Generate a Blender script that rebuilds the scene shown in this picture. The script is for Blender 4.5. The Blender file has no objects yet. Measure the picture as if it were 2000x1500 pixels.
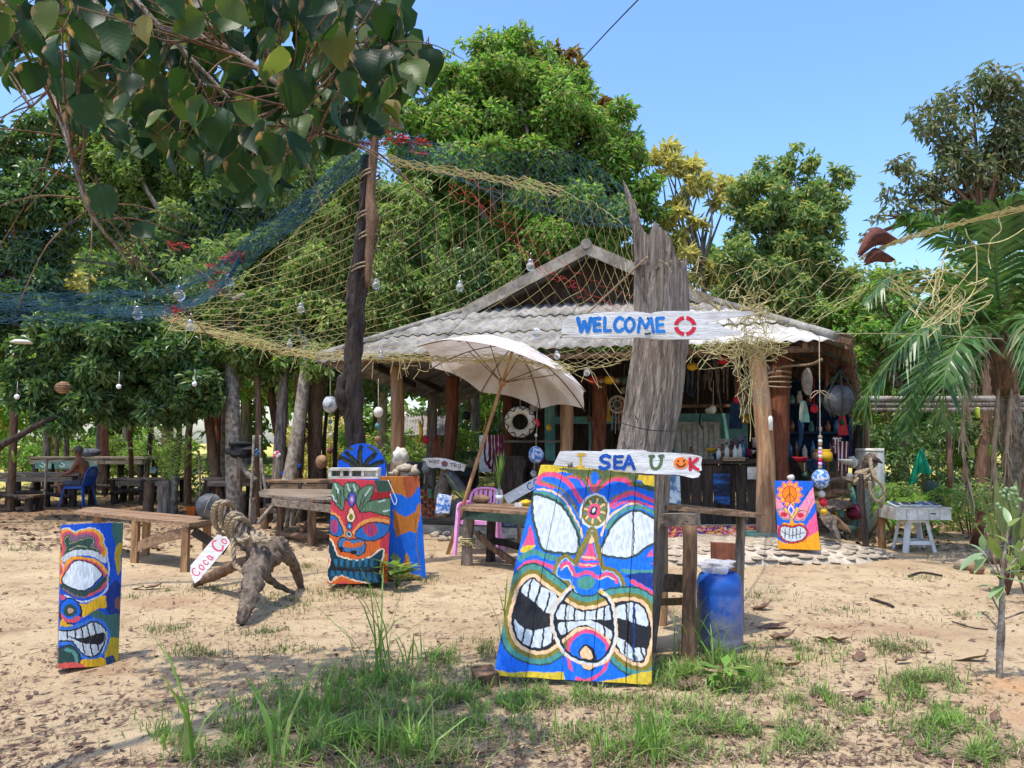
import bpy,math,random
import numpy as np
from mathutils import Vector,Matrix,noise as mnoise
SC=bpy.context.scene
COL=SC.collection
R_=math.radians
# ---------------------------------------------------------------- camera
F=1505.0;CAMZ=1.5;PITCH=math.atan(110.0/F)
cp,sp=math.cos(PITCH),math.sin(PITCH)
cam=bpy.data.objects.new('camera',bpy.data.cameras.new('camera'));COL.objects.link(cam)
cam.location=(0,0,CAMZ);cam.rotation_euler=(R_(90)+PITCH,0,0)
cam.data.sensor_width=36.0;cam.data.lens=36.0*F/2000.0
cam.data.clip_start=0.05;cam.data.clip_end=2000
SC.camera=cam
# ---------------------------------------------------------------- light
SUN_EL,SUN_AZ=74.0,-140.0          # azimuth from +Y, negative = to the left
world=bpy.data.worlds.new('World');SC.world=world;world.use_nodes=True
wn=world.node_tree.nodes;wl=world.node_tree.links
sky=wn.new('ShaderNodeTexSky');sky.sky_type='NISHITA';sky.sun_disc=False
sky.sun_elevation=R_(SUN_EL);sky.sun_rotation=R_(SUN_AZ)
sky.altitude=0;sky.air_density=1.0;sky.dust_density=1.8;sky.ozone_density=2.5
wn['Background'].inputs['Strength'].default_value=0.15
hsv=wn.new('ShaderNodeHueSaturation');hsv.inputs['Saturation'].default_value=1.2;hsv.inputs['Value'].default_value=1.28;hsv.inputs['Hue'].default_value=.502
wl.new(sky.outputs[0],hsv.inputs['Color']);wl.new(hsv.outputs[0],wn['Background'].inputs['Color'])
sun=bpy.data.objects.new('sun',bpy.data.lights.new('sun','SUN'));COL.objects.link(sun)
sun.data.energy=2.7;sun.data.angle=R_(0.6);sun.data.color=(1.0,0.95,0.87)
_a,_e=R_(SUN_AZ),R_(SUN_EL)
sd=Vector((math.sin(_a)*math.cos(_e),math.cos(_a)*math.cos(_e),math.sin(_e)))
sun.rotation_euler=sd.to_track_quat('Z','Y').to_euler()
sun.location=sd*40
SC.view_settings.view_transform='Standard';SC.view_settings.look='None'
SC.view_settings.exposure=0.84;SC.view_settings.gamma=1.0
SC.view_settings.use_curve_mapping=False
SC.render.engine='CYCLES'
SC.cycles.max_bounces=8;SC.cycles.transparent_max_bounces=8
# ---------------------------------------------------------------- helpers
rnd=random.Random(7)
def P(px,py,Y):
 dx=(px-1000)/F;dy=(750-py)/F
 t=Y/(cp-dy*sp)
 return Vector((dx*t,Y,CAMZ+(sp+dy*cp)*t))
def G(px,py,z=0.0):
 dx=(px-1000)/F;dy=(750-py)/F
 t=(z-CAMZ)/(sp+dy*cp)
 return Vector((dx*t,(cp-dy*sp)*t,z))
def proj(x,y,z):
 zz=y*cp+(z-CAMZ)*sp;yy=-y*sp+(z-CAMZ)*cp
 return 1000+F*x/zz,750-F*yy/zz
def Sz(px,Y):return px*Y/F
def c(r,g,b):
 def l(v):
  v/=255.0
  return v/12.92 if v<=0.04045 else((v+0.055)/1.055)**2.4
 return(l(r),l(g),l(b))
LOC={}
def tag(o,label=None,cat=None,group=None,kind=None):
 if label:o['label']=label
 if cat:o['category']=cat
 if group:o['group']=group
 if kind:o['kind']=kind
 return o
def thing(name,loc,label,cat,group=None):
 o=bpy.data.objects.new(name,None);COL.objects.link(o)
 o.location=loc;o.empty_display_size=.1;LOC[o.name]=Vector(loc)
 return tag(o,label,cat,group)
def children(o):return[x for x in bpy.data.objects if x.parent==o]
def copy_tree(o,kids=None):
 kids=kids if kids is not None else KIDS
 n=o.copy();COL.objects.link(n);LOC[n.name]=LOC.get(o.name,Vector())
 for ch in KIDS.get(o.name,[]):
  k=copy_tree(ch);k.parent=n;KIDS.setdefault(n.name,[]).append(k)
 return n
KIDS={}
def link(o,parent):
 COL.objects.link(o)
 if parent is not None:
  o.parent=parent;KIDS.setdefault(parent.name,[]).append(o)
  LOC[o.name]=LOC[parent.name]
 return o
def catmull(pts,n=6,closed=False):
 pts=[Vector(p)for p in pts];out=[]
 N=len(pts)
 if N<3:return pts
 rng=range(N)if closed else range(N-1)
 for i in rng:
  if closed:p0,p1,p2,p3=pts[i-1],pts[i],pts[(i+1)%N],pts[(i+2)%N]
  else:p0,p1,p2,p3=pts[max(i-1,0)],pts[i],pts[i+1],pts[min(i+2,N-1)]
  for k in range(n):
   t=k/n
   out.append(0.5*((2*p1)+(p2-p0)*t+(2*p0-5*p1+4*p2-p3)*t*t+(3*p1-p0-3*p2+p3)*t*t*t))
 if not closed:out.append(pts[-1])
 return out
def interp(vals,n):
 vals=list(vals)
 return list(np.interp(np.linspace(0,1,n),np.linspace(0,1,len(vals)),vals))
class MB:
 def __init__(s):s.v=[];s.f=[];s.m=[];s.s=[]
 def add(s,vs,fs,mi=0,sm=False):
  b=len(s.v);s.v+=[tuple(v)for v in vs]
  for f in fs:
   s.f.append(tuple(i+b for i in f));s.m.append(mi);s.s.append(sm)
  return s
 def box(s,ce,size,R=None,mi=0,jit=0.0,taper=None):
  ce=Vector(ce);hx,hy,hz=size[0]/2,size[1]/2,size[2]/2
  vs=[]
  for z in(-1,1):
   for x,y in((-1,-1),(1,-1),(1,1),(-1,1)):
    k=taper if(taper and z>0)else 1
    q=Vector((x*hx*k,y*hy*k,z*hz))
    if jit:q+=Vector((rnd.uniform(-jit,jit),rnd.uniform(-jit,jit),rnd.uniform(-jit,jit)))
    if R is not None:q=R@q
    vs.append(ce+q)
  return s.add(vs,[(3,2,1,0),(4,5,6,7),(0,1,5,4),(1,2,6,5),(2,3,7,6),(3,0,4,7)],mi)
 def bar(s,a,b,w,t,up=(0,0,1),mi=0,jit=0.0,segs=1,sag=0.0):
  a,b=Vector(a),Vector(b);d=(b-a);L=d.length;d.normalize()
  up=Vector(up);sd_=d.cross(up).normalized();u=sd_.cross(d).normalized()
  vs=[];fs=[]
  for i in range(segs+1):
   k=i/segs;ce=a+d*L*k-u*sag*(1-(2*k-1)**2)
   for x,y in((-1,-1),(1,-1),(1,1),(-1,1)):
    q=ce+sd_*(x*w/2+rnd.uniform(-jit,jit))+u*(y*t/2+rnd.uniform(-jit,jit)*.5)
    vs.append(q)
  for i in range(segs):
   o=4*i
   for k in range(4):fs.append((o+k,o+(k+1)%4,o+4+(k+1)%4,o+4+k))
  fs.append((3,2,1,0));o=4*segs;fs.append((o,o+1,o+2,o+3))
  return s.add(vs,fs,mi)
 def tube(s,pts,r,n=8,mi=0,caps=True,closed=False,rough=0.0,sm=True,flat=1.0,seed=0):
  pts=[Vector(p)for p in pts];N=len(pts)
  if not hasattr(r,'__len__'):r=[r]*N
  elif len(r)!=N:r=interp(r,N)
  vs=[];fs=[];prev=None
  for i,p in enumerate(pts):
   if closed:d=pts[(i+1)%N]-pts[i-1]
   else:d=pts[min(i+1,N-1)]-pts[max(i-1,0)]
   if d.length<1e-9:d=Vector((0,0,1))
   d.normalize()
   if prev is None:
    a=Vector((0,0,1))if abs(d.z)<.9 else Vector((1,0,0))
    x=d.cross(a).normalized()
   else:
    x=prev-d*prev.dot(d)
    x=x.normalized()if x.length>1e-6 else d.orthogonal().normalized()
   prev=x;y=d.cross(x)
   for k in range(n):
    an=2*math.pi*k/n;rr=r[i]
    if rough:rr*=1+rough*(mnoise.noise(Vector((math.cos(an)*2.1+seed,math.sin(an)*2.1+seed*1.7,i*.45+seed)))+(.55*mnoise.noise(Vector((math.cos(an)*5.5-seed,math.sin(an)*5.5,i*.2)))if n>8 else 0))
    vs.append(p+x*math.cos(an)*rr+y*math.sin(an)*rr*flat)
  M_=N if closed else N-1
  for i in range(M_):
   for k in range(n):
    i2=(i+1)%N
    fs.append((i*n+k,i*n+(k+1)%n,i2*n+(k+1)%n,i2*n+k))
  s.add(vs,fs,mi,sm)
  if caps and not closed:
   b=len(s.v)-len(vs)
   s.f.append(tuple(b+k for k in range(n-1,-1,-1)));s.m.append(mi);s.s.append(False)
   s.f.append(tuple(b+(N-1)*n+k for k in range(n)));s.m.append(mi);s.s.append(False)
  return s
 def ball(s,ce,r,seg=14,ring=9,mi=0,nz=0.0,R=None,seed=0,sm=True):
  ce=Vector(ce);r=(r,r,r)if not hasattr(r,'__len__')else r
  vs=[Vector((0,0,1))];fs=[]
  for i in range(1,ring):
   th=math.pi*i/ring
   for k in range(seg):
    ph=2*math.pi*k/seg
    vs.append(Vector((math.sin(th)*math.cos(ph),math.sin(th)*math.sin(ph),math.cos(th))))
  vs.append(Vector((0,0,-1)))
  o=[]
  for q in vs:
   k=1+nz*mnoise.noise(q*1.8+Vector((seed,seed*2,0)))if nz else 1
   q=Vector((q.x*r[0]*k,q.y*r[1]*k,q.z*r[2]*k))
   if R is not None:q=R@q
   o.append(ce+q)
  for k in range(seg):fs.append((0,1+k,1+(k+1)%seg))
  for i in range(ring-2):
   for k in range(seg):
    a=1+i*seg;fs.append((a+k,a+seg+k,a+seg+(k+1)%seg,a+(k+1)%seg))
  a=1+(ring-2)*seg;L=len(o)-1
  for k in range(seg):fs.append((a+k,L,a+(k+1)%seg))
  return s.add(o,fs,mi,sm)
 def lathe(s,prof,base,n=20,mi=0,R=None,sm=True):
  base=Vector(base);vs=[];fs=[]
  for(r,z)in prof:
   for k in range(n):
    a=2*math.pi*k/n;q=Vector((r*math.cos(a),r*math.sin(a),z))
    if R is not None:q=R@q
    vs.append(base+q)
  for i in range(len(prof)-1):
   for k in range(n):fs.append((i*n+k,i*n+(k+1)%n,(i+1)*n+(k+1)%n,(i+1)*n+k))
  s.add(vs,fs,mi,sm);b=len(s.v)-len(vs)
  if prof[0][0]>1e-4:s.f.append(tuple(b+k for k in range(n-1,-1,-1)));s.m.append(mi);s.s.append(False)
  if prof[-1][0]>1e-4:s.f.append(tuple(b+(len(prof)-1)*n+k for k in range(n)));s.m.append(mi);s.s.append(False)
  return s
 def prism(s,pts,nrm,th,mi=0):
  """outline (3D points, planar) thickened backwards along -nrm"""
  pts=[Vector(p)for p in pts];nrm=Vector(nrm).normalized();n=len(pts)
  from mathutils.geometry import tessellate_polygon
  tri=tessellate_polygon([pts])
  vs=pts+[p-nrm*th for p in pts];fs=[]
  for t in tri:
   a=(pts[t[1]]-pts[t[0]]).cross(pts[t[2]]-pts[t[0]])
   t=tuple(t)if a.dot(nrm)>0 else(t[2],t[1],t[0])
   fs.append(t);fs.append((t[2]+n,t[1]+n,t[0]+n))
  for i in range(n):fs.append((i,(i+1)%n,(i+1)%n+n,i+n))
  return s.add(vs,fs,mi)
 def torus(s,ce,R1,r,N=28,n=8,R=None,mi=0,sx=1,sz=1):
  ce=Vector(ce);pts=[]
  for i in range(N):
   a=2*math.pi*i/N;q=Vector((math.cos(a)*R1*sx,0,math.sin(a)*R1*sz))
   if R is not None:q=R@q
   pts.append(ce+q)
  return s.tube(pts,r,n,mi,closed=True)
 def build(s,name,mats,parent=None,origin=None,label=None,kind=None):
  me=bpy.data.meshes.new(name)
  o=Vector(origin)if origin is not None else(LOC[parent.name]if parent is not None else Vector())
  me.from_pydata([(v[0]-o.x,v[1]-o.y,v[2]-o.z)for v in s.v],[],s.f)
  mats=mats if isinstance(mats,(list,tuple))else[mats]
  for m in mats:me.materials.append(m)
  me.polygons.foreach_set('material_index',s.m);me.polygons.foreach_set('use_smooth',s.s)
  me.update()
  ob=bpy.data.objects.new(name,me)
  link(ob,parent)
  if parent is None:
   ob.location=o;LOC[ob.name]=o.copy()
  if label:ob['label']=label
  if kind:ob['kind']=kind
  return ob
def solo(mb,name,mats,origin,label,cat,group=None,kind=None):
 return tag(mb.build(name,mats,None,origin),label,cat,group,kind)
def np_mesh(name,V,quads=None,tris=None,mats=(),parent=None,origin=None,smooth=False,midx=None,col=None):
 me=bpy.data.meshes.new(name)
 o=Vector(origin)if origin is not None else(LOC[parent.name]if parent is not None else Vector())
 V=np.asarray(V,dtype=np.float32)-np.array(o,dtype=np.float32)
 fs=[]
 nq=0 if quads is None else len(quads);nt=0 if tris is None else len(tris)
 me.vertices.add(len(V));me.vertices.foreach_set('co',V.ravel())
 loops=np.concatenate([np.asarray(quads,dtype=np.int32).ravel()if nq else np.zeros(0,np.int32),
       np.asarray(tris,dtype=np.int32).ravel()if nt else np.zeros(0,np.int32)])
 me.loops.add(len(loops));me.loops.foreach_set('vertex_index',loops)
 st=np.concatenate([np.arange(nq)*4,nq*4+np.arange(nt)*3]).astype(np.int32)
 me.polygons.add(nq+nt);me.polygons.foreach_set('loop_start',st)
 for m in(mats if isinstance(mats,(list,tuple))else[mats]):me.materials.append(m)
 if smooth:me.polygons.foreach_set('use_smooth',np.ones(nq+nt,dtype=bool))
 else:me.polygons.foreach_set('use_smooth',np.zeros(nq+nt,dtype=bool))
 if midx is not None:me.polygons.foreach_set('material_index',np.asarray(midx,dtype=np.int32))
 me.update(calc_edges=True);me.validate()
 if col is not None:
  at=me.color_attributes.new('Col','FLOAT_COLOR','POINT')
  cc=np.ones((len(V),4),dtype=np.float32);cc[:,:3]=col
  at.data.foreach_set('color',cc.ravel())
 ob=bpy.data.objects.new(name,me);link(ob,parent)
 if parent is None:ob.location=o;LOC[ob.name]=o.copy()
 return ob
# ---------------------------------------------------------------- materials
def _base(name):
 m=bpy.data.materials.new(name);m.use_nodes=True
 nt=m.node_tree;b=nt.nodes['Principled BSDF']
 return m,nt,nt.nodes,nt.links,b
def mat(name,c1,c2=None,scale=6,st=(1,1,1),rough=.85,bump=.25,spec=.3,metal=0.0,lo=.35,hi=.65,fine=.25,dist=.0,dirt=None,bscale=None):
 m,nt,N,L,b=_base(name)
 if c2 is None:c2=tuple(v*.72 for v in c1)
 tc=N.new('ShaderNodeTexCoord');mp=N.new('ShaderNodeMapping');mp.inputs['Scale'].default_value=st
 L.new(tc.outputs['Object'],mp.inputs[0])
 oi=N.new('ShaderNodeObjectInfo')
 ad=N.new('ShaderNodeVectorMath');ad.operation='ADD'
 mu=N.new('ShaderNodeMath');mu.operation='MULTIPLY';mu.inputs[1].default_value=37.0
 L.new(oi.outputs['Random'],mu.inputs[0])
 L.new(mp.outputs[0],ad.inputs[0]);L.new(mu.outputs[0],ad.inputs[1])
 n1=N.new('ShaderNodeTexNoise');n1.inputs['Scale'].default_value=scale;n1.inputs['Detail'].default_value=6
 n1.inputs['Roughness'].default_value=.6;n1.inputs['Distortion'].default_value=dist
 L.new(ad.outputs[0],n1.inputs['Vector'])
 r1=N.new('ShaderNodeValToRGB');r1.color_ramp.elements[0].position=lo;r1.color_ramp.elements[1].position=hi
 r1.color_ramp.elements[0].color=(*c2,1);r1.color_ramp.elements[1].color=(*c1,1)
 L.new(n1.outputs[0],r1.inputs[0])
 n2=N.new('ShaderNodeTexNoise');n2.inputs['Scale'].default_value=scale*5.3;n2.inputs['Detail'].default_value=4
 L.new(ad.outputs[0],n2.inputs['Vector'])
 mr=N.new('ShaderNodeMapRange');mr.inputs['From Min'].default_value=.3;mr.inputs['From Max'].default_value=.7
 mr.inputs['To Min'].default_value=1-fine;mr.inputs['To Max'].default_value=1+fine*.6
 L.new(n2.outputs[0],mr.inputs[0])
 mx=N.new('ShaderNodeMix');mx.data_type='RGBA';mx.blend_type='MULTIPLY';mx.inputs['Factor'].default_value=1
 L.new(r1.outputs[0],mx.inputs['A']);L.new(mr.outputs[0],mx.inputs['B'])
 out=mx.outputs['Result']
 if dirt is not None:
  n3=N.new('ShaderNodeTexNoise');n3.inputs['Scale'].default_value=scale*.6;n3.inputs['Detail'].default_value=8
  L.new(tc.outputs['Object'],n3.inputs['Vector'])
  r3=N.new('ShaderNodeValToRGB');r3.color_ramp.elements[0].position=.48;r3.color_ramp.elements[1].position=.72
  L.new(n3.outputs[0],r3.inputs[0])
  m3=N.new('ShaderNodeMix');m3.data_type='RGBA'
  L.new(r3.outputs[0],m3.inputs['Factor']);L.new(out,m3.inputs['A']);m3.inputs['B'].default_value=(*dirt,1)
  out=m3.outputs['Result']
 L.new(out,b.inputs['Base Color'])
 b.inputs['Roughness'].default_value=rough;b.inputs['Metallic'].default_value=metal
 b.inputs['Specular IOR Level'].default_value=spec
 if bump:
  bp=N.new('ShaderNodeBump');bp.inputs['Strength'].default_value=bump;bp.inputs['Distance'].default_value=.02
  sm_=N.new('ShaderNodeMath');sm_.operation='ADD'
  L.new(n1.outputs[0],sm_.inputs[0]);L.new(n2.outputs[0],sm_.inputs[1])
  L.new(sm_.outputs[0],bp.inputs['Height']);L.new(bp.outputs[0],b.inputs['Normal'])
 return m
def leafmat(name,cols,trans=.4,rough=.5,spec=.4,edge=None):
 m,nt,N,L,b=_base(name)
 ge=N.new('ShaderNodeNewGeometry');r=N.new('ShaderNodeValToRGB')
 el=r.color_ramp.elements
 while len(el)<len(cols):el.new(.5)
 for i,cc in enumerate(cols):el[i].position=i/(len(cols)-1);el[i].color=(*cc,1)
 L.new(ge.outputs['Random Per Island'],r.inputs[0])
 tc=N.new('ShaderNodeTexCoord');nz=N.new('ShaderNodeTexNoise');nz.inputs['Scale'].default_value=7;nz.inputs['Detail'].default_value=3
 L.new(tc.outputs['Object'],nz.inputs['Vector'])
 mr=N.new('ShaderNodeMapRange');mr.inputs['From Min'].default_value=.3;mr.inputs['From Max'].default_value=.7
 mr.inputs['To Min'].default_value=.72;mr.inputs['To Max'].default_value=1.15;L.new(nz.outputs[0],mr.inputs[0])
 mx=N.new('ShaderNodeMix');mx.data_type='RGBA';mx.blend_type='MULTIPLY';mx.inputs['Factor'].default_value=1
 L.new(r.outputs[0],mx.inputs['A']);L.new(mr.outputs[0],mx.inputs['B'])
 out=mx.outputs['Result']
 L.new(out,b.inputs['Base Color']);b.inputs['Roughness'].default_value=rough;b.inputs['Specular IOR Level'].default_value=spec
 tr=N.new('ShaderNodeBsdfTranslucent')
 hs=N.new('ShaderNodeMix');hs.data_type='RGBA';hs.blend_type='MULTIPLY';hs.inputs['Factor'].default_value=1
 L.new(out,hs.inputs['A']);hs.inputs['B'].default_value=(1.3,1.45,.7,1)
 L.new(hs.outputs['Result'],tr.inputs['Color'])
 ms=N.new('ShaderNodeMixShader');ms.inputs[0].default_value=trans
 L.new(b.outputs[0],ms.inputs[1]);L.new(tr.outputs[0],ms.inputs[2])
 L.new(ms.outputs[0],N['Material Output'].inputs['Surface'])
 return m
def paintmat(name,chip=.59,streak=(14,14,1.5),rough=.55,wood=c(120,100,80)):
 """brushed paint over wood: colour from the painted attribute, wood grain and chips over it"""
 m,nt,N,L,b=_base(name)
 at=N.new('ShaderNodeAttribute');at.attribute_name='Col'
 tc=N.new('ShaderNodeTexCoord');mp=N.new('ShaderNodeMapping');mp.inputs['Scale'].default_value=streak
 L.new(tc.outputs['Object'],mp.inputs[0])
 n1=N.new('ShaderNodeTexNoise');n1.inputs['Scale'].default_value=6;n1.inputs['Detail'].default_value=7;L.new(mp.outputs[0],n1.inputs['Vector'])
 mr=N.new('ShaderNodeMapRange');mr.inputs['From Min'].default_value=.3;mr.inputs['From Max'].default_value=.7
 mr.inputs['To Min'].default_value=.64;mr.inputs['To Max'].default_value=1.06;L.new(n1.outputs[0],mr.inputs[0])
 mx=N.new('ShaderNodeMix');mx.data_type='RGBA';mx.blend_type='MULTIPLY';mx.inputs['Factor'].default_value=1
 L.new(at.outputs['Color'],mx.inputs['A']);L.new(mr.outputs[0],mx.inputs['B'])
 n2=N.new('ShaderNodeTexNoise');n2.inputs['Scale'].default_value=9;n2.inputs['Detail'].default_value=9;n2.inputs['Roughness'].default_value=.7
 L.new(mp.outputs[0],n2.inputs['Vector'])
 rr=N.new('ShaderNodeValToRGB');rr.color_ramp.elements[0].position=chip;rr.color_ramp.elements[1].position=chip+.06
 rr.color_ramp.elements[1].color=(.75,.75,.75,1);L.new(n2.outputs[0],rr.inputs[0])
 m2=N.new('ShaderNodeMix');m2.data_type='RGBA';L.new(rr.outputs[0],m2.inputs['Factor'])
 L.new(mx.outputs['Result'],m2.inputs['A']);m2.inputs['B'].default_value=(*wood,1)
 L.new(m2.outputs['Result'],b.inputs['Base Color']);b.inputs['Roughness'].default_value=rough;b.inputs['Specular IOR Level'].default_value=.3
 bp=N.new('ShaderNodeBump');bp.inputs['Strength'].default_value=.7;bp.inputs['Distance'].default_value=.01
 L.new(n1.outputs[0],bp.inputs['Height']);L.new(bp.outputs[0],b.inputs['Normal'])
 return m
Z_=(7,7,.9);X_=(.9,7,7)
M={}
M['bark_grey']=mat('bark_grey',c(165,150,135),c(92,80,70),3,Z_,bump=.8,fine=.4)
M['bark_dark']=mat('bark_dark',c(84,70,62),c(38,31,28),3,Z_,bump=.9,fine=.4)
M['bark_brown']=mat('bark_brown',c(138,108,84),c(84,62,46),3,Z_,bump=.7,fine=.35)
M['bark_red']=mat('bark_red',c(148,92,66),c(92,52,38),3,Z_,bump=.5,fine=.3)
M['bark_lichen']=mat('bark_lichen',c(172,162,146),c(98,82,68),7,(2,2,1.6),bump=.5,fine=.35)
M['driftwood']=mat('driftwood',c(142,126,110),c(76,65,56),4,(5,5,3),bump=1.0,fine=.35)
M['plank_grey']=mat('plank_grey',c(158,142,124),c(96,82,68),2.5,(.8,9,9),bump=.5,fine=.3)
M['plank_brown']=mat('plank_brown',c(164,132,102),c(106,82,62),2.5,(.9,9,9),bump=.4,fine=.3)
M['plank_warm']=mat('plank_warm',c(184,146,106),c(130,98,68),2.5,(6,6,1),bump=.35,fine=.3)
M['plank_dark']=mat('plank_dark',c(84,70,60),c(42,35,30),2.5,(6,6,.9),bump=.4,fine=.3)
M['post_wood']=mat('post_wood',c(190,150,112),c(128,92,64),2,(7,7,.6),bump=.45,fine=.28,dirt=c(140,128,116))
M['roof']=mat('roof',c(166,161,153),c(108,103,96),2.6,(1.3,1.3,1.3),bump=.15,fine=.3,dirt=c(84,79,73),lo=.3,hi=.7)
M['roof_white']=mat('roof_white',c(204,201,194),c(158,153,146),2.5,bump=.1,fine=.12)
M['trim']=mat('trim',c(162,153,140),c(112,103,92),3,bump=.3,fine=.25)
M['white_board']=mat('white_board',c(226,228,228),c(188,186,182),3.5,(1.2,12,12),rough=.6,bump=.35,fine=.14,dirt=c(158,148,136),lo=.3,hi=.6)
M['white_plastic']=mat('white_plastic',c(235,235,232),c(205,203,196),5,rough=.4,bump=.03,fine=.06)
M['white_dirty']=mat('white_dirty',c(228,224,214),c(170,162,148),4,rough=.6,bump=.1,fine=.15)
M['blue_plastic']=mat('blue_plastic',c(20,90,190),c(12,66,150),3,rough=.35,bump=.02,fine=.1,spec=.5)
M['barrel']=mat('barrel',c(30,88,176),c(22,70,146),4,rough=.42,bump=.04,fine=.12,spec=.45)
_nt=M['barrel'].node_tree;_N=_nt.nodes;_b=_N['Principled BSDF'];_src=_b.inputs['Base Color'].links[0].from_socket
_t=_N.new('ShaderNodeTexCoord');_sx=_N.new('ShaderNodeSeparateXYZ');_nt.links.new(_t.outputs['Object'],_sx.inputs[0]);_nz=_N.new('ShaderNodeTexNoise');_nz.inputs['Scale'].default_value=9;_nz.inputs['Detail'].default_value=8;_nz.inputs['Roughness'].default_value=.7;_nt.links.new(_t.outputs['Object'],_nz.inputs['Vector'])
_ma=_N.new('ShaderNodeMath');_ma.operation='MULTIPLY_ADD';_nt.links.new(_sx.outputs['Z'],_ma.inputs[0]);_ma.inputs[1].default_value=-1.1;_nt.links.new(_nz.outputs[0],_ma.inputs[2])
_rp=_N.new('ShaderNodeValToRGB');_rp.color_ramp.elements[0].position=.06;_rp.color_ramp.elements[1].position=.38;_rp.color_ramp.elements[1].color=(.8,.8,.8,1);_nt.links.new(_ma.outputs[0],_rp.inputs[0])
_mx=_N.new('ShaderNodeMix');_mx.data_type='RGBA';_nt.links.new(_rp.outputs[0],_mx.inputs['Factor']);_nt.links.new(_src,_mx.inputs['A']);_mx.inputs['B'].default_value=(*c(128,126,122),1);_nt.links.new(_mx.outputs['Result'],_b.inputs['Base Color'])
M['pink_plastic']=mat('pink_plastic',c(240,170,218),c(224,146,200),4,rough=.4,bump=.02,fine=.05)
M['rope']=mat('rope',c(196,178,150),c(140,122,98),60,rough=.95,bump=.6,fine=.3)
M['rope_yellow']=mat('rope_yellow',c(204,192,138),c(164,152,104),30,rough=.9,bump=0,fine=.2)
M['net_blue']=mat('net_blue',c(58,98,112),c(38,72,86),12,rough=.8,bump=0)
M['net_red']=mat('net_red',c(198,70,62),c(150,44,40),12,rough=.8,bump=0)
M['buoy_black']=mat('buoy_black',c(92,96,100),c(52,56,60),6,rough=.6,bump=.1,fine=.2,dirt=c(140,136,128))
M['metal']=mat('metal',c(190,190,190),c(150,150,150),8,rough=.3,metal=.9,bump=0)
M['dark']=mat('dark',c(38,36,36),c(22,21,22),6,rough=.8,bump=.1)
M['black']=mat('black',c(30,30,32),c(20,20,22),8,rough=.7,bump=.1)
M['orange']=mat('orange',c(240,120,40),c(214,96,28),6,rough=.5,bump=.05)
M['red']=mat('red',c(205,44,58),c(176,32,46),8,rough=.5,bump=.05)
M['yellow']=mat('yellow',c(232,186,40),c(206,156,26),8,rough=.5,bump=.05)
M['teal']=mat('teal',c(86,136,128),c(60,104,98),5,rough=.7,bump=.1,dirt=c(150,150,140))
M['green_paint']=mat('green_paint',c(62,84,72),c(44,60,52),5,rough=.7,bump=.1)
M['turq']=mat('turq',c(128,186,178),c(96,150,146),2,rough=.8,bump=.1)
M['blue_ink']=mat('blue_ink',c(38,128,214),c(28,108,192),9,rough=.55,bump=.1)
M['blue_dark_ink']=mat('blue_dark_ink',c(18,84,178),c(14,70,156),9,rough=.55,bump=.1)
M['red_ink']=mat('red_ink',c(214,40,66),c(190,30,54),9,rough=.55,bump=.1)
M['olive_ink']=mat('olive_ink',c(96,118,84),c(80,100,70),9,rough=.55,bump=.1)
M['gold_ink']=mat('gold_ink',c(222,184,70),c(200,160,54),9,rough=.55,bump=.1)
M['orange_ink']=mat('orange_ink',c(246,140,62),c(230,120,48),9,rough=.55,bump=.1)
M['brown_ink']=mat('brown_ink',c(120,88,50),c(100,70,40),9,rough=.6,bump=.1)
M['black_ink']=mat('black_ink',c(32,32,32),c(24,24,24),9,rough=.6,bump=.05)
M['concrete']=mat('concrete',c(196,183,164),c(148,135,117),3,bump=.3,fine=.25)
M['pinkred_ink']=mat('pinkred_ink',c(222,92,120),c(200,70,100),9,rough=.6,bump=.05)
M['stone']=mat('stone',c(192,178,156),c(144,128,108),6,bump=.35,fine=.25)
M['stone2']=mat('stone2',c(178,164,144),c(126,112,94),6,bump=.35,fine=.25)
M['canvas']=mat('canvas',c(226,214,202),c(194,178,164),2.2,rough=.9,bump=.06,fine=.1,dirt=c(180,158,140))
M['bamboo']=mat('bamboo',c(186,142,96),c(148,104,64),3,(5,5,.8),rough=.55,bump=.15,fine=.18)
M['tank']=mat('tank',c(226,226,222),c(176,172,164),3,(3,3,.7),rough=.6,bump=.08,fine=.12)
M['skin']=mat('skin',c(150,98,70),c(122,76,54),5,rough=.5,bump=.05,fine=.08)
M['shorts']=mat('shorts',c(84,90,104),c(58,62,74),8,rough=.9,bump=.2)
M['hair']=mat('hair',c(120,118,116),c(70,68,68),40,rough=.9,bump=.3)
M['cloth_grey']=mat('cloth_grey',c(110,112,118),c(74,76,82),4,rough=.9,bump=.2)
M['coconut']=mat('coconut',c(166,128,96),c(110,82,60),8,bump=.4)
M['rust']=mat('rust',c(112,66,54),c(58,34,30),6,bump=.5)
M['deadleaf']=leafmat('deadleaf',[c(84,62,54),c(120,94,80),c(98,72,62),c(142,120,102),c(70,54,48)],.1,.8,.15)
M['deadfrond']=leafmat('deadfrond',[c(150,128,106),c(178,158,134),c(122,100,84)],.12,.85,.1)
M['glass']=None
m,nt,N,L,b=_base('bulb_glass');b.inputs['Base Color'].default_value=(.9,.92,.94,1);b.inputs['Roughness'].default_value=.06
b.inputs['Transmission Weight'].default_value=.85;b.inputs['IOR'].default_value=1.3;b.inputs['Specular IOR Level'].default_value=.8;M['glass']=m
m,nt,N,L,b=_base('plastic_film');b.inputs['Base Color'].default_value=(.8,.8,.8,1);b.inputs['Roughness'].default_value=.3
b.inputs['Transmission Weight'].default_value=.5;b.inputs['Alpha'].default_value=.75;M['film']=m
m,nt,N,L,b=_base('solar_cell');b.inputs['Base Color'].default_value=(.03,.04,.09,1);b.inputs['Roughness'].default_value=.15;M['solar']=m
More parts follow.
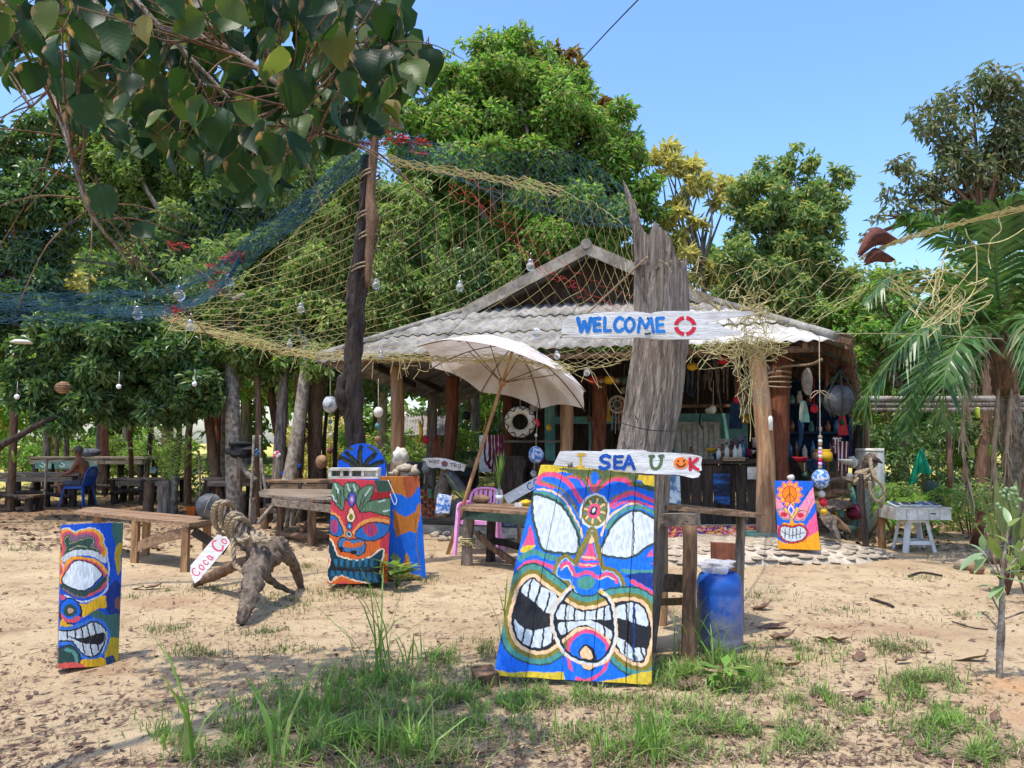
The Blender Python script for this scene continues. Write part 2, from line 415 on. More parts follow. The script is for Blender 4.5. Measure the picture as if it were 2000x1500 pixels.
M['leaf_big']=leafmat('leaf_big',[c(44,70,36),c(58,88,44),c(70,100,46),c(50,78,44),c(92,116,54)],.32,.35,.5)
M['leaf_mid']=leafmat('leaf_mid',[c(70,100,50),c(112,142,70),c(146,170,88),c(88,118,60),c(176,184,112),c(104,112,68),c(132,160,84)],.42)
M['leaf_bright']=leafmat('leaf_bright',[c(84,124,54),c(116,160,70),c(146,184,90),c(94,132,60),c(180,192,112),c(132,120,80),c(106,154,68)],.45)
M['leaf_dark']=leafmat('leaf_dark',[c(50,80,46),c(76,110,62),c(104,136,78),c(60,90,54),c(140,158,96),c(84,118,70)],.32,.38,.5)
M['leaf_yellow']=leafmat('leaf_yellow',[c(208,190,104),c(224,210,128),c(186,176,106),c(214,204,142),c(168,176,106)],.3)
M['leaf_olive']=leafmat('leaf_olive',[c(108,138,82),c(134,160,98),c(92,124,76),c(158,172,112),c(200,184,104)],.4)
M['leaf_red']=leafmat('leaf_red',[c(140,96,64),c(120,110,56),c(158,116,78),c(104,116,52)],.4)
M['leaf_brown']=leafmat('leaf_brown',[c(110,122,88),c(96,114,76),c(136,142,108),c(112,112,84),c(134,118,92)],.45)
M['leaf_palm']=leafmat('leaf_palm',[c(52,88,44),c(72,110,54),c(96,130,68),c(60,96,50),c(120,132,74)],.35,.35,.5)
M['leaf_fern']=leafmat('leaf_fern',[c(96,140,54),c(122,162,66),c(140,172,80)],.45)
M['leaf_var']=leafmat('leaf_var',[c(92,130,72),c(120,150,96),c(148,170,130),c(76,116,62)],.35,.35,.5)
M['grass']=leafmat('grass',[c(92,130,52),c(122,160,70),c(140,170,84),c(106,144,62),c(160,168,104)],.35,.5,.3)
M['grass_dull']=leafmat('grass_dull',[c(98,118,68),c(118,134,80),c(86,108,60),c(156,146,104)],.3,.6,.2)
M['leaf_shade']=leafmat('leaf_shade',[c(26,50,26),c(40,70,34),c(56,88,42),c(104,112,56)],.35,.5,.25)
# ---------------------------------------------------------------- ground
def gz(x,y):
 z=.030*mnoise.noise(Vector((x*.55,y*.55,3.1)))+.014*mnoise.noise(Vector((x*1.9,y*1.9,7.7)))
 d=math.hypot(x-SAP.x,y-SAP.y);z+=.05*math.exp(-(d/.35)**2)
 if y>14:z+=min((y-14)*.02,.5)*(1 if x<2 else .6)
 return z
SAP=G(1952,1342)
def g3(px,py,lift=0):
 p=G(px,py);p.z=gz(p.x,p.y)+lift;return p
def ground():
 n=420;a=np.linspace(-1,1,n);m=460;b=np.linspace(0,1,m)
 xs=np.sinh(a*4.2)/np.sinh(4.2)*160;ys=-12+14.5*np.minimum(b/.08,1)+np.where(b>.08,(np.exp((b-.08)/.92*4.6)-1)/(math.exp(4.6)-1)*220,0)
 X,Y=np.meshgrid(xs,ys)
 rng=np.random.RandomState(3)
 V=np.zeros((m*n,3));V[:,0]=X.ravel();V[:,1]=Y.ravel()
 k=0
 Z=V[:,2]
 for k in range(m*n):
  x,y=V[k,0],V[k,1]
  if abs(x)<40 and y<45:
   Z[k]=gz(x,y)+.006*mnoise.noise(Vector((x*7,y*7,1)))
  else:Z[k]=.5 if x<2 else .3
 i=np.arange(m-1)[:,None]*n+np.arange(n-1)[None,:]
 i=i.ravel();Q=np.stack([i,i+1,i+n+1,i+n],1)
 mt,nt,N,L,b_=_base('sand')
 tc=N.new('ShaderNodeTexCoord')
 def nz(scale,det,rough=.6,dist=0,st=None):
  q=N.new('ShaderNodeTexNoise');q.inputs['Scale'].default_value=scale;q.inputs['Detail'].default_value=det
  q.inputs['Roughness'].default_value=rough;q.inputs['Distortion'].default_value=dist
  if st:
   mp=N.new('ShaderNodeMapping');mp.inputs['Scale'].default_value=st;mp.inputs['Rotation'].default_value=(0,0,.5)
   L.new(tc.outputs['Object'],mp.inputs[0]);L.new(mp.outputs[0],q.inputs['Vector'])
  else:L.new(tc.outputs['Object'],q.inputs['Vector'])
  return q.outputs[0]
 def ramp(inp,p0,p1,c0=(0,0,0),c1=(1,1,1)):
  r=N.new('ShaderNodeValToRGB');e=r.color_ramp.elements;e[0].position=p0;e[1].position=p1
  e[0].color=(*c0,1);e[1].color=(*c1,1);L.new(inp,r.inputs[0]);return r.outputs[0]
 def mix(f,A,B,mode='MIX'):
  x=N.new('ShaderNodeMix');x.data_type='RGBA';x.blend_type=mode
  if isinstance(f,float):x.inputs['Factor'].default_value=f
  else:L.new(f,x.inputs['Factor'])
  if isinstance(A,tuple):x.inputs['A'].default_value=(*A,1)
  else:L.new(A,x.inputs['A'])
  if isinstance(B,tuple):x.inputs['B'].default_value=(*B,1)
  else:L.new(B,x.inputs['B'])
  return x.outputs['Result']
 base=ramp(nz(.9,8),.3,.7,c(170,146,113),c(200,178,143))
 base=mix(ramp(nz(3.2,9,.7),.52,.66),base,c(152,128,102))
 base=mix(ramp(nz(.5,4),.58,.7),base,c(164,134,106))
 # straw and crumbs trodden into the sand
 base=mix(ramp(nz(38,4,.65,1.2,(1,.35,1)),.60,.68),base,c(128,102,78))
 base=mix(ramp(nz(26,5,.7,.8,(.4,1,1)),.63,.70),base,c(232,214,184))
 base=mix(ramp(nz(120,2),.62,.74),base,c(100,80,62))
 # reddish soil heap at the sapling, dark leaf mould under the trees
 sx=N.new('ShaderNodeSeparateXYZ');L.new(tc.outputs['Object'],sx.inputs[0])
 vd=N.new('ShaderNodeVectorMath');vd.operation='DISTANCE';L.new(tc.outputs['Object'],vd.inputs[0]);vd.inputs[1].default_value=(SAP.x+.35,SAP.y-.35,0)
 ad=N.new('ShaderNodeMath');ad.operation='ADD';L.new(vd.outputs['Value'],ad.inputs[0])
 sb=N.new('ShaderNodeMath');sb.operation='MULTIPLY_ADD';L.new(nz(2.5,5),sb.inputs[0]);sb.inputs[1].default_value=1.2;sb.inputs[2].default_value=-.6
 L.new(sb.outputs[0],ad.inputs[1])
 base=mix(ramp(ad.outputs[0],.2,.7,(1,1,1),(0,0,0)),base,c(188,146,106))
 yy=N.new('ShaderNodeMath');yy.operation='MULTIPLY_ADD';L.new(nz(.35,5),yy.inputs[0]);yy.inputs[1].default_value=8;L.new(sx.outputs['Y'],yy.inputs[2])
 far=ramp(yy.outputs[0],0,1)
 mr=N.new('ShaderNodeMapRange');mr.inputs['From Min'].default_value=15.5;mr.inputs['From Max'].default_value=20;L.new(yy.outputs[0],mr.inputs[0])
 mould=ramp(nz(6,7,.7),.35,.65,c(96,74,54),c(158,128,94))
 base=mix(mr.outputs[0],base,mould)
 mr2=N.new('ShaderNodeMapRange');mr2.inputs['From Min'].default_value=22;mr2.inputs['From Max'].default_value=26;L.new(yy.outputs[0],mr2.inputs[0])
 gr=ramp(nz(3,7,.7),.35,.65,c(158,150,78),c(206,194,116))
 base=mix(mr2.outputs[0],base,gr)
 L.new(base,b_.inputs['Base Color']);b_.inputs['Roughness'].default_value=.95;b_.inputs['Specular IOR Level'].default_value=.1
 h=N.new('ShaderNodeMath');h.operation='MULTIPLY_ADD';L.new(nz(9,10,.72),h.inputs[0]);h.inputs[1].default_value=2.2;L.new(nz(60,4,.6),h.inputs[2])
 bp=N.new('ShaderNodeBump');bp.inputs['Strength'].default_value=.7;bp.inputs['Distance'].default_value=.035
 L.new(h.outputs[0],bp.inputs['Height']);L.new(bp.outputs[0],b_.inputs['Normal'])
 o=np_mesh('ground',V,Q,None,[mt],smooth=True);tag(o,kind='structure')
ground()
# ---------------------------------------------------------------- grass
def blades(name,roots,H,W,mt,seed=0,lean=.5,parent=None,origin=None):
 rng=np.random.RandomState(seed);n=len(roots);roots=np.asarray(roots)
 H=np.broadcast_to(H,n)*rng.uniform(.55,1.25,n);W=np.broadcast_to(W,n)*rng.uniform(.7,1.3,n)
 az=rng.uniform(0,2*np.pi,n);ln=np.abs(rng.normal(0,lean,n))+.1
 d=np.stack([np.cos(az),np.sin(az),0*az],1);fa=az+rng.uniform(-.9,.9,n)+np.pi/2
 sdv=np.stack([np.cos(fa),np.sin(fa),0*az],1)
 V=[]
 for k,(t,w)in enumerate([(0,1),(.38,.95),(.72,.7),(1,0)]):
  ce=roots+d*(ln*H*t**1.8)[:,None]*.9+np.array([0,0,1])*(H*(t-.38*np.minimum(ln,1.2)*t**2.6))[:,None]
  if w>0:V+=[ce-sdv*(W*w/2)[:,None],ce+sdv*(W*w/2)[:,None]]
  else:V+=[ce]
 V=np.stack(V,1).reshape(-1,3);o=np.arange(n)[:,None]*7
 Q=np.concatenate([o+np.array([0,1,3,2]),o+np.array([2,3,5,4])]);T=o+np.array([4,5,6])
 return np_mesh(name,V,Q,T,[mt],parent,origin)
def scatter(patches,seed):
 rng=np.random.RandomState(seed);out=[];hs=[]
 for(px,py,rx,ry,n,h)in patches:
  for _ in range(n):
   a=rng.uniform(0,2*np.pi);r=math.sqrt(rng.uniform(0,1))*(1+.5*rng.normal())
   p=G(px+rx*r*math.cos(a),py+ry*r*math.sin(a))
   if p.y<1.0 or p.y>30:continue
   if mnoise.noise(Vector((p.x*5,p.y*5,2)))<-.12:continue
   p.z=gz(p.x,p.y)-.005;out.append(p[:]);hs.append(h)
 return np.array(out),np.array(hs)
LOW=[(330,1230,60,14,160,.05),(420,1150,70,12,200,.05),(570,1175,60,20,380,.05),(600,1110,30,10,120,.06),(700,1160,60,14,350,.06),
       (760,1120,40,12,260,.07),(820,1135,40,8,120,.05),(390,1275,60,14,220,.05),(520,1235,70,12,160,.05),
       (620,1395,120,45,1500,.055),(740,1340,120,35,1100,.055),(880,1375,110,40,1500,.05),(700,1460,170,50,2800,.08),(480,1460,120,40,1100,.06),(860,1290,60,18,300,.05),
       (940,1265,40,14,200,.06),(1010,1370,100,22,900,.04),(1150,1365,90,20,600,.045),(1330,1320,70,30,900,.06),(1420,1300,60,24,700,.06),(1480,1330,70,22,700,.05),
       (1330,1420,60,35,800,.055),(1260,1470,90,30,1100,.07),(1440,1440,90,40,800,.05),(1560,1265,70,14,350,.045),(1590,1375,50,20,350,.05),(1740,1270,60,16,450,.05),
       (1800,1350,60,28,900,.05),(1850,1420,60,40,1100,.05),(1900,1470,80,25,600,.05),(1560,1450,70,30,400,.04),(1490,1165,60,10,160,.05),(1800,1130,60,8,90,.05),(1640,1190,60,10,110,.04),
       (1690,1400,60,20,250,.035),(1130,1440,90,30,350,.035),(40,1075,50,10,130,.07),(330,1155,30,8,70,.05),(1870,1200,70,10,90,.04),(250,1165,30,6,60,.05),(900,1420,60,20,300,.04),(560,1270,60,10,100,.04)]
LOW=[(a,b,q,r,int(n*1.25),h*1.1)for a,b,q,r,n,h in LOW]
rt,hh=scatter(LOW,11)
g_low=blades('grass',rt,hh,.0065,M['grass_dull'],5,.95)
tag(g_low,kind='stuff')
rt,hh=scatter([(x,y,a,b,int(n*.3),h*1.9)for x,y,a,b,n,h in LOW if y>1280],12)
tag(blades('grass',rt,hh,.007,M['grass'],6,.7),kind='stuff')
rt,hh=scatter([(x,y,a*1.3,b*1.3,int(n*.5),h*1.1)for x,y,a,b,n,h in LOW],13)
tag(blades('dry_grass',rt,hh,.005,M['deadfrond'],7,1.9),kind='stuff')
rt,hh=scatter([(x,y,90,26,130,.10)for x,y in((330,1440),(470,1400),(620,1440),(760,1390),(880,1440),(700,1340),(1010,1400),(1300,1400),(1420,1350),(1800,1400),(1560,1290),(980,1300))],14)
tag(blades('grass',rt,hh,.007,M['grass'],8,.8),kind='stuff')
# small broken leaf bits
_r=np.random.RandomState(5);V=[];n_=0
while n_<900:
 p=G(_r.uniform(-40,2040),1500-_r.uniform(0,1)**1.2*500);s=_r.uniform(.012,.04);a=_r.uniform(0,6.28);d=np.array([math.cos(a),math.sin(a),_r.uniform(-.2,.5)])*s;e=np.array([-math.sin(a),math.cos(a),_r.uniform(-.3,.5)])*s*.5;ce=np.array([p.x,p.y,gz(p.x,p.y)+.012]);V+=[ce-d,ce+e,ce+d,ce-e];n_+=1
tag(np_mesh('leaf_crumbs',np.array(V),np.arange(900)[:,None]*4+np.arange(4),None,[M['deadleaf']]),kind='stuff')
# straw, twigs and crumbs of leaf lying on the sand
rng=np.random.RandomState(21);n=14000
V=[];T=[]
k=0
while k<n:
 px=rng.uniform(-40,2040);py=1500-(rng.uniform(0,1)**1.3)*540
 p=G(px,py)
 if mnoise.noise(Vector((p.x*1.1,p.y*1.1,9)))<-.15+rng.uniform(-.3,.1):continue
 z=gz(p.x,p.y)+.004;a=rng.uniform(0,np.pi);L=rng.uniform(.012,.07)*(1 if rng.rand()<.9 else 2.2);w=rng.uniform(.001,.0035)*(1 if rng.rand()<.8 else 3)
 d=np.array([math.cos(a),math.sin(a),rng.uniform(-.05,.12)])*L/2;s=np.array([-math.sin(a),math.cos(a),.2])*w
 ce=np.array([p.x,p.y,z+.004])
 V+=[ce-d,ce+s,ce+d,ce-s+np.array([0,0,-.003])];k+=1
Q=np.arange(n)[:,None]*4+np.arange(4)
tag(np_mesh('ground_litter',np.array(V),Q,None,[M['deadleaf']]),kind='stuff')
# leaf litter under the trees at the back
n=12000;V=[]
for k in range(n):
 px=rng.uniform(-60,2060);Y=rng.uniform(10.5,26)
 x=(px-1000)/F*Y
 if Y<13 and-1.5<x<5:Y+=7;x=(px-1000)/F*Y
 a=rng.uniform(0,6.28);L=rng.uniform(.03,.09);d=np.array([math.cos(a),math.sin(a),rng.uniform(-.3,.5)])*L;s=np.array([-math.sin(a),math.cos(a),rng.uniform(-.3,.3)])*L*.45
 ce=np.array([x,Y,gz(x,Y)+.02]);V+=[ce-d,ce+s,ce+d,ce-s]
tag(np_mesh('leaf_litter',np.array(V),np.arange(n)[:,None]*4+np.arange(4),None,[M['deadleaf']]),kind='stuff')
# tall tufts
TUFT=[(735,1330,200,26,60,'tall grass tuft standing highest on the sand behind the foreground patch'),
  (375,1500,210,9,26,'long-bladed grass tuft at the left of the foreground, few upright blades'),
  (545,1500,170,12,40,'thick-bladed bright grass tuft next to the long-bladed one in front'),
  (640,1400,110,24,60,'bushy green grass tuft left of the tallest tuft'),
  (800,1500,130,34,110,'broad lush grass clump spreading at the bottom of the picture'),
  (1270,1500,130,18,50,'grass tuft in the foreground below the right end of the big mask board'),
  (1340,1280,110,20,50,'grass tuft against the log leg of the table beside the blue barrel'),
  (1400,1300,90,12,30,'thin grass tuft in front of the blue barrel'),
  (985,1250,150,6,16,'thin tall grass blades along the left edge of the big mask board'),
  (1230,1330,100,10,40,'grass blades rising in front of the lower right corner of the big mask board'),
  (820,1300,60,14,50,'small grass tuft on bare sand right of the tallest tuft')]
for i,(px,py,hpx,n,rp,lb)in enumerate(TUFT):
 b0=g3(px,min(py,1490));Y=b0.y;rng=np.random.RandomState(40+i)
 H=Sz(hpx,Y)*1.15
 rr=np.stack([b0.x+rng.normal(0,Sz(rp,Y)*.35,n),b0.y+rng.normal(0,Sz(rp,Y)*.35,n),np.full(n,b0.z-.01)],1)
 o=blades('grass_tuft',rr,H,.0105 if n>14 else .014,M['grass'],60+i,.55,None,b0)
 tag(o,lb,'grass tuft','taller grass tufts in the foreground')
# a few broad-leaved weeds
def weed(px,py,hpx,n,lb,m='leaf_bright'):
 b0=g3(px,py);Y=b0.y;mb=MB();t=thing('weed',b0,lb,'plant','low weeds on the sand');r2=random.Random(px)
 for k in range(n):
  a=r2.uniform(0,6.28);H=Sz(hpx,Y)*r2.uniform(.4,1);st_=b0+Vector((math.cos(a)*.04,math.sin(a)*.04,H*.6))
  e=st_+Vector((math.cos(a),math.sin(a),r2.uniform(-.2,.5)))*Sz(hpx,Y)*.55
  mb.tube([b0,st_],.002,4)
  w=(e-st_).cross(Vector((0,0,1))).normalized()*Sz(hpx,Y)*.13;mi=(st_+e)/2+Vector((0,0,.01))
  mb.add([st_,mi-w,e,mi+w],[(0,1,2),(0,2,3)])
 mb.build('foliage',M[m],t)
weed(1415,1345,75,26,'leafy bright green weed right of the big mask board, by the brown leaves')
weed(775,1150,75,34,'leafy green weed growing against the foot of the red mask log','leaf_mid')
weed(1400,1230,60,8,'small weed squeezed between the table leg and the barrel','leaf_mid')
# fallen leaves
def dead_leaf_mesh(seed):
 r2=random.Random(seed);mb=MB();n=7;L=1.0
 cu=r2.uniform(.2,1.0);vs=[]
 for i in range(n):
  t=i/(n-1);w=.2*math.sin(math.pi*min(t*1.02+.02,1))**.7
  z=cu*.28*(2*t-1)**2*(1.3 if t>.5 else .4)+.05*r2.uniform(-1,1);x=(t-.5)
  vs+=[(x,-w,z+cu*w*.75),(x,0,z),(x,w,z+cu*w*r2.uniform(.2,1.1))]
 fs=[]
 for i in range(n-1):
  for k in range(2):fs.append((3*i+k,3*i+3+k,3*i+4+k,3*i+k+1))
 mb.add(vs,fs,0,True);mb.tube([(-.5,0,cu*.28),(-.68,.02,cu*.3+.05)],.012,4)
 me=mb.build('dead_leaf',M['deadleaf']);d=me.data;bpy.data.objects.remove(me);return d
DL=[dead_leaf_mesh(s)for s in range(9)]
def dead_leaf(px,py,lpx,rz,lb,k,tilt=0):
 p=g3(px,py);o=bpy.data.objects.new('dead_leaf',DL[k%9]);COL.objects.link(o)
 o.location=p+Vector((0,0,.012));o.rotation_euler=(tilt,rnd.uniform(-.2,.2),rz);s=Sz(lpx,p.y)*.8;o.scale=(s,s,s)
 tag(o,lb,'dead leaf','fallen brown leaves on the sand')
dl=[(1490,1190,60,.2,'curled brown leaf right behind the blue barrel'),(1510,1225,80,-.1,'long reddish brown leaf lying right of the blue barrel'),
      (1530,1250,70,.1,'flat pale brown leaf just in front of the long reddish leaf by the barrel'),(1625,1255,90,-.3,'brown leaf with a curled dark rim in the middle of the right sand'),
      (1680,1290,70,1.2,'brown leaf standing on edge among the grass on the right sand'),(1540,1308,70,-.5,'rolled brown leaf at the edge of the grass right of the weed'),
      (1765,1303,46,.3,'grey brown leaf crumpled behind the long grass patch at right'),(1900,1298,90,-.05,'long dark rolled leaf on the sand left of the sapling stem'),
      (1810,1282,40,.2,'small pale leaf left of the long dark rolled leaf'),(1350,1345,80,.6,'big dark brown leaf propped in the grass below the barrel'),
      (1385,1340,50,1.5,'tan leaf standing upright next to the leafy weed'),(1940,1410,50,.9,'dark curled leaf on the grass edge by the reddish soil'),
      (1930,1480,60,-.7,'reddish leaf at the lower right corner of the sand'),(860,1440,60,1.3,'reddish brown leaf upright among the foreground grass'),
      (930,1480,60,.4,'purple brown leaf half buried in grass at the bottom'),(300,1150,50,.2,'reddish leaf on the sand right of the narrow mask board'),
      (270,1150,40,-.4,'dark brown leaf behind the narrow mask board'),(655,1155,44,.2,'pinkish leaf on the grass left of the red mask'),
      (480,1350,40,.3,'small rolled leaf on bare sand left of the foreground grass'),(590,1385,36,.1,'small brown leaf between the foreground tufts'),
      (1685,1370,60,.2,'thin pale leaf flat on the straw in the right foreground'),(1500,1425,50,-.2,'dark leaf on bare soil in the right foreground'),
      (10,1380,30,0,'orange brown leaf at the left edge of the sand'),(690,1335,34,.3,'brick red leaf at the foot of the tallest grass tuft'),
      (1220,1480,60,.8,'brown leaf at the bottom edge below the mask board'),(1780,1455,44,.5,'grey leaf beside the lower right grass patch'),
      (1330,1440,50,-.3,'light brown leaf in the grass in front of the weed'),(1100,1085,26,0,'small dark leaf on the sand behind the big mask board')]
for k,(px,py,l,rz,lb)in enumerate(dl):dead_leaf(px,py,l,rz,lb,k,rnd.uniform(-.4,.4))
# ---------------------------------------------------------------- trees
def leaf_cloud(clumps,n_per,L,W,seed,droop=.35,flat=.8,V0=None):
 """clumps (k,4) centre+radius; returns vertices and quads of folded leaf blades"""
 rng=np.random.RandomState(seed);C=np.asarray(clumps,dtype=float)
 cnt=np.maximum((n_per*(C[:,3]/C[:,3].mean())**2).astype(int),3)
 ix=np.repeat(np.arange(len(C)),cnt);n=len(ix)
 d=rng.normal(size=(n,3));d/=np.linalg.norm(d,axis=1)[:,None]
 r=C[ix,3]*rng.uniform(0,1,n)**.38
 pos=C[ix,:3]+d*r[:,None]*np.array([1,1,flat])
 nr=d*.4+np.array([0,0,.6])+rng.normal(0,.62,(n,3));nr/=np.linalg.norm(nr,axis=1)[:,None]
 ax=rng.normal(size=(n,3))+d*.7;ax[:,2]-=droop*1.6
 ax-=nr*(ax*nr).sum(1)[:,None];ax/=np.linalg.norm(ax,axis=1)[:,None]
 sdv=np.cross(nr,ax);l=L*rng.uniform(.6,1.3,n)[:,None];w=W*rng.uniform(.7,1.25,n)[:,None]
 mid=pos+ax*l*.48;fold=nr*w*.22
 V=np.stack([pos,mid+sdv*w*.5+fold,pos+ax*l-nr*l*.12,mid-sdv*w*.5+fold],1).reshape(-1,3)
 Q=np.arange(n)[:,None]*4+np.arange(4)
 return V,Q
def split_clumps(blobs,Y,seed,sub=14,dy=1.0,cr=.42):
 sub=int(sub*1.5);cr*=.85
 """blobs traced as (px, py, r_px[, dY]) -> many small foliage clumps in 3D"""
 r2=random.Random(seed);out=[]
 for b in blobs:
  Yb=Y+(b[3]if len(b)>3 else 0);ce=P(b[0],b[1],Yb);R=Sz(b[2],Yb)
  k=max(4,int(sub*(b[2]/80.0)**1.3))
  for _ in range(k):
   d=Vector((r2.gauss(0,1),r2.gauss(0,1)*dy,r2.gauss(0,1))).normalized()*R*1.1*(r2.random()**.5)
   out.append((*(ce+d),R*cr*r2.uniform(.6,1.25)*min(1,1.6*(80/b[2])**.35)))
 return out
def limbs(mb,base,fork,tips,r0,seed,rmin=.012,n=7):
 r2=random.Random(seed);base=Vector(base);fork=Vector(fork)
 mid=(base+fork)/2+Vector((r2.uniform(-.1,.1),r2.uniform(-.1,.1),0))*(fork-base).length*.4
 mb.tube(catmull([base+Vector((0,0,-.15)),base+Vector((0,0,.05)),mid,fork],5),interp([r0*1.35,r0*1.05,r0*.9,r0*.72],16),n,rough=.15,seed=seed)
 for t in tips:
  t=Vector(t);m1=fork.lerp(t,.45)+Vector((r2.uniform(-1,1),r2.uniform(-1,1),r2.uniform(-.2,.9)))*(t-fork).length*.12
  mb.tube(catmull([fork-Vector((0,0,r0*.5)),m1,t],5),interp([r0*.55,r0*.3,rmin],11),5,rough=.1,seed=seed+1)
def tree(base,fork,blobs,Y,leaf,L,W,n_per,seed,label,bark='bark_brown',r0=.14,sub=14,group=None,dy=1.0,droop=.35,cr=.42,name='tree',cat='tree'):
 base=Vector(base);base.z=gz(base.x,base.y)
 t=thing(name,base,label,cat,group)
 cl=split_clumps(blobs,Y,seed,sub,dy,cr)
 mb=MB();r2=random.Random(seed+5)
 tips=[P(b[0],b[1],Y+(b[3]if len(b)>3 else 0))for b in blobs]+[Vector(q[:3])for q in r2.sample(cl,min(len(cl),10))]
 limbs(mb,base,fork,tips,r0,seed)
 mb.build('trunk',M[bark],t)
 V,Q=leaf_cloud(cl,n_per,L,W,seed+9,droop)
 np_mesh('crown',V,Q,None,[M[leaf]],t)
 return t
def gp(px,Y):
 x=(px-1000)/F*Y;return Vector((x,Y,0))
# the big green tree behind the hut
tree(gp(1010,19.5),P(1000,520,19.5),[(960,130,70),(1010,110,60),(890,160,75),(1060,180,80),(960,240,110),(850,270,90),(1080,290,110),(1150,250,75),(1190,330,80),(950,370,120),(1090,400,120),(1180,440,90),(1240,400,55),(1000,480,110),(870,420,90),(1120,510,90),(830,340,70),(1220,500,70),(900,530,90),(985,75,24),(930,88,26),(860,105,24),(1060,100,26),(1130,190,30),(1235,330,26),(1275,400,30),(815,190,26),(1215,280,40),(780,220,60),(760,110,50)],
     19.5,'leaf_bright',.2,.075,210,101,'tall bright green tree rising behind the middle of the hut roof','bark_grey',.22,12)
tree(gp(1090,21),P(1110,330,21),[(1020,95,35),(1070,130,42),(1110,165,45),(1150,215,35),(1170,260,40),(1200,300,38),(1095,110,26),(1210,360,35)],20.5,'leaf_red',.24,.11,130,102,
     'reddish brown leaved tree showing at the top right of the bright green crown','bark_brown',.14,10)
tree(gp(1370,20),P(1370,520,20),[(1290,305,26),(1320,310,24),(1300,330,20),(1350,320,26),(1375,350,24),(1345,365,24),(1410,360,20),(1330,400,18),(1430,365,18),(1400,400,16),(1310,440,30),(1330,490,34),(1360,440,18),(1390,520,30),(1345,550,30)],20,'leaf_yellow',.28,.10,48,103,
     'thin tree with yellow leaves against the sky right of the tall stump','bark_grey',.1,6)
tree(gp(1530,19),P(1540,560,19),[(1550,330,42),(1480,370,48),(1520,350,45),(1620,360,38),(1580,400,66),(1500,430,70),(1620,440,50),(1450,460,45),(1550,480,80),(1470,520,70),(1600,530,60),(1520,560,80),(1430,400,26),(1640,330,22),(1560,300,18),(1660,350,16)],
     19,'leaf_olive',.19,.075,150,104,'olive green round tree behind the right end of the hut roof','bark_grey',.18,12)
tree(gp(1900,15),P(1915,420,15),[(1900,190,45),(1850,210,36),(1960,200,50),(1800,250,36),(1880,270,50),(1960,290,60),(1760,330,34),(1820,340,46),(1900,350,50),(1990,360,50),(1740,390,28),(1800,410,34),(1720,430,20),(1990,230,40),(1700,460,14),(1860,420,40)],
     15,'leaf_brown',.18,.06,62,105,'sparse tree with drooping grey green leaves at the upper right edge','bark_brown',.13,11,droop=1.2,cr=.75)
# bushy trees under and right of the olive one
tree(gp(1500,22),P(1500,700,22),[(1450,560,60),(1530,620,70),(1620,620,70),(1400,520,40),(1690,600,60),(1580,690,80),(1480,660,50)],22,'leaf_bright',.2,.09,200,106,
     'yellow green bushy tree directly behind the white roof corner','bark_grey',.12,12)
tree(gp(1760,17),P(1770,760,17),[(1730,640,55),(1790,620,60),(1850,650,70),(1760,700,60),(1840,720,70),(1930,700,70),(1990,620,60),(1990,760,60),(1720,560,40),(1650,690,50),(1800,790,50)],17,'leaf_bright',.19,.08,170,107,
     'mixed green and yellow tree behind the palm fronds','bark_brown',.1,12)
# left mass of trees
tree(gp(620,15.5),P(640,560,15.5),[(700,380,80),(620,430,90),(560,500,90),(680,510,90),(620,590,80),(760,460,80),(800,560,70),(740,580,80),(540,620,60),(680,650,60),(600,350,60),(860,590,50),(790,380,60)],
     15.5,'leaf_mid',.16,.065,170,108,'green tree hung with creepers behind the dark leaning pole','bark_brown',.16,12,droop=.9)
tree(gp(450,17),P(440,600,17),[(300,330,90),(400,390,100),(480,430,90),(350,480,100),(250,420,90),(440,540,90),(200,330,80),(150,420,80),(330,240,90),(230,230,80),(430,280,90),(130,270,70),(540,250,80),(640,260,70),(520,360,70),(280,560,80),(100,500,70)],
     17,'leaf_mid',.18,.075,170,109,'broad mid green tree behind the blue net at the left','bark_lichen',.17,12)
tree(gp(262,18.4),P(230,730,16),[(120,670,70),(200,660,80),(290,680,80),(110,740,70),(200,750,80),(300,760,70),(370,700,60),(60,720,50),(390,760,50),(250,610,60),(160,800,50),(60,780,40)],
     14.5,'leaf_dark',.18,.07,190,110,'dark green bushy tree with low spreading crown above the seated man','bark_brown',.06,13)
tree(gp(505,15),P(500,690,15),[(430,640,60),(500,620,60),(460,700,55),(540,700,45),(400,600,50),(560,640,40)],15,'leaf_mid',.17,.07,190,111,
     'yellowish green young tree between the dark bushy tree and the trunk cluster','bark_brown',.08,12)
tree(gp(30,16),P(30,500,16),[(40,330,60),(70,280,50),(0,260,50),(30,430,70),(90,380,60),(20,540,70),(100,580,60),(-60,480,90),(-60,640,90),(30,640,50)],16,'leaf_dark',.19,.075,150,112,
     'dark tree at the left edge behind the end of the blue net','bark_brown',.08,12)
tree(gp(100,21),P(100,640,21),[(40,500,60),(60,560,70),(150,560,60),(20,640,60),(-40,560,80)],21,'leaf_yellow',.22,.09,100,113,
     'sunlit yellowing tree glimpsed between the dark trees at the left','bark_grey',.1,10)
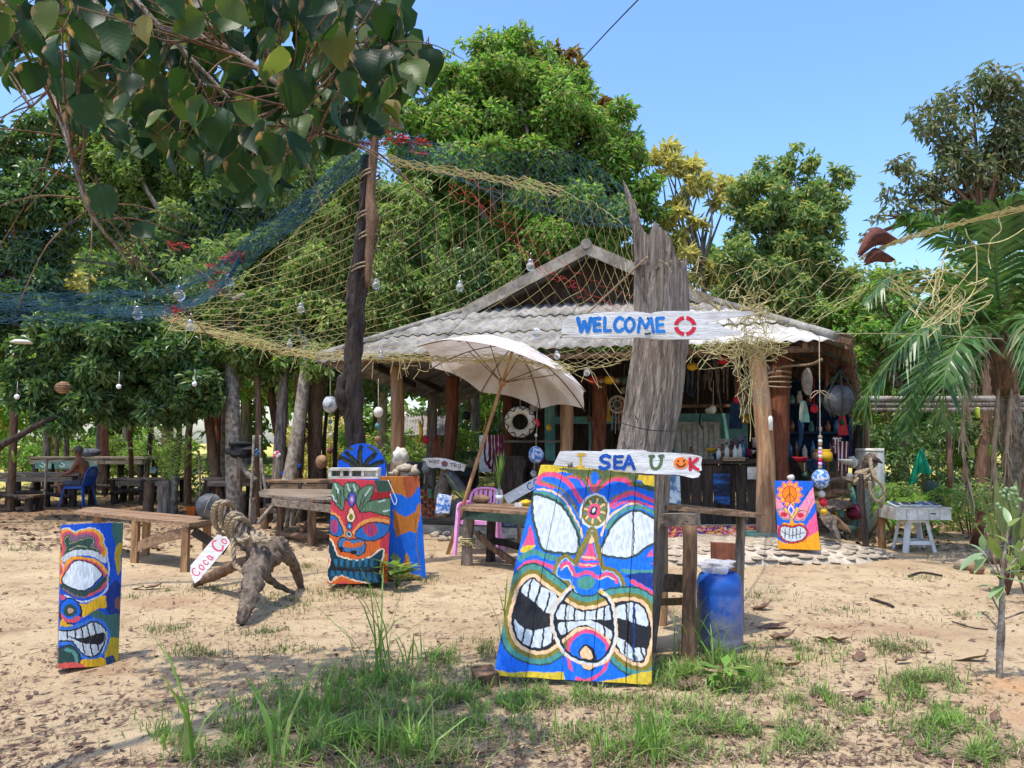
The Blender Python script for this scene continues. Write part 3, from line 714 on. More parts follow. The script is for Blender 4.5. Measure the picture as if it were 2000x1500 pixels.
# far wall of woodland: whole trees sharing four crowns
def far_proto(seed,leaf,bark,h,w):
 r2=random.Random(seed);t=thing('forest_tree',(0,0,0),'x','tree')
 cl=[]
 for k in range(52):
  a=r2.uniform(0,6.28);q=r2.random()**.5;z=h*(.34+.66*r2.random());k_=1-.55*abs((z/h)-.55)
  cl.append((math.cos(a)*w*q*k_,math.sin(a)*w*q*k_,z,w*.32*r2.uniform(.6,1.2)))
 mb=MB();tips=[Vector(x[:3])for x in r2.sample(cl,14)]
 limbs(mb,(0,0,0),(r2.uniform(-.2,.2),0,h*.38),tips,.11+.02*w,seed)
 mb.build('trunk',M[bark],t)
 V,Q=leaf_cloud(cl,150,.26,.12,seed,.5);np_mesh('crown',V,Q,None,[M[leaf]],t)
 return t
protos=[far_proto(201,'leaf_mid','bark_brown',7.5,2.6),far_proto(202,'leaf_dark','bark_grey',8.5,2.9),far_proto(203,'leaf_bright','bark_lichen',6.5,2.4),far_proto(204,'leaf_olive','bark_brown',7.0,2.5)]
FARS=[(-17,25,1,1.1),(-14.3,23,0,1.15),(-12,26,1,1.2),(-9.7,23.5,2,1.1),(-7.6,25,0,1.2),(-5.3,23,1,1.1),(-3.2,26,0,1.2),(-1.2,24,1,1.05),(1.2,26.5,0,1.1),(3.6,25,3,.95),(6.0,26,2,.85),(8.3,27,3,.9),(10.8,25.5,2,.8),(13.2,26,3,.95),(15.6,24,0,.9),(18,27,2,1.0),
  (-20,30,0,1.2),(-15.5,31,1,1.3),(-11,32,0,1.3),(-7,31,1,1.3),(-3,33,2,1.3),(1,33,1,1.2),(12.5,21,0,.7),(15,19.5,1,.75),(10.2,20.5,3,.65)]
used=[False]*4
for i,(x,y,k,s)in enumerate(FARS):
 o=protos[k]if not used[k]else copy_tree(protos[k]);used[k]=True
 s,y=(s*1.3,y+9)if x<-2.5 else(s,y)
 o.location=(x,y,gz(x,y));o.rotation_euler=(0,0,i*1.7);o.scale=(s,s,s*(1.0+.1*math.sin(i)))
 side='left' if x<-2.5 else 'right'
 kind=['mid green','dark green','light green','olive green'][k]
 tag(o,f'{kind} woodland tree in the far row of trees {"left of" if x<-2.5 else "behind or right of"} the hut','tree',f'{kind} woodland trees in the far row, {side} part')
# slender trunks seen below the crowns
def slim(px0,py0,px1,py1,w0,Y,bark,label,leafn=0,k=0,cat='tree',bend=.03):
 b0=gp(px0,Y);b0.z=gz(b0.x,b0.y);e=P(px1,py1,Y+.4)
 t=thing('slender_tree',b0,label,cat,'slender trunks under the left trees');mb=MB();r2=random.Random(px0)
 m1=b0.lerp(e,.5)+Vector((r2.uniform(-1,1)*bend,0,0))*(e-b0).length
 r0=Sz(w0/2,Y)
 mb.tube(catmull([b0-Vector((0,0,.1)),b0+Vector((0,0,.15)),m1,e],8),interp([r0*1.25,r0*1.05,r0*.95,r0*.75],25),9,rough=.18,seed=px0*.1)
 mb.build('trunk',M[bark],t)
 cl=[(*(e+Vector((r2.uniform(-.8,.8),r2.uniform(-.5,.8),r2.uniform(-.2,1.2)))),r2.uniform(.25,.45))for _ in range(9)]
 mb=MB()
 for q in cl[:5]:mb.tube(catmull([e,e.lerp(Vector(q[:3]),.5)+Vector((0,0,.15)),Vector(q[:3])],4),interp([r0*.6,.012],9),5)
 mb.build('limb',M[bark],t)
 V,Q=leaf_cloud(cl,90,.17,.07,px0,.6);np_mesh('crown',V,Q,None,[M['leaf_mid' if k else 'leaf_dark']],t)
slim(462,935,448,590,30,14.6,'bark_lichen','pale grey lichen-spotted trunk behind the black driftwood on its stand',k=1)
slim(436,930,395,670,20,15.2,'bark_brown','curved brown trunk just left of the pale lichen-spotted trunk')
slim(425,925,432,640,16,16.2,'bark_red','reddish straight trunk seen left of the pale trunk')
slim(556,925,600,690,28,14.2,'bark_lichen','mottled trunk leaning right, front of the trunk cluster',k=1)
slim(540,920,556,690,24,14.8,'bark_grey','upright grey trunk at the left of the trunk cluster')
slim(572,922,585,680,24,15.0,'bark_brown','brown trunk in the middle of the trunk cluster',k=1)
slim(590,920,520,700,18,15.6,'bark_brown','trunk crossing leftwards behind the trunk cluster')
slim(622,930,618,700,9,15.5,'bark_dark','thin dark stem right of the trunk cluster')
slim(640,930,645,740,8,16,'bark_dark','thin dark stem close to the leaning pole',k=1)
slim(658,930,665,740,9,16.8,'bark_dark','thin dark stem just left of the leaning pole')
slim(610,930,605,730,8,17.2,'bark_brown','thin brown stem behind the trunk cluster',k=1)
slim(372,915,380,740,14,17.5,'bark_brown','brown trunk behind the fern clump')
slim(345,910,352,760,12,19,'bark_dark','dark trunk left of the fern clump',k=1)
slim(135,890,128,770,10,20,'bark_dark','thin leaning trunk behind the seated man')
slim(118,890,105,780,8,20.5,'bark_brown','thin trunk bent left behind the tables',k=1)
slim(212,900,205,780,16,21,'bark_red','reddish trunk in the sunlit gap behind the long table')
slim(196,900,192,790,12,21.5,'bark_grey','grey trunk beside the reddish one in the sunlit gap',k=1)
slim(96,890,100,800,12,23,'bark_red','short reddish trunk far back at the left')
slim(290,905,300,780,10,22,'bark_dark','dark stem between the long table and the fern',k=1)
# leaning branch at the far left
mb=MB();mb.tube(catmull([gp(-25,14)+Vector((0,0,.4)),P(-10,885,14),P(40,850,14),P(85,825,14),P(140,800,14.3)],6),interp([.09,.07,.06,.05,.03],25),8,rough=.15)
b0=gp(-25,14);solo(mb,'fallen_branch',M['bark_dark'],b0,'long dark branch leaning up from the left edge behind the tables','branch')
# creepers hanging among the trees behind the pole
for i,(px,py,l)in enumerate([(700,420,200),(760,440,180),(820,450,190),(880,480,150),(930,470,150),(640,470,160),(590,500,150),(980,500,110)]):
 r2=random.Random(i);Y=14.6+r2.uniform(-.3,.8);mb=MB();cl=[]
 for s in range(7):
  x0=px+r2.uniform(-35,35);y0=py+r2.uniform(-40,30);ll=l*r2.uniform(.6,1.1)
  pts=[P(x0+r2.uniform(-6,6),y0+ll*q,Y)for q in(0,.33,.66,1)]
  mb.tube(catmull(pts,4),.008,4)
  for p in pts[1:]+[pts[1].lerp(pts[2],.5),pts[2].lerp(pts[3],.5)]:cl.append((*p,.16*r2.uniform(.7,1.4)))
 t=thing('creeper',P(px,py,Y),['creepers hanging just left of the top of the dark pole'if 0 else 'curtain of creepers directly behind the lashed middle of the dark pole','curtain of creepers one step right of the dark pole','creeper curtain halfway between the dark pole and the gable','creeper curtain under the gap of sky in the big tree','creeper curtain left of the gable slope','creepers hanging close left of the dark pole','creeper curtain above the trunk cluster','creepers nearest the gable peak'][i],'creeper','creepers hanging in the trees around the dark pole')
 mb.build('stem',M['bark_brown'],t);V,Q=leaf_cloud(cl,26,.13,.055,300+i,1.2);np_mesh('foliage',V,Q,None,[M['leaf_mid' if i%2 else 'leaf_dark']],t)
# undergrowth
def bush(px,Y,w,h,leaf,lb,seed,L=.12,W=.05,n=80,lift=0,group=None):
 b0=gp(px,Y);b0.z=gz(b0.x,b0.y);r2=random.Random(seed);W_=Sz(w,Y);H_=Sz(h,Y)
 cl=[(b0.x+r2.uniform(-1,1)*W_/2,b0.y+r2.uniform(-.5,.5)*min(W_,1.5),b0.z+lift+H_*(.12+.8*r2.random()),.22*r2.uniform(.6,1.3))for _ in range(max(8,int(W_*H_*9)))]
 t=thing('bush',b0,lb,'bush',group);mb=MB()
 for q in cl[::2]:mb.tube([(q[0]*.5+b0.x*.5,q[1]*.5+b0.y*.5,b0.z),Vector(q[:3])],[.014,.006],4)
 mb.build('stem',M['bark_brown'],t)
 V,Q=leaf_cloud(cl,n,L,W,seed,.4);np_mesh('foliage',V,Q,None,[M[leaf]],t)
bush(60,27,320,60,'leaf_bright','sunlit yellow green undergrowth far behind the left tables',401,.2,.07,60)
bush(260,28,260,70,'leaf_bright','sunlit bright bushes far back between the left trunks',402,.2,.07,60)
bush(470,20,150,60,'leaf_mid','green undergrowth behind the pale lichen-spotted trunk',403,.16,.06,70)
bush(640,22,160,150,'leaf_yellow','yellow sunlit undergrowth right of the trunk cluster',404,.18,.06,50)
bush(740,20,150,130,'leaf_bright','light green bush seen between the pole and the left hut post',405,.16,.06,55)
bush(850,23,160,120,'leaf_bright','sunlit bush behind the small house at the back of the hut',406,.18,.06,55)
bush(330,20,180,45,'leaf_dark','low dark bush behind the fern clump',407,.14,.06,70)
bush(180,24,150,90,'leaf_mid','mid green bush behind the seated man',408,.18,.07,50)
bush(1800,15.5,260,190,'leaf_dark','dark bush filling the space behind the pole rail at right',409,.13,.055,80)
bush(1780,13.5,210,75,'leaf_mid','low green bush behind the white stool and crate',410,.11,.045,80)
bush(1890,12.6,190,120,'leaf_olive','pale green bush between the ferny plant and the palm',411,.12,.045,60)
bush(1960,16,200,230,'leaf_bright','sunlit bush behind the palm trunk',412,.16,.06,55)
bush(1990,9.0,110,110,'leaf_mid','green bush at the right edge behind the coconut',413,.12,.05,60)
bush(1060,27,500,140,'leaf_dark','dark undergrowth directly behind the hut',414,.2,.08,40)
# distant woodland closing the view
r2=random.Random(77);cl=[]
for k in range(420):
 a=r2.uniform(-1.15,1.15);D=r2.uniform(42,60);cl.append((math.sin(a)*D,math.cos(a)*D,r2.uniform(.3,9 if a<-.1 else 5),r2.uniform(1.0,1.8)))
V,Q=leaf_cloud(cl,130,.6,.3,78,.4)
tag(np_mesh('distant_wood',V,Q,None,[M['leaf_bright']]),kind='stuff')
# ---------------------------------------------------------------- the overhanging big-leaved tree
def big_leaf(seed):
 r2=random.Random(seed);cu=r2.uniform(.3,1.8);n=8;vs=[];wv=r2.uniform(.004,.016)
 prof=[.02,.30,.40,.41,.36,.26,.13,.0]
 for i in range(n):
  t=i/(n-1);z=-.2*t*t*cu+.05*math.sin(t*5+seed);w=prof[i]*r2.uniform(.92,1.08)
  vs+=[(t,-w,z+w*.30+wv*math.sin(i*2.1+seed)),(t,-w*.5,z+w*.10),(t,0,z-.015),(t,w*.5,z+w*.10),(t,w,z+w*.30+wv*math.cos(i*1.7+seed))]
 fs=[(5*i+k,5*i+5+k,5*i+6+k,5*i+k+1)for i in range(n-1)for k in range(4)]
 mb=MB();mb.add(vs,fs,0,True);mb.tube([(-.3,0,.03),(0,0,-.01)],.018,4,mi=1)
 o=mb.build('leaf',[bigleaf_mat(),M['bark_brown']]);d=o.data;bpy.data.objects.remove(o);return d
_blm=[]
def bigleaf_mat():
 if _blm:return _blm[0]
 m,nt,N,L,b=_base('teak_leaf')
 tc=N.new('ShaderNodeTexCoord');oi=N.new('ShaderNodeObjectInfo');sx=N.new('ShaderNodeSeparateXYZ');L.new(tc.outputs['Object'],sx.inputs[0])
 r=N.new('ShaderNodeValToRGB');el=r.color_ramp.elements
 for i,(p,cc)in enumerate([(0,c(26,50,26)),(.5,c(36,64,31)),(.8,c(52,82,40)),(.95,c(84,104,48)),(1,c(150,140,80))]):
  e=el[i]if i<2 else el.new(p);e.position=p;e.color=(*cc,1)
 L.new(oi.outputs['Random'],r.inputs[0])
 nz=N.new('ShaderNodeTexNoise');nz.inputs['Scale'].default_value=3.5;nz.inputs['Detail'].default_value=5;L.new(tc.outputs['Object'],nz.inputs['Vector'])
 # brown rim: |y| and tip distance plus noise
 ab=N.new('ShaderNodeMath');ab.operation='ABSOLUTE';L.new(sx.outputs['Y'],ab.inputs[0])
 rim=N.new('ShaderNodeMath');rim.operation='MULTIPLY_ADD';L.new(nz.outputs[0],rim.inputs[0]);rim.inputs[1].default_value=.5;L.new(ab.outputs[0],rim.inputs[2])
 r3=N.new('ShaderNodeValToRGB');r3.color_ramp.elements[0].position=.60;r3.color_ramp.elements[1].position=.68;L.new(rim.outputs[0],r3.inputs[0])
 mx=N.new('ShaderNodeMix');mx.data_type='RGBA';L.new(r3.outputs[0],mx.inputs['Factor']);L.new(r.outputs[0],mx.inputs['A']);mx.inputs['B'].default_value=(*c(150,124,92),1)
 # veins
 wv=N.new('ShaderNodeTexWave');wv.inputs['Scale'].default_value=2.6;wv.inputs['Distortion'].default_value=.4
 mpp=N.new('ShaderNodeCombineXYZ');sb=N.new('ShaderNodeMath');sb.operation='MULTIPLY_ADD';L.new(ab.outputs[0],sb.inputs[0]);sb.inputs[1].default_value=-.8;L.new(sx.outputs['X'],sb.inputs[2])
 L.new(sb.outputs[0],mpp.inputs[0]);L.new(mpp.outputs[0],wv.inputs['Vector'])
 r4=N.new('ShaderNodeValToRGB');r4.color_ramp.elements[0].position=.9;r4.color_ramp.elements[0].color=(1,1,1,1);r4.color_ramp.elements[1].position=1;r4.color_ramp.elements[1].color=(1.12,1.12,1.05,1);L.new(wv.outputs[0],r4.inputs[0])
 m2=N.new('ShaderNodeMix');m2.data_type='RGBA';m2.blend_type='MULTIPLY';m2.inputs['Factor'].default_value=1;L.new(mx.outputs['Result'],m2.inputs['A']);L.new(r4.outputs[0],m2.inputs['B'])
 out=m2.outputs['Result'];L.new(out,b.inputs['Base Color']);b.inputs['Roughness'].default_value=.48;b.inputs['Specular IOR Level'].default_value=.3
 bp=N.new('ShaderNodeBump');bp.inputs['Strength'].default_value=.03;bp.inputs['Distance'].default_value=.02;L.new(wv.outputs[0],bp.inputs['Height']);L.new(bp.outputs[0],b.inputs['Normal'])
 tr=N.new('ShaderNodeBsdfTranslucent');hs=N.new('ShaderNodeMix');hs.data_type='RGBA';hs.blend_type='MULTIPLY';hs.inputs['Factor'].default_value=1
 L.new(out,hs.inputs['A']);hs.inputs['B'].default_value=(1.5,1.4,.7,1);L.new(hs.outputs['Result'],tr.inputs[0])
 ms=N.new('ShaderNodeMixShader');ms.inputs[0].default_value=.42;L.new(b.outputs[0],ms.inputs[1]);L.new(tr.outputs[0],ms.inputs[2]);L.new(ms.outputs[0],N['Material Output'].inputs['Surface'])
 _blm.append(m);return m
def in_poly(x,y,poly):
 r=False;n=len(poly)
 for i in range(n):
  x1,y1=poly[i];x2,y2=poly[i-1]
  if(y1>y)!=(y2>y)and x<(x2-x1)*(y-y1)/(y2-y1+1e-9)+x1:r=not r
 return r
def overhang():
 b0=Vector((-3.9,1.2,0));b0.z=gz(b0.x,b0.y)
 t=thing('overhanging_tree',b0,'big-leaved tree whose dark branch hangs into the top left of the view','tree')
 mb=MB();top=Vector((-3.6,1.5,4.3));limbs(mb,b0,top,[],.16,5);mb.build('trunk',M['bark_grey'],t)
 r2=random.Random(12);BL=[big_leaf(s)for s in range(6)]
 mains=[[top,P(-150,-260,3.2),P(120,-140,3.1),P(320,60,3.0),P(470,220,3.0),P(520,330,3.0)],[top,P(0,-330,3.4),P(330,-230,3.3),P(600,-60,3.2),P(700,100,3.1),P(760,170,3.1)],
             [P(120,-140,3.1),P(200,60,2.9),P(100,170,2.9),P(60,210,2.9)],[P(320,60,3.0),P(420,80,2.8),P(560,180,2.7),P(620,260,2.7)],[P(100,170,2.9),P(150,330,2.8),P(180,420,2.8),P(260,520,2.9)],
             [top,P(-200,-100,3.6),P(-20,10,3.6),P(60,60,3.6)]]
 mb=MB()
 for k,m_ in enumerate(mains):
  mb.tube(catmull(m_,6),interp([.05 if k<2 else .014,.03 if k<2 else .01,.012,.006,.003],(len(m_)-1)*6+1),7,rough=.1)
 mb.build('branch',M['bark_grey'],t)
 pts_main=[p for m_ in mains for p in catmull(m_,8)]
 poly=[(-40,-60),(790,-60),(800,60),(840,105),(835,155),(770,200),(755,250),(700,275),(640,300),(590,310),(550,375),(505,400),(465,395),(425,350),(390,320),(300,300),(240,310),(205,230),(165,240),(120,250),(95,120),(60,170),(-40,180)]
 twigs=MB();n=0;k=0
 while n<288 and k<4000:
  k+=1;px=r2.uniform(-40,850);py=r2.uniform(-70,390)
  if not in_poly(px,py,poly):continue
  if px<200 and r2.random()<.2:continue
  Y=r2.uniform(2.3,3.6);p=P(px,py,Y);L=r2.uniform(.11,.18)
  az=r2.uniform(0,6.28);dn=r2.uniform(.5,1.45)
  ax=Vector((math.cos(az)*math.cos(dn),math.sin(az)*math.cos(dn),-math.sin(dn)))
  nr=Vector((r2.gauss(0,.6),-r2.uniform(.2,1.4),r2.uniform(.1,1.0)));y=nr.cross(ax).normalized();z=ax.cross(y)
  o=bpy.data.objects.new('leaf',BL[k%6]);link(o,t)
  R=Matrix((ax,y,z)).transposed().to_4x4();s=L*.86
  o.matrix_basis=Matrix.Translation(p-ax*L*.5-LOC[t.name])@R@Matrix.Diagonal((s,s*r2.uniform(.85,1.1),s,1));n+=1
  if n%3==0:
   q=min(pts_main,key=lambda a:(a-p).length);twigs.tube(catmull([q,q.lerp(p,.5)+Vector((0,0,.05)),p-ax*L*.75],4),interp([.005,.0025],9),4)
 for(px,py,L,rz,Y)in[(225,85,.19,-1.2,2.6),(205,400,.16,-1.2,2.7),(285,455,.12,-.5,2.75),(160,240,.17,-1.4,2.7),(600,10,.2,-1.2,2.5),(660,90,.2,-1.3,2.6),(840,130,.17,-1.5,3.0),(470,340,.17,-1.6,2.7),(525,340,.17,-1.5,2.7)]:
  p=P(px,py,Y);ax=Vector((math.cos(rz),-.1,math.sin(rz))).normalized();nr=Vector((.1,-1,.5));y=nr.cross(ax).normalized();z=ax.cross(y)
  o=bpy.data.objects.new('leaf',BL[int(px)%6]);link(o,t);s=L*.86
  o.matrix_basis=Matrix.Translation(p-ax*L*.5-LOC[t.name])@Matrix((ax,y,z)).transposed().to_4x4()@Matrix.Diagonal((s,s,s,1))
  q=min(pts_main,key=lambda a:(a-p).length);twigs.tube(catmull([q,q.lerp(p,.5),p-ax*L*.75],4),interp([.005,.0025],9),4)
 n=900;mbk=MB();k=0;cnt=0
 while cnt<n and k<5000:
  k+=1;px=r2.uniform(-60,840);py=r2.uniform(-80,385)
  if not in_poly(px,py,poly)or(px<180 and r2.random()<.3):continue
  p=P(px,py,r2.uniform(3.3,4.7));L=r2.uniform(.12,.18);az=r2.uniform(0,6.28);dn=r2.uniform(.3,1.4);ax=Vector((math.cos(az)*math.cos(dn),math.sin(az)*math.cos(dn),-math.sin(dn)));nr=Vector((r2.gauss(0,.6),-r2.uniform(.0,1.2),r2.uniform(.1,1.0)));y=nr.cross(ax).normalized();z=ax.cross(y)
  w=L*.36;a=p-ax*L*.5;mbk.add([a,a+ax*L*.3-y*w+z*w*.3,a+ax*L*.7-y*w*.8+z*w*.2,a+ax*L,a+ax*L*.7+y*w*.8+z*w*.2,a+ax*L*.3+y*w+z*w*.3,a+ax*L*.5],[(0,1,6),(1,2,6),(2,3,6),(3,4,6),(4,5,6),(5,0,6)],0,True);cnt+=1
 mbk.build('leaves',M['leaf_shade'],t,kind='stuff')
 for k in range(90):
  q=r2.choice(pts_main[8:]);e=q+Vector((r2.uniform(-.5,.5),r2.uniform(-.4,.4),r2.uniform(-.5,.15)))
  twigs.tube(catmull([q,q.lerp(e,.5)+Vector((r2.uniform(-.06,.06),0,.04)),e],4),interp([.004,.0018],9),4)
 twigs.build('twig',M['bark_brown'],t,kind='stuff')
overhang()
# ---------------------------------------------------------------- the hut
HL=P(620,697,12.2);HR=P(1632,654,10.4)
wv=Vector((HR.x-HL.x,HR.y-HL.y,0));HW=wv.length;wv.normalize();dv=Vector((-wv.y,wv.x,0))
if dv.y<0:dv=-dv
ZE=(HL.z+HR.z)/2
def H(a,b,z):return Vector((HL.x,HL.y,0))+wv*a+dv*b+Vector((0,0,z))
def HB(px,py,b):
 dx=(px-1000)/F;dy=(750-py)/F;d=Vector((dx,cp-dy*sp,sp+dy*cp));o=Vector((0,0,CAMZ))
 t=(b-(o-Vector((HL.x,HL.y,0))).dot(dv))/d.dot(dv);return o+d*t
hut=thing('beach_bar',H(HW/2,1,0),'open beach bar hut with grey corrugated hip roof and front gable','hut')
BT=2.25;gl=HB(930,612,BT);gr=HB(1372,582,BT);ap=HB(1150,490,BT)
aL=(gl-H(0,0,0)).dot(wv);aR=(gr-H(0,0,0)).dot(wv);aA=(ap-H(0,0,0)).dot(wv);ZT=(gl.z+gr.z)/2
def sheet(fn,u0,u1,v0,v1,lift=0.0,mi='roof',per=.18,amp=.017,jit=.006):
 """one corrugated sheet; fn(u,v)->(point, normal), u across, v down-slope upward"""
 nu=max(6,int((u1-u0)/per*6));nv=3;vs=[];j=[rnd.uniform(-jit,jit)for _ in range(4)]
 for s in(1,0):
  for i in range(nu+1):
   for k in range(nv+1):
    u=u0+(u1-u0)*i/nu;v=v0+(v1-v0)*k/nv
    p,nn,q=fn(u,v)
    jj=j[0]+(j[1]-j[0])*i/nu+(j[2]-j[3])*k/nv
    vs.append(p+nn*(amp*math.sin(2*math.pi*q/per)+lift+jj-(0 if s else .008)))
 fs=[];w=nv+1;o=(nu+1)*w
 for i in range(nu):
  for k in range(nv):
   a=i*w+k;fs.append((a,a+w,a+w+1,a+1));fs.append((o+a+1,o+a+w+1,o+a+w,o+a))
 for i in range(nu):
  a=i*w;fs.append((a,o+a,o+a+w,a+w));a+=nv;fs.append((a,a+w,o+a+w,o+a))
 for k in range(nv):
  fs.append((k,k+1,o+k+1,o+k));a=nu*w+k;fs.append((a,o+a,o+a+1,a+1))
 mb=MB();mb.add(vs,fs,0,True);mb.build('roof_sheet',M[mi],hut)
nf=(dv*-(ZT-ZE)+Vector((0,0,BT))).normalized()
def front(u,v):
 b=v;lo=aL*b/BT;hi=HW-(HW-aR)*b/BT
 q=min(max(u,lo),hi);e=ZE-.10*math.exp(-((q)/1.4)**2)*(1-b/BT)
 return H(q,b,e+(ZT-e)*b/BT),nf,q
for r_,(v0,v1)in enumerate([(-.06,.92),(.80,1.72),(1.60,2.34)]):
 u=-.05;k=0
 while u<HW:
  u1=min(u+1.02,HW+.06);lo=aL*max(v0,0)/BT;hi=HW-(HW-aR)*max(v0,0)/BT
  if u1>lo+.1 and u<hi-.1:
   white=(u>HW-2.2 and r_==0)or(u>HW-2.6 and r_==1)
   sheet(front,u,u1,v0,v1,.02*r_+.008*(k%2),'roof_white' if white else 'roof')
  u=u1-.06;k+=1
# left hip slope, right lean-to slope and the upper roof behind the gable
BD=7.2;zLb=ZE-.42
def left(u,v):       # u along depth, v up-slope (0..aL)
 lo=v*BT/aL;q=min(max(u,lo),BD);e=ZE-.1+(zLb-ZE)*q/BD
 return H(v,q,e+(ZT-ZE)*v/aL*(1 if q>0 else 1)),(wv*-(ZT-ZE)+Vector((0,0,aL))).normalized(),q
u=0
while u<BD:
 for(v0,v1)in((-.05,1.35),(1.25,aL)):
  if u+1.02>v0*BT/aL:sheet(left,u,min(u+1.02,BD),v0,v1,.012*(int(u)%2)+.02*(v0>0))
 u+=.96
re0=P(1664,655,10.75);re1=P(1684,800,15.2)
def right(u,v):      # quad hr->re0->re1 lean-to
 top=H(aR+.2,BT,ZT).lerp(H(aR+.2,7,ZT),max(u,0));
 a=HR.lerp(HR,0)if u<=0 else HR
 e=re0.lerp(re1,min(max(u,0),1));t=H(HW-(HW-aR)*v,min(BT*v+u*5,7),ZE+(ZT-ZE)*v)if v>0 else e
 p=e.lerp(top,v);return p,Vector((.45,-.1,.88)),u*6
for k in range(6):
 for(v0,v1)in((0,.52),(.48,1.0)):sheet(right,k/6,(k+1)/6+.02,v0,v1,.015*(k%2)+.02*(v0>0),'roof',1.2)
ZR=ap.z
def upl(u,v):return H(aL+(aA-aL)*v,BT-.28+u,ZT+.03+(ZR-ZT)*v),(wv*-(ZR-ZT)+Vector((0,0,aA-aL))).normalized(),u
def upr(u,v):return H(aR+(aA-aR)*v,BT-.28+u,ZT+.03+(ZR-ZT)*v),(wv*(ZR-ZT)+Vector((0,0,aR-aA))).normalized(),u
for k in range(4):
 for fn in(upl,upr):sheet(fn,k*1.1,k*1.1+1.14,-.08,1.0,.01*(k%2))
def barge(a,b,nm,mi='trim'):
 mb=MB();a=Vector(a);b=Vector(b);d=(b-a).normalized();n=-dv;up=n.cross(d)
 if up.z<0:up=-up
 mb.prism([a+up*.03,b+up*.03,b-up*.17,a-up*.17],n,.035);mb.build(nm,M[mi],hut)
g0=H(aA,BT-.31,ZR+.05)
barge(H(aL-.25,BT-.31,ZT-.06),g0,'barge_board');barge(g0+wv*.01,H(aR+.25,BT-.312,ZT-.06),'barge_board')
mb=MB();mb.tube([H(aA,BT-.34,ZR+.05),H(aA,BT+4.3,ZR+.05)],.09,10);mb.build('ridge_cap',M['roof'],hut)
for pts,r_ in(([H(.0,0,ZE-.06),H(aL*.5,BT*.5,(ZE+ZT)/2+.02),H(aL,BT,ZT+.05)],.07),([H(HW,0,ZE+.03),H(aR,BT,ZT+.06)],.06)):
 mb=MB();n_=7
 for k in range(n_):
  a=pts[0].lerp(pts[-1],k/n_);b=pts[0].lerp(pts[-1],(k+1.12)/n_);mb.tube([a,b+Vector((0,0,.02))],[r_*1.1,r_*.85],9)
 mb.build('hip_cap',M['roof'],hut)
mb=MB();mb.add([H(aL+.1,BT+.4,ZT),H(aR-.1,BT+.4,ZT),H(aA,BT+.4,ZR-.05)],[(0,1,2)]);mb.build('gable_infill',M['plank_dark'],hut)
for a in[x*.78+.3 for x in range(10)]:
 mb=MB();b1=BT if aL*.9<a<aR else max(.5,BT*min(a/aL,(HW-a)/(HW-aR)));mb.bar(H(a,.04,ZE-.09),H(a,b1,ZE+(ZT-ZE)*b1/BT-.09),.07,.1,jit=.004);mb.build('rafter',M['bark_brown'],hut)
for b in(.1,1.0,1.9):
 mb=MB();e=aL*b/BT;mb.tube([H(e+.1,b,ZE+(ZT-ZE)*b/BT-.16),H(HW/2,b,ZE+(ZT-ZE)*b/BT-.17),H(HW-(HW-aR)*b/BT-.1,b,ZE+(ZT-ZE)*b/BT-.16)],.05,8,rough=.1);mb.build('purlin',M['bark_brown'],hut)
for b in(1.5,3.2,5.0):
 mb=MB();mb.bar(H(.35,b,zLb+.35),H(.35,b+1.9,zLb+.15),.08,.1);mb.build('side_beam',M['bark_dark'],hut)
for k in range(7):
 mb=MB();mb.bar(re0.lerp(re1,k/7)-Vector((0,0,.1)),H(aR+.3,BT+k*.6,ZT-.15),.06,.08);mb.build('rafter',M['bark_brown'],hut)
mb=MB();mb.bar(re0+Vector((-.05,.05,-.14)),re1+Vector((-.05,0,-.12)),.06,.09);mb.build('side_beam',M['bark_brown'],hut)
# posts
def post(px,pyb,pyt,Y,w,m,lean=0,n=10,seed=1,name='post',mid=0):
 b0=P(px,pyb,Y);t0=P(px+lean,pyt,Y);mb=MB();m1=b0.lerp(t0,.5)+Vector((Sz(mid,Y),0,0))
 mb.tube(catmull([b0-Vector((0,0,.25)),b0.lerp(t0,.1),m1,t0],8),interp([Sz(w/2,Y)*1.1,Sz(w/2,Y),Sz(w/2,Y)*.92],25),n,rough=.14,seed=seed);return mb.build(name,M[m],hut)
post(1498,1052,668,10.75,36,'post_wood',-24,12,3,mid=8)
post(1522,1000,690,12.2,40,'bark_red',6,10,4,mid=-4)
post(776,945,715,12.9,27,'post_wood',-2,10,5,mid=2)
post(872,930,735,14.6,26,'bark_red',12,10,6,mid=4)
post(1104,935,740,12.6,26,'post_wood',2,10,7,mid=2)
post(1168,945,735,13.6,30,'bark_red',4,10,8)
post(990,950,745,17.2,20,'bark_red',2,8,9)
post(1245,950,745,16.5,22,'bark_dark',0,8,10)
post(840,950,770,17,20,'bark_grey',6,8,12)
post(1672,1010,830,14.5,20,'bark_dark',4,8,13)
mb=MB();pb=P(1484,1053,10.75);mb.box((pb.x,pb.y,.13),(.40,.34,.22),jit=.008);mb.build('plinth',M['teal'],hut)
# floor, walls, counter
mb=MB();mb.prism([H(.6,.9,.13),H(HW-.7,.55,.13),H(HW-.3,6.9,.13),H(.3,6.9,.13)],(0,0,1),.3);mb.build('floor_slab',M['concrete'],hut)
def panel(pxy0,pxy1,b,m,th=.04,name='wall_panel'):
 a=HB(pxy0[0],pxy1[1],b);e=HB(pxy1[0],pxy1[1],b);t=HB(pxy0[0],pxy0[1],b);mb=MB()
 zt=t.z;mb.prism([a,Vector((e.x,e.y,a.z)),Vector((e.x,e.y,zt)),Vector((a.x,a.y,zt))],-dv,th);return mb.build(name,M[m]if isinstance(m,str)else m,hut)
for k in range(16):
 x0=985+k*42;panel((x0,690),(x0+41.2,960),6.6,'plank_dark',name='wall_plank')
panel((1064,770),(1084,900),5.4,'turq');panel((1084.5,814),(1252,828),5.4,'turq');panel((1300,808),(1462,905),5.4,'turq');panel((1150,828.5),(1160,905),5.4,'turq')
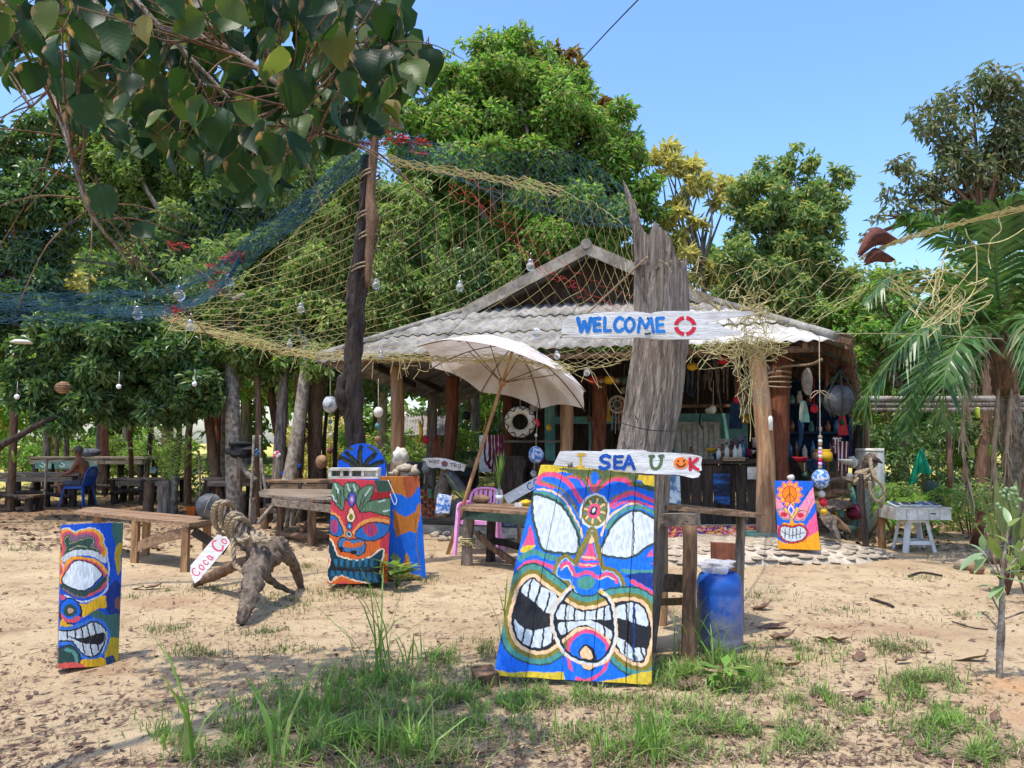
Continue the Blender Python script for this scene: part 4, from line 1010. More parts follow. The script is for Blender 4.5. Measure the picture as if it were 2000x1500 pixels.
panel((1318,824),(1408,900),5.3,'white_dirty',.03,'door_panel')
for k in range(8):panel((1322+k*10.6,829),(1330.8+k*10.6,897),5.262,'white_dirty',.012,'door_board')
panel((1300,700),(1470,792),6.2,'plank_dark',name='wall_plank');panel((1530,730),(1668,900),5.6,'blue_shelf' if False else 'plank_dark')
mb=MB();mb.bar(HB(1290,903,1.5),HB(1490,900,1.5),.55,.06,jit=.004,segs=4);mb.build('counter_top',M['plank_dark'],hut)
for k in range(9):
 x0=1285+k*22;panel((x0,908+rnd.uniform(-1,2)),(x0+20.8,1035),1.3+rnd.uniform(-.012,.012),'plank_dark',.03,'counter_board')
mb=MB();mb.bar(HB(1160,745,2.6),HB(1300,742,2.6),.1,.12);mb.bar(HB(1310,794,3.0),HB(1470,792,3.0),.25,.05);mb.build('shelf_beam',M['bark_brown'],hut)
mb=MB();mb.bar(HB(985,862,3.0),HB(1100,862,3.0),.25,.04);mb.build('shelf_board',M['plank_grey'],hut)
# driftwood slats hung over the bar
t=thing('driftwood_valance',HB(1400,700,2.2),'row of hanging grey driftwood pieces over the bar counter','decoration')
for k in range(11):
 x=1342+k*11.5;y0=700+rnd.uniform(-6,6);y1=775+rnd.uniform(-16,16);mb=MB()
 a=HB(x,y0,2.2);b=HB(x+rnd.uniform(-3,3),y1,2.2);mb.tube(catmull([a,a.lerp(b,.5)+wv*rnd.uniform(-.03,.03),b],4),[.03,.045,.04,.045,.03,.035,.02,.02,.015],6,rough=.3,seed=k,flat=.5);mb.build('stick',M['driftwood'],t)
# small house behind the hut
hb=gp(815,21);hb.z=gz(hb.x,hb.y)
t=thing('small_house',hb,'small pale house with a grey corrugated roof seen behind the left side of the hut','house')
mb=MB();a=P(795,905,21);b=P(830,905,21);zt=P(800,846,21).z
mb.prism([Vector((a.x,21,hb.z)),Vector((b.x+.1,21,hb.z)),Vector((b.x+.1,21,zt)),Vector((a.x,21,zt))],(0,-1,0),2.0);mb.build('wall',M['white_dirty'],t)
mb=MB();mb.prism([P(800,893,20.97),P(812,893,20.97),P(812,865,20.97),P(800,865,20.97)],(0,-1,0),.02);mb.build('door',M['teal'],t)
for k in range(7):
 mb=MB();x0=775+k*16;n_=12;vs=[]
 for i in range(n_+1):
  x=x0+16*i/n_;zz=.02*math.sin(i*2*math.pi/4)
  vs+=[P(x,850,20.4)+Vector((0,0,zz)),P(x+3,812,22.6)+Vector((0,0,zz))]
 mb.add(vs,[(2*i,2*i+2,2*i+3,2*i+1)for i in range(n_)],0,True);mb.build('roof_sheet',M['roof'],t)
# painted low wall under the counter
def splash(name,p00,p10,h,cols,seed,lb,N=70,Mv=14):
 rng=np.random.RandomState(seed);V=[];C=[]
 for j in range(Mv):
  for i in range(N):
   q=p00.lerp(p10,i/(N-1));V.append((q.x,q.y,q.z+h*j/(Mv-1)))
   n_=mnoise.noise(Vector((i*.27,j*.33,seed)))+.4*mnoise.noise(Vector((i*.6,j*.6,seed+4)));k=int((n_+1)*.5*len(cols)*1.6)%len(cols);C.append(cols[k])
 i=(np.arange(Mv-1)[:,None]*N+np.arange(N-1)).ravel();Q=np.stack([i,i+1,i+N+1,i+N],1)
 t=thing(name,p00,lb,'low wall');np_mesh('mural',np.array(V),Q,None,[M['paint']],t,col=np.array(C))
 mb=MB();n=-dv;mb.prism([p00-n*.004,p10-n*.004,p10-n*.004+Vector((0,0,h)),p00-n*.004+Vector((0,0,h))],n,.2);mb.build('core',M['concrete'],t)
M['paint']=paintmat('paint');M['paint_worn']=paintmat('paint_worn',.58)
PK=[c(225,90,130),c(240,170,190),c(230,225,225),c(40,70,150),c(205,50,60),c(70,40,90),c(230,180,60)]
splash('mural_wall',HB(1290,1050,.62),HB(1482,1050,.62),.17,PK,3,'low wall with pink and blue painted pattern under the bar counter')
splash('mural_wall',HB(970,1028,.75),HB(1060,1030,.75),.17,[c(60,84,130),c(40,60,90),c(90,110,140),c(130,140,150),c(50,60,70)],8,'low wall with blue painted pattern behind the pink chair')
# stone apron in front of the hut
def stone_apron():
 ce=G(1430,1082);ce.z=0
 t=thing('stone_apron',ce,'pale stone and mortar apron in front of the hut','stone apron')
 N=60;K=16;V=[];
 def edge(a):
  x=math.cos(a)*2.15;y=math.sin(a)*.95;return x,y
 def top(u,v):
  r=min(1,math.hypot(u,v));return .19*(1-r**3.2)
 for j in range(K+1):
  for i in range(N):
   a=2*math.pi*i/N;r=j/K;w=1+.06*mnoise.noise(Vector((math.cos(a)*2,math.sin(a)*2,0)));x=math.cos(a)*2.15*r*w;y=math.sin(a)*.95*r*w
   V.append((ce.x+x,ce.y+y,top(x/2.15/w,y/.95/w)+.008*mnoise.noise(Vector((x*6,y*6,0)))-(.03 if j==K else 0)))
 Q=[(j*N+i,(j+1)*N+i,(j+1)*N+(i+1)%N,j*N+(i+1)%N)for j in range(K)for i in range(N)]
 np_mesh('mortar',np.array(V),np.array(Q),None,[M['concrete']],t,smooth=True)
 protos=[]
 for k in range(5):
  mb=MB();mb.ball((0,0,0),(1,1,.5),9,5,nz=.35,seed=k*3.1);o=mb.build('stone',M['stone' if k%2 else 'stone2']);protos.append(o.data);bpy.data.objects.remove(o)
 r2=random.Random(4);pts=[];k=0
 while len(pts)<190 and k<9000:
  k+=1;a=r2.uniform(0,6.283);r=r2.random()**.5*.99;x=math.cos(a)*2.12*r;y=math.sin(a)*.93*r
  if y>.3:continue
  if any((x-q[0])**2+(y-q[1])**2<.017 for q in pts):continue
  pts.append((x,y))
  o=bpy.data.objects.new('stone',protos[k%5]);link(o,t);s=r2.uniform(.06,.088)
  o.location=(x,y,top(x/2.15,y/.95)-.003);o.rotation_euler=(0,0,r2.uniform(0,6));o.scale=(s*1.25,s*.85,s*.42)
stone_apron()
# loose pale rubble at the hut's left edge
t=thing('rubble_edge',g3(930,1052),'edging of pale broken stones along the left front of the hut floor','stone edging')
for k in range(26):
 p=g3(850+k*7.5,1050+rnd.uniform(-10,9));mb=MB();mb.ball(p+Vector((0,0,.03)),(rnd.uniform(.05,.1),.06,rnd.uniform(.03,.06)),8,5,nz=.4,seed=k);mb.build('stone',M['concrete' if k%2 else 'stone'],t)
# ---------------------------------------------------------------- hand painting, traced in the boards' own surface
class Paint:
 """colours the vertices of a board; shapes are given in a traced frame (origin, scale)"""
 def __init__(s,V,ox,oy,sc,base,wob=4):
  V=np.asarray(V);zz=V[:,1]*cp+(V[:,2]-CAMZ)*sp;yy=-V[:,1]*sp+(V[:,2]-CAMZ)*cp
  s.x=(1000+F*V[:,0]/zz-ox)*sc;s.y=(750-F*yy/zz-oy)*sc
  s.x=s.x+wob*np.sin(s.y*.031+1.3)+wob*.6*np.sin(s.y*.13+s.x*.05);s.y=s.y+wob*np.sin(s.x*.028)+wob*.6*np.sin(s.x*.11+s.y*.07)
  s.c=np.tile(np.array(base,dtype=float),(len(V),1))
 def sm(s,pts,closed,n=5):
  return np.array([(p.x,p.y)for p in catmull([(a,b,0)for a,b in pts],n,closed)])
 def inside(s,P_):
  r=np.zeros(len(s.x),dtype=bool);n=len(P_)
  bx=(s.x>=P_[:,0].min())&(s.x<=P_[:,0].max())&(s.y>=P_[:,1].min())&(s.y<=P_[:,1].max())
  ix=np.nonzero(bx)[0];x=s.x[ix];y=s.y[ix];q=np.zeros(len(ix),dtype=bool)
  for i in range(n):
   x1,y1=P_[i];x2,y2=P_[i-1]
   if y1==y2:continue
   q^=((y1>y)!=(y2>y))&(x<(x2-x1)*(y-y1)/(y2-y1)+x1)
  r[ix]=q;return r
 def F(s,col,pts,smooth=True):
  P_=s.sm(pts,True)if smooth else np.array(pts,dtype=float);s.c[s.inside(P_)]=col;return s
 def S(s,col,w,pts,closed=False,smooth=True):
  P_=s.sm(pts,closed)if smooth else np.array(pts,dtype=float)
  if closed:P_=np.vstack([P_,P_[:1]])
  h=w/2;bx=np.nonzero((s.x>P_[:,0].min()-h)&(s.x<P_[:,0].max()+h)&(s.y>P_[:,1].min()-h)&(s.y<P_[:,1].max()+h))[0]
  x=s.x[bx];y=s.y[bx];d=np.full(len(bx),1e9)
  for i in range(len(P_)-1):
   ax,ay=P_[i];ux,uy=P_[i+1]-P_[i];l=ux*ux+uy*uy+1e-9
   t=np.clip(((x-ax)*ux+(y-ay)*uy)/l,0,1);d=np.minimum(d,(x-ax-t*ux)**2+(y-ay-t*uy)**2)
  s.c[bx[d<h*h]]=col;return s
 def E(s,col,cx,cy,rx,ry):
  s.c[((s.x-cx)/rx)**2+((s.y-cy)/ry)**2<1]=col;return s
BLU=c(8,108,228);PNK=c(228,78,122);YEL=c(214,186,48);OLV=c(128,116,36);TEA=c(72,142,132);DGR=c(50,78,74);PEA=c(240,196,150);WHI=c(206,214,218);BLK=c(28,28,32);NAV=c(14,52,130)
def grid_board(fn,nu,nv,nw_th):
 """front face grid with fn(u,v) (u right, v down) plus its back, closed"""
 V=[fn(i/(nu-1),j/(nv-1))for j in range(nv)for i in range(nu)]
 Q=[(j*nu+i,(j+1)*nu+i,(j+1)*nu+i+1,j*nu+i+1)for j in range(nv-1)for i in range(nu-1)]
 return V,Q
def bilin(TL,TR,BR,BL,u,v):return(TL*(1-u)+TR*u)*(1-v)+(BL*(1-u)+BR*u)*v
# ---- the big mask board
def big_mask():
 BL_=P(964,1320,4.86);BR_=P(1274,1337,4.80);TL=P(1056,908,5.28);TR=P(1279,928,5.22)
 nrm=(BR_-BL_).cross(TL-BL_).normalized()
 if nrm.y>0:nrm=-nrm
 b0=(BL_+BR_)/2;b0.z=gz(b0.x,b0.y)
 t=thing('mask_board',b0,'biggest mask board, blue with white slanted eyes, gritted teeth and a nose ring','painted board')
 def surf(u,v):
  p=bilin(TL,TR,BR_,BL_,u,v)
  bow=.018*math.sin(math.pi*v)*(1-u)+.006*mnoise.noise(Vector((u*9,v*2,0)))
  top=.012*mnoise.noise(Vector((u*5,0,3)))if v<.01 else 0
  return p+nrm*(.012*math.sin(u*math.pi)+.004*mnoise.noise(Vector((u*14,v*3,5))))+Vector((-.02*math.sin(math.pi*v)*(1-u),0,top+(-.012*mnoise.noise(Vector((u*6,0,8)))if v>.99 else 0)))
 edges=[0,.205,.43,.62,.835,1.0]
 for k in range(5):
  u0,u1=edges[k]+(.0012 if k else 0),edges[k+1]-(.0012 if k<4 else 0)
  nu=int(270*(u1-u0))+2;nv=350;dz=[0,.002,-.001,.001,-.012][k]
  V=[surf(u0+(u1-u0)*i/(nu-1),j/(nv-1))+nrm*(dz-(.004 if i in(0,nu-1)else 0))for j in range(nv)for i in range(nu)]
  Q=[(j*nu+i,(j+1)*nu+i,(j+1)*nu+i+1,j*nu+i+1)for j in range(nv-1)for i in range(nu-1)]
  col=paint_big(V)
  nF=len(V);Bk=[surf(u0+(u1-u0)*q,w)-nrm*.05 for w in(0,1)for q in(0,1)]
  rim=[i for i in range(nu)]+[j*nu+nu-1 for j in range(1,nv)]+[(nv-1)*nu+i for i in range(nu-2,-1,-1)]+[j*nu for j in range(nv-2,0,-1)]
  rv=[Vector(V[i])-nrm*.05 for i in rim];V=V+rv;R0=nF
  n_=len(rim);Q+=[(rim[i],rim[(i+1)%n_],R0+(i+1)%n_,R0+i)for i in range(n_)]
  cc=np.vstack([col,np.tile(np.array(c(46,74,66)if k==4 else c(110,90,70)),(n_,1))])
  np_mesh('plank',np.array([v[:]for v in V]),np.array(Q),None,[M['paint_big']],t,smooth=False,col=cc)
 mb=MB()
 for u in(.2,.8):
  a=bilin(TL,TR,BR_,BL_,u,.06)-nrm*.075;b=bilin(TL,TR,BR_,BL_,u,.94)-nrm*.075;
 mb.bar(bilin(TL,TR,BR_,BL_,.03,.25)-nrm*.075,bilin(TL,TR,BR_,BL_,.97,.25)-nrm*.075,.06,.04,nrm);mb.bar(bilin(TL,TR,BR_,BL_,.03,.8)-nrm*.075,bilin(TL,TR,BR_,BL_,.97,.8)-nrm*.075,.06,.04,nrm)
 mb.build('batten',M['plank_dark'],t)
 for(px,py,w,h,lb)in((945,1345,.14,.09,'short wood block at the lower left corner of the big mask board'),):
  p=g3(px,py);mb=MB();mb.box(p+Vector((0,.1,h/2-.01)),(w,.22,h),Matrix.Rotation(.2,3,'Z'),jit=.01);solo(mb,'wood_block',M['bark_brown'],p,lb,'wood block')
def paint_big(V):
 p=Paint(V,940,880,3.125,BLU,3)
 p.F(YEL,[(300,60),(1090,120),(1080,215),(900,165),(640,150),(480,132),(330,160)],False)
 p.F(c(84,100,60),[(470,112),(600,112),(940,140),(930,200),(900,165),(760,180),(700,250),(640,190),(560,145)])
 p.F(c(60,84,70),[(900,190),(1080,215),(1080,265),(960,235)]).F(YEL,[(960,150),(1080,155),(1080,214),(1000,205)])
 p.S(PNK,30,[(330,190),(375,150),(440,145),(500,175),(550,215),(600,300)]).S(PNK,26,[(330,190),(400,205),(440,222)]).S(BLU,34,[(390,172),(450,182),(500,215),(545,260)])
 p.S(OLV,12,[(365,182),(450,215),(520,265),(580,350)]).S(OLV,12,[(520,165),(590,150),(640,195),(665,260)]).S(PNK,12,[(530,165),(590,165),(630,215)]).S(PNK,30,[(575,260),(610,310)])
 p.S(PEA,13,[(345,235),(420,242),(500,300),(560,390),(600,460),(612,525)]).S(TEA,26,[(320,262),(400,262),(470,310),(540,390),(580,470),(600,560)]).S(OLV,9,[(470,250),(560,340),(620,440)])
 p.S(PNK,26,[(735,225),(770,190),(830,172),(890,185),(915,210)]).S(BLU,30,[(745,250),(790,215),(850,205),(890,225)]).S(OLV,12,[(700,262),(770,178),(850,152),(912,180),(925,225),(870,235),(800,290)])
 p.S(PNK,26,[(785,335),(840,285),(920,262),(990,285),(1070,310)]).S(BLU,26,[(800,275),(880,240),(960,240),(1070,270)]).S(OLV,8,[(780,300),(850,262),(930,240)])
 p.S(PNK,14,[(800,350),(870,312),(960,318),(1070,350)]).S(PEA,13,[(730,520),(770,430),(830,365),(910,325),(980,340)]).S(TEA,24,[(770,470),(830,392),(900,352),(980,350),(1080,385)])
 p.F(PNK,[(640,160),(670,185),(690,215),(715,185),(735,180),(700,250),(680,252)]).F(BLU,[(690,128),(722,170),(690,208),(662,170)]).S(OLV,8,[(660,150),(690,250)])
 dk=c(46,70,68)
 L_=[(316,285),(360,280),(430,305),(500,362),(545,430),(580,520),(588,612),(520,622),(440,612),(380,590),(350,520),(325,400)]
 R__=[(738,628),(752,570),(790,485),(840,425),(900,385),(960,378),(1030,405),(1075,440),(1075,530),(1000,590),(950,630),(900,648),(820,642)]
 p.F(PNK,[(300,455),(332,585),(250,590)],False).F(PNK,[(1045,600),(1060,690),(982,686)],False)
 p.S(dk,34,L_,True).F(WHI,L_).S(dk,30,R__,True).F(WHI,R__).S(c(60,66,80),8,[(928,375),(930,640)])
 p.F(YEL,[(255,590),(330,580),(300,612),(245,625)])
 p.S(TEA,34,[(240,660),(320,620),(390,640),(460,660)]).S(PNK,24,[(225,725),(290,685),(360,682),(430,712)]).S(BLU,12,[(230,700),(300,660),(400,668)])
 p.S(BLU,40,[(760,690),(850,700),(940,680),(1070,660)]).S(TEA,26,[(860,730),(960,745),(1070,735)]).F(NAV,[(880,760),(1080,750),(1080,850),(930,790)])
 p.S(PNK,26,[(920,800),(985,835),(1080,885)]).S(BLU,20,[(880,820),(980,870),(1080,920)])
 p.E(WHI,693,370,92,108).E(OLV,693,370,78,94)
 for k in range(8):
  a=k*math.pi/4+.2;p.S(PEA,12,[(693+40*math.cos(a),370+44*math.sin(a)),(693+62*math.cos(a),370+74*math.sin(a))],smooth=False);a+=.39;p.S(TEA,12,[(693+46*math.cos(a),370+54*math.sin(a)),(693+62*math.cos(a),370+72*math.sin(a))],smooth=False)
 p.E(PNK,688,370,38,46).E(BLK,686,368,22,28).E(WHI,686,366,11,16)
 nose=[(565,700),(520,662),(480,690),(458,740),(480,782),(540,795),(560,830),(600,885),(650,905),(700,885),(735,850),(800,868),(850,840),(850,795),(812,750),(765,735),(735,740),(700,600),(675,490),(640,575),(600,660)]
 p.S(OLV,54,nose,True).F(BLU,nose).S(c(160,190,215),8,nose,True)
 p.F(PNK,[(668,540),(700,640),(720,700),(590,705),(640,620)]).F(PEA,[(668,505),(688,560),(652,560)]).S(PEA,14,[(622,648),(665,652),(695,660)]).S(BLU,14,[(605,675),(715,680)]).S(PEA,8,[(600,692),(700,704)]).S(OLV,12,[(670,500),(630,600),(575,700)]).S(OLV,12,[(680,500),(705,600),(732,720)])
 p.S(PNK,22,[(485,710),(525,685),(550,720),(575,760),(650,740),(715,778),(765,752),(810,765),(830,800)]).S(PEA,9,[(485,730),(520,705),(560,765)]).S(PEA,9,[(720,792),(765,770),(815,785)]).E(TEA,642,805,56,42)
 mo=[(310,775),(370,810),(440,862),(520,930),(600,965),(700,965),(790,930),(870,915),(960,930),(1012,980),(1036,1080),(1022,1200),(990,1292),(930,1290),(860,1240),(790,1160),(720,1110),(650,1075),(580,1082),(520,1130),(460,1180),(390,1217),(300,1217),(220,1160),(186,1060),(200,940),(240,835)]
 p.S(dk,178,mo,True).S(TEA,158,mo,True).S(OLV,96,mo,True).S(PEA,44,mo,True).F(BLK,mo)
 for te in([(245,852),(310,785),(380,830),(455,880),(470,985),(400,988),(330,932),(265,885)],[(470,950),(540,948),(600,978),(700,975),(795,945),(800,1030),(640,1030),(470,1030)],[(825,955),(900,930),(960,945),(1005,990),(1018,1068),(950,1060),(885,1032),(825,1012)],
               [(205,1030),(240,1070),(310,1100),(425,1075),(440,1150),(370,1200),(280,1192),(215,1130)],[(470,1060),(560,1045),(660,1035),(750,1075),(800,1112),(785,1150),(650,1066),(580,1075),(490,1130)],[(820,1140),(880,1162),(925,1205),(1002,1210),(985,1280),(930,1283),(860,1232)]):p.F(WHI,te)
 for a in([(312,785),(280,905)],[(368,825),(322,932)],[(418,865),(388,985)],[(517,945),(515,1032)],[(570,960),(570,1032)],[(636,972),(635,1032)],[(706,970),(703,1032)],[(752,955),(752,1032)],[(880,930),(897,1040)],[(928,925),(946,1064)],[(265,1080),(248,1175)],[(320,1095),(300,1195)],[(378,1085),(370,1205)],[(432,1075),(432,1165)],[(515,1050),(520,1112)],[(748,1072),(752,1132)],[(880,1160),(878,1240)],[(932,1195),(938,1280)],[(975,1210),(992,1265)]):p.S(BLK,11,a,smooth=False)
 p.S(NAV,10,[(930,930),(930,1290)])
 chin=[(545,1195),(585,1135),(640,1110),(700,1135),(765,1205),(740,1330),(650,1390),(560,1350)]
 p.S(PNK,44,chin,True).F(BLU,chin).F(BLK,[(595,1225),(635,1180),(690,1215),(700,1290),(620,1270)]).F(PEA,[(610,1225),(640,1190),(675,1230),(680,1270),(615,1262)]).S(BLK,14,[(600,1290),(640,1335),(690,1330)]).F(PEA,[(605,1290),(690,1300),(660,1338),(625,1325)])
 ring=[(556,835),(500,890),(448,970),(440,1080),(478,1180),(530,1250),(620,1290),(720,1300),(790,1232),(815,1120),(812,1000),(780,910),(730,868)]
 p.S(PEA,32,ring).S(WHI,14,ring);rin=[(630+(x-630)*.935,1075+(y-1075)*.94)for x,y in ring];p.S(BLK,15,rin).E(YEL,560,830,10,9).E(YEL,732,870,12,10)
 p.F(YEL,[(40,1330),(180,1352),(330,1350),(500,1352),(512,1405),(640,1430),(900,1375),(1060,1335),(1090,1480),(40,1440)],False).F(BLU,[(505,1340),(580,1360),(560,1410),(520,1400)])
 return p.c
M['paint_big']=paintmat('paint_big',.65,(10,10,1.2))
big_mask()
# ---- curved painted half logs
def log_face(name,label,TL,TR,BR_,BL_,bulge,nu,nv,painter,th,side=None,toprough=.0,mname='paint',botfn=None):
 """front skin bulging towards the viewer, thickness behind; corners in px + depth"""
 TL,TR,BR_,BL_=P(*TL),P(*TR),P(*BR_),P(*BL_)
 nrm=(BR_-BL_).cross(TL-BL_).normalized()
 if nrm.y>0:nrm=-nrm
 b0=(BL_+BR_)/2;b0.z=gz(b0.x,b0.y);t=thing(name,b0,label,'painted board')
 def surf(u,v):
  p=bilin(TL,TR,BR_,BL_,u,v);w=side(u)if side else bulge*math.sin(math.pi*u)
  return p+nrm*(w+.004*mnoise.noise(Vector((u*7,v*3,1))))+(Vector((0,0,toprough*mnoise.noise(Vector((u*6,2,2)))))if v<.001 else Vector())+(Vector((0,0,botfn(u)))if(botfn and v>.999)else Vector())
 V=[surf(i/(nu-1),j/(nv-1))for j in range(nv)for i in range(nu)]
 Q=[(j*nu+i,(j+1)*nu+i,(j+1)*nu+i+1,j*nu+i+1)for j in range(nv-1)for i in range(nu-1)]
 col=painter(V);nF=len(V)
 rim=[i for i in range(nu)]+[j*nu+nu-1 for j in range(1,nv)]+[(nv-1)*nu+i for i in range(nu-2,-1,-1)]+[j*nu for j in range(nv-2,0,-1)]
 ud=[(i/(nu-1))for i in range(nu)]+[1]*(nv-1)+[i/(nu-1)for i in range(nu-2,-1,-1)]+[0]*(nv-2)
 mid=(TL+TR+BR_+BL_)/4
 rv=[]
 for q,uu in zip(rim,ud):
  b=bilin(TL,TR,BR_,BL_,.08+.84*uu,(q//nu)/(nv-1));rv.append(b-nrm*th)
 n_=len(rim);V=V+rv;Q+=[(rim[i],rim[(i+1)%n_],nF+(i+1)%n_,nF+i)for i in range(n_)]
 T=[];V.append(mid-nrm*th*1.0);
 T+=[(nF+(i+1)%n_,len(V)-1,nF+i)for i in range(n_)]
 cc=np.vstack([col,np.tile(np.array(c(128,116,100)),(n_+1,1))])
 np_mesh('painted_face',np.array([v[:]for v in V]),np.array(Q),np.array(T),[M[mname]],t,smooth=True,col=cc)
 return t,surf
def paint_narrow(V):
 DB=c(6,84,205);OR=c(246,168,40);PK_=c(222,84,104);GRY=c(130,96,120);DG=c(46,76,68);YE=c(240,184,34)
 p=Paint(V,80,1000,4.69,DB,4)
 p.F(c(62,110,102),[(650,90),(780,90),(770,330),(720,420),(690,330)]).F(c(198,166,40),[(680,330),(740,300),(720,560),(690,540)]).F(NAV,[(610,700),(720,640),(720,960),(600,900)]).E(c(140,90,80),705,840,28,60).F(c(62,110,102),[(420,930),(520,900),(600,940),(720,950),(720,1200),(600,1180),(590,1060),(540,1000)]).F(c(200,172,44),[(600,1170),(730,1180),(720,1400),(590,1400)]).F(c(20,70,120),[(560,1360),(650,1310),(680,1400),(560,1430)])
 cl=[(165,215),(190,165),(245,155),(310,190),(370,165),(450,152),(530,182),(572,235),(566,290),(598,345),(600,392),(565,418),(500,395),(400,372),(280,385),(215,430),(180,500),(165,400)]
 p.S(WHI,24,cl,True).F(OR,cl)
 def inset(pts,k,cx=350,cy=300):return[(cx+(x-cx)*k,cy+(y-cy)*k)for x,y in pts]
 p.F(PK_,inset(cl,.86)).F(GRY,inset(cl,.70))
 gr=[(222,400),(232,330),(215,262),(240,228),(266,250),(258,298),(300,286),(380,252),(450,240),(482,268),(452,320),(520,352),(520,382),(400,348),(300,366)]
 p.S(BLK,22,gr,True).S(c(170,165,120),12,gr,True).F(DG,gr).S(c(170,165,120),10,[(260,350),(340,310),(420,320)])
 p.S(WHI,52,[(215,430),(280,388),(380,368),(480,385),(580,440)]).S(OR,30,[(182,640),(215,500),(300,425),(420,428),(530,470),(600,550)]).S(PK_,26,[(195,650),(225,530),(300,455),(420,445),(520,500),(595,590)])
 ey=[(203,632),(240,540),(310,458),(380,448),(460,478),(530,540),(558,580),(500,645),(440,692),(360,712),(270,690)]
 p.S(DG,62,[(205,680),(290,745),(400,752),(500,715),(610,610)]).S(GRY,18,[(200,700),(300,765),(420,772),(540,712)]).S(PK_,24,[(440,765),(540,715),(610,630)]).S(WHI,16,[(220,765),(330,812),(430,815),(540,772),(610,690)]).S(WHI,14,[(610,400),(620,520),(610,680)])
 p.S(BLK,24,ey,True).F(c(226,234,240),ey)
 p.F(YE,[(330,835),(430,835),(580,762),(600,810),(600,870),(520,890),(430,935),(380,962),(360,880)])
 p.F(PK_,[(150,470),(185,480),(195,560),(155,560)]).F(PK_,[(150,170),(195,165),(180,240),(155,250)]).E(BLK,168,335,22,60).E(c(200,160,30),168,335,14,44).F(PK_,[(180,750),(230,790),(185,800)])
 p.E(BLK,268,910,108,122).E(BLU,265,900,92,100).F(PK_,[(180,920),(250,985),(350,950),(360,990),(280,1020),(200,990)]).E(DG,262,905,62,58).E(c(214,176,140),268,908,28,24)
 p.F(YE,[(175,1050),(200,975),(250,1030),(330,1045),(240,1060)]).F(c(50,110,200),[(140,1050),(260,1060),(380,1040),(480,975),(590,1000),(600,1060),(480,1010),(380,1060),(260,1085),(140,1085)])
 mo=[(140,1090),(230,1095),(300,1090),(400,1045),(480,1015),(550,1040),(588,1090),(582,1180),(540,1270),(480,1320),(400,1302),(340,1240),(290,1185),(200,1172),(135,1165)]
 p.S(c(60,120,205),90,mo,True).S(BLK,26,mo,True).F(WHI,mo).S(WHI,10,[(600,1090),(596,1200),(560,1290)])
 p.F(BLK,[(230,1135),(330,1155),(480,1128),(575,1105),(578,1180),(540,1218),(470,1212),(400,1200),(320,1175)])
 for a in([(235,1095),(240,1160)],[(310,1090),(315,1160)],[(372,1060),(380,1150)],[(425,1040),(440,1140)],[(487,1015),(500,1120)],[(385,1190),(400,1290)],[(455,1210),(470,1315)],[(525,1215),(530,1270)]):p.S(BLK,14,a,smooth=False)
 ch=[(135,1285),(200,1242),(280,1232),(340,1290),(352,1360),(320,1392),(135,1388)]
 p.F(YE,[(370,1350),(480,1350),(570,1335),(600,1400),(560,1440),(370,1440)]).S(BLK,22,ch,True).F(DG,ch).S(c(86,150,140),34,[(230,1262),(300,1290),(325,1370)]).F(c(228,92,84),[(120,1392),(375,1386),(372,1460),(120,1460)])
 return p.c
log_face('mask_board','narrow mask log at far left with one white almond eye and open mouth',(115,1027,5.2),(241,1021,5.42),(231,1299,5.34),(109,1306,5.06),0,150,320,paint_narrow,.07,lambda u:.05*math.sin(math.pi*min(u*.9+.1,1))+(.03*(1-u)),.004)
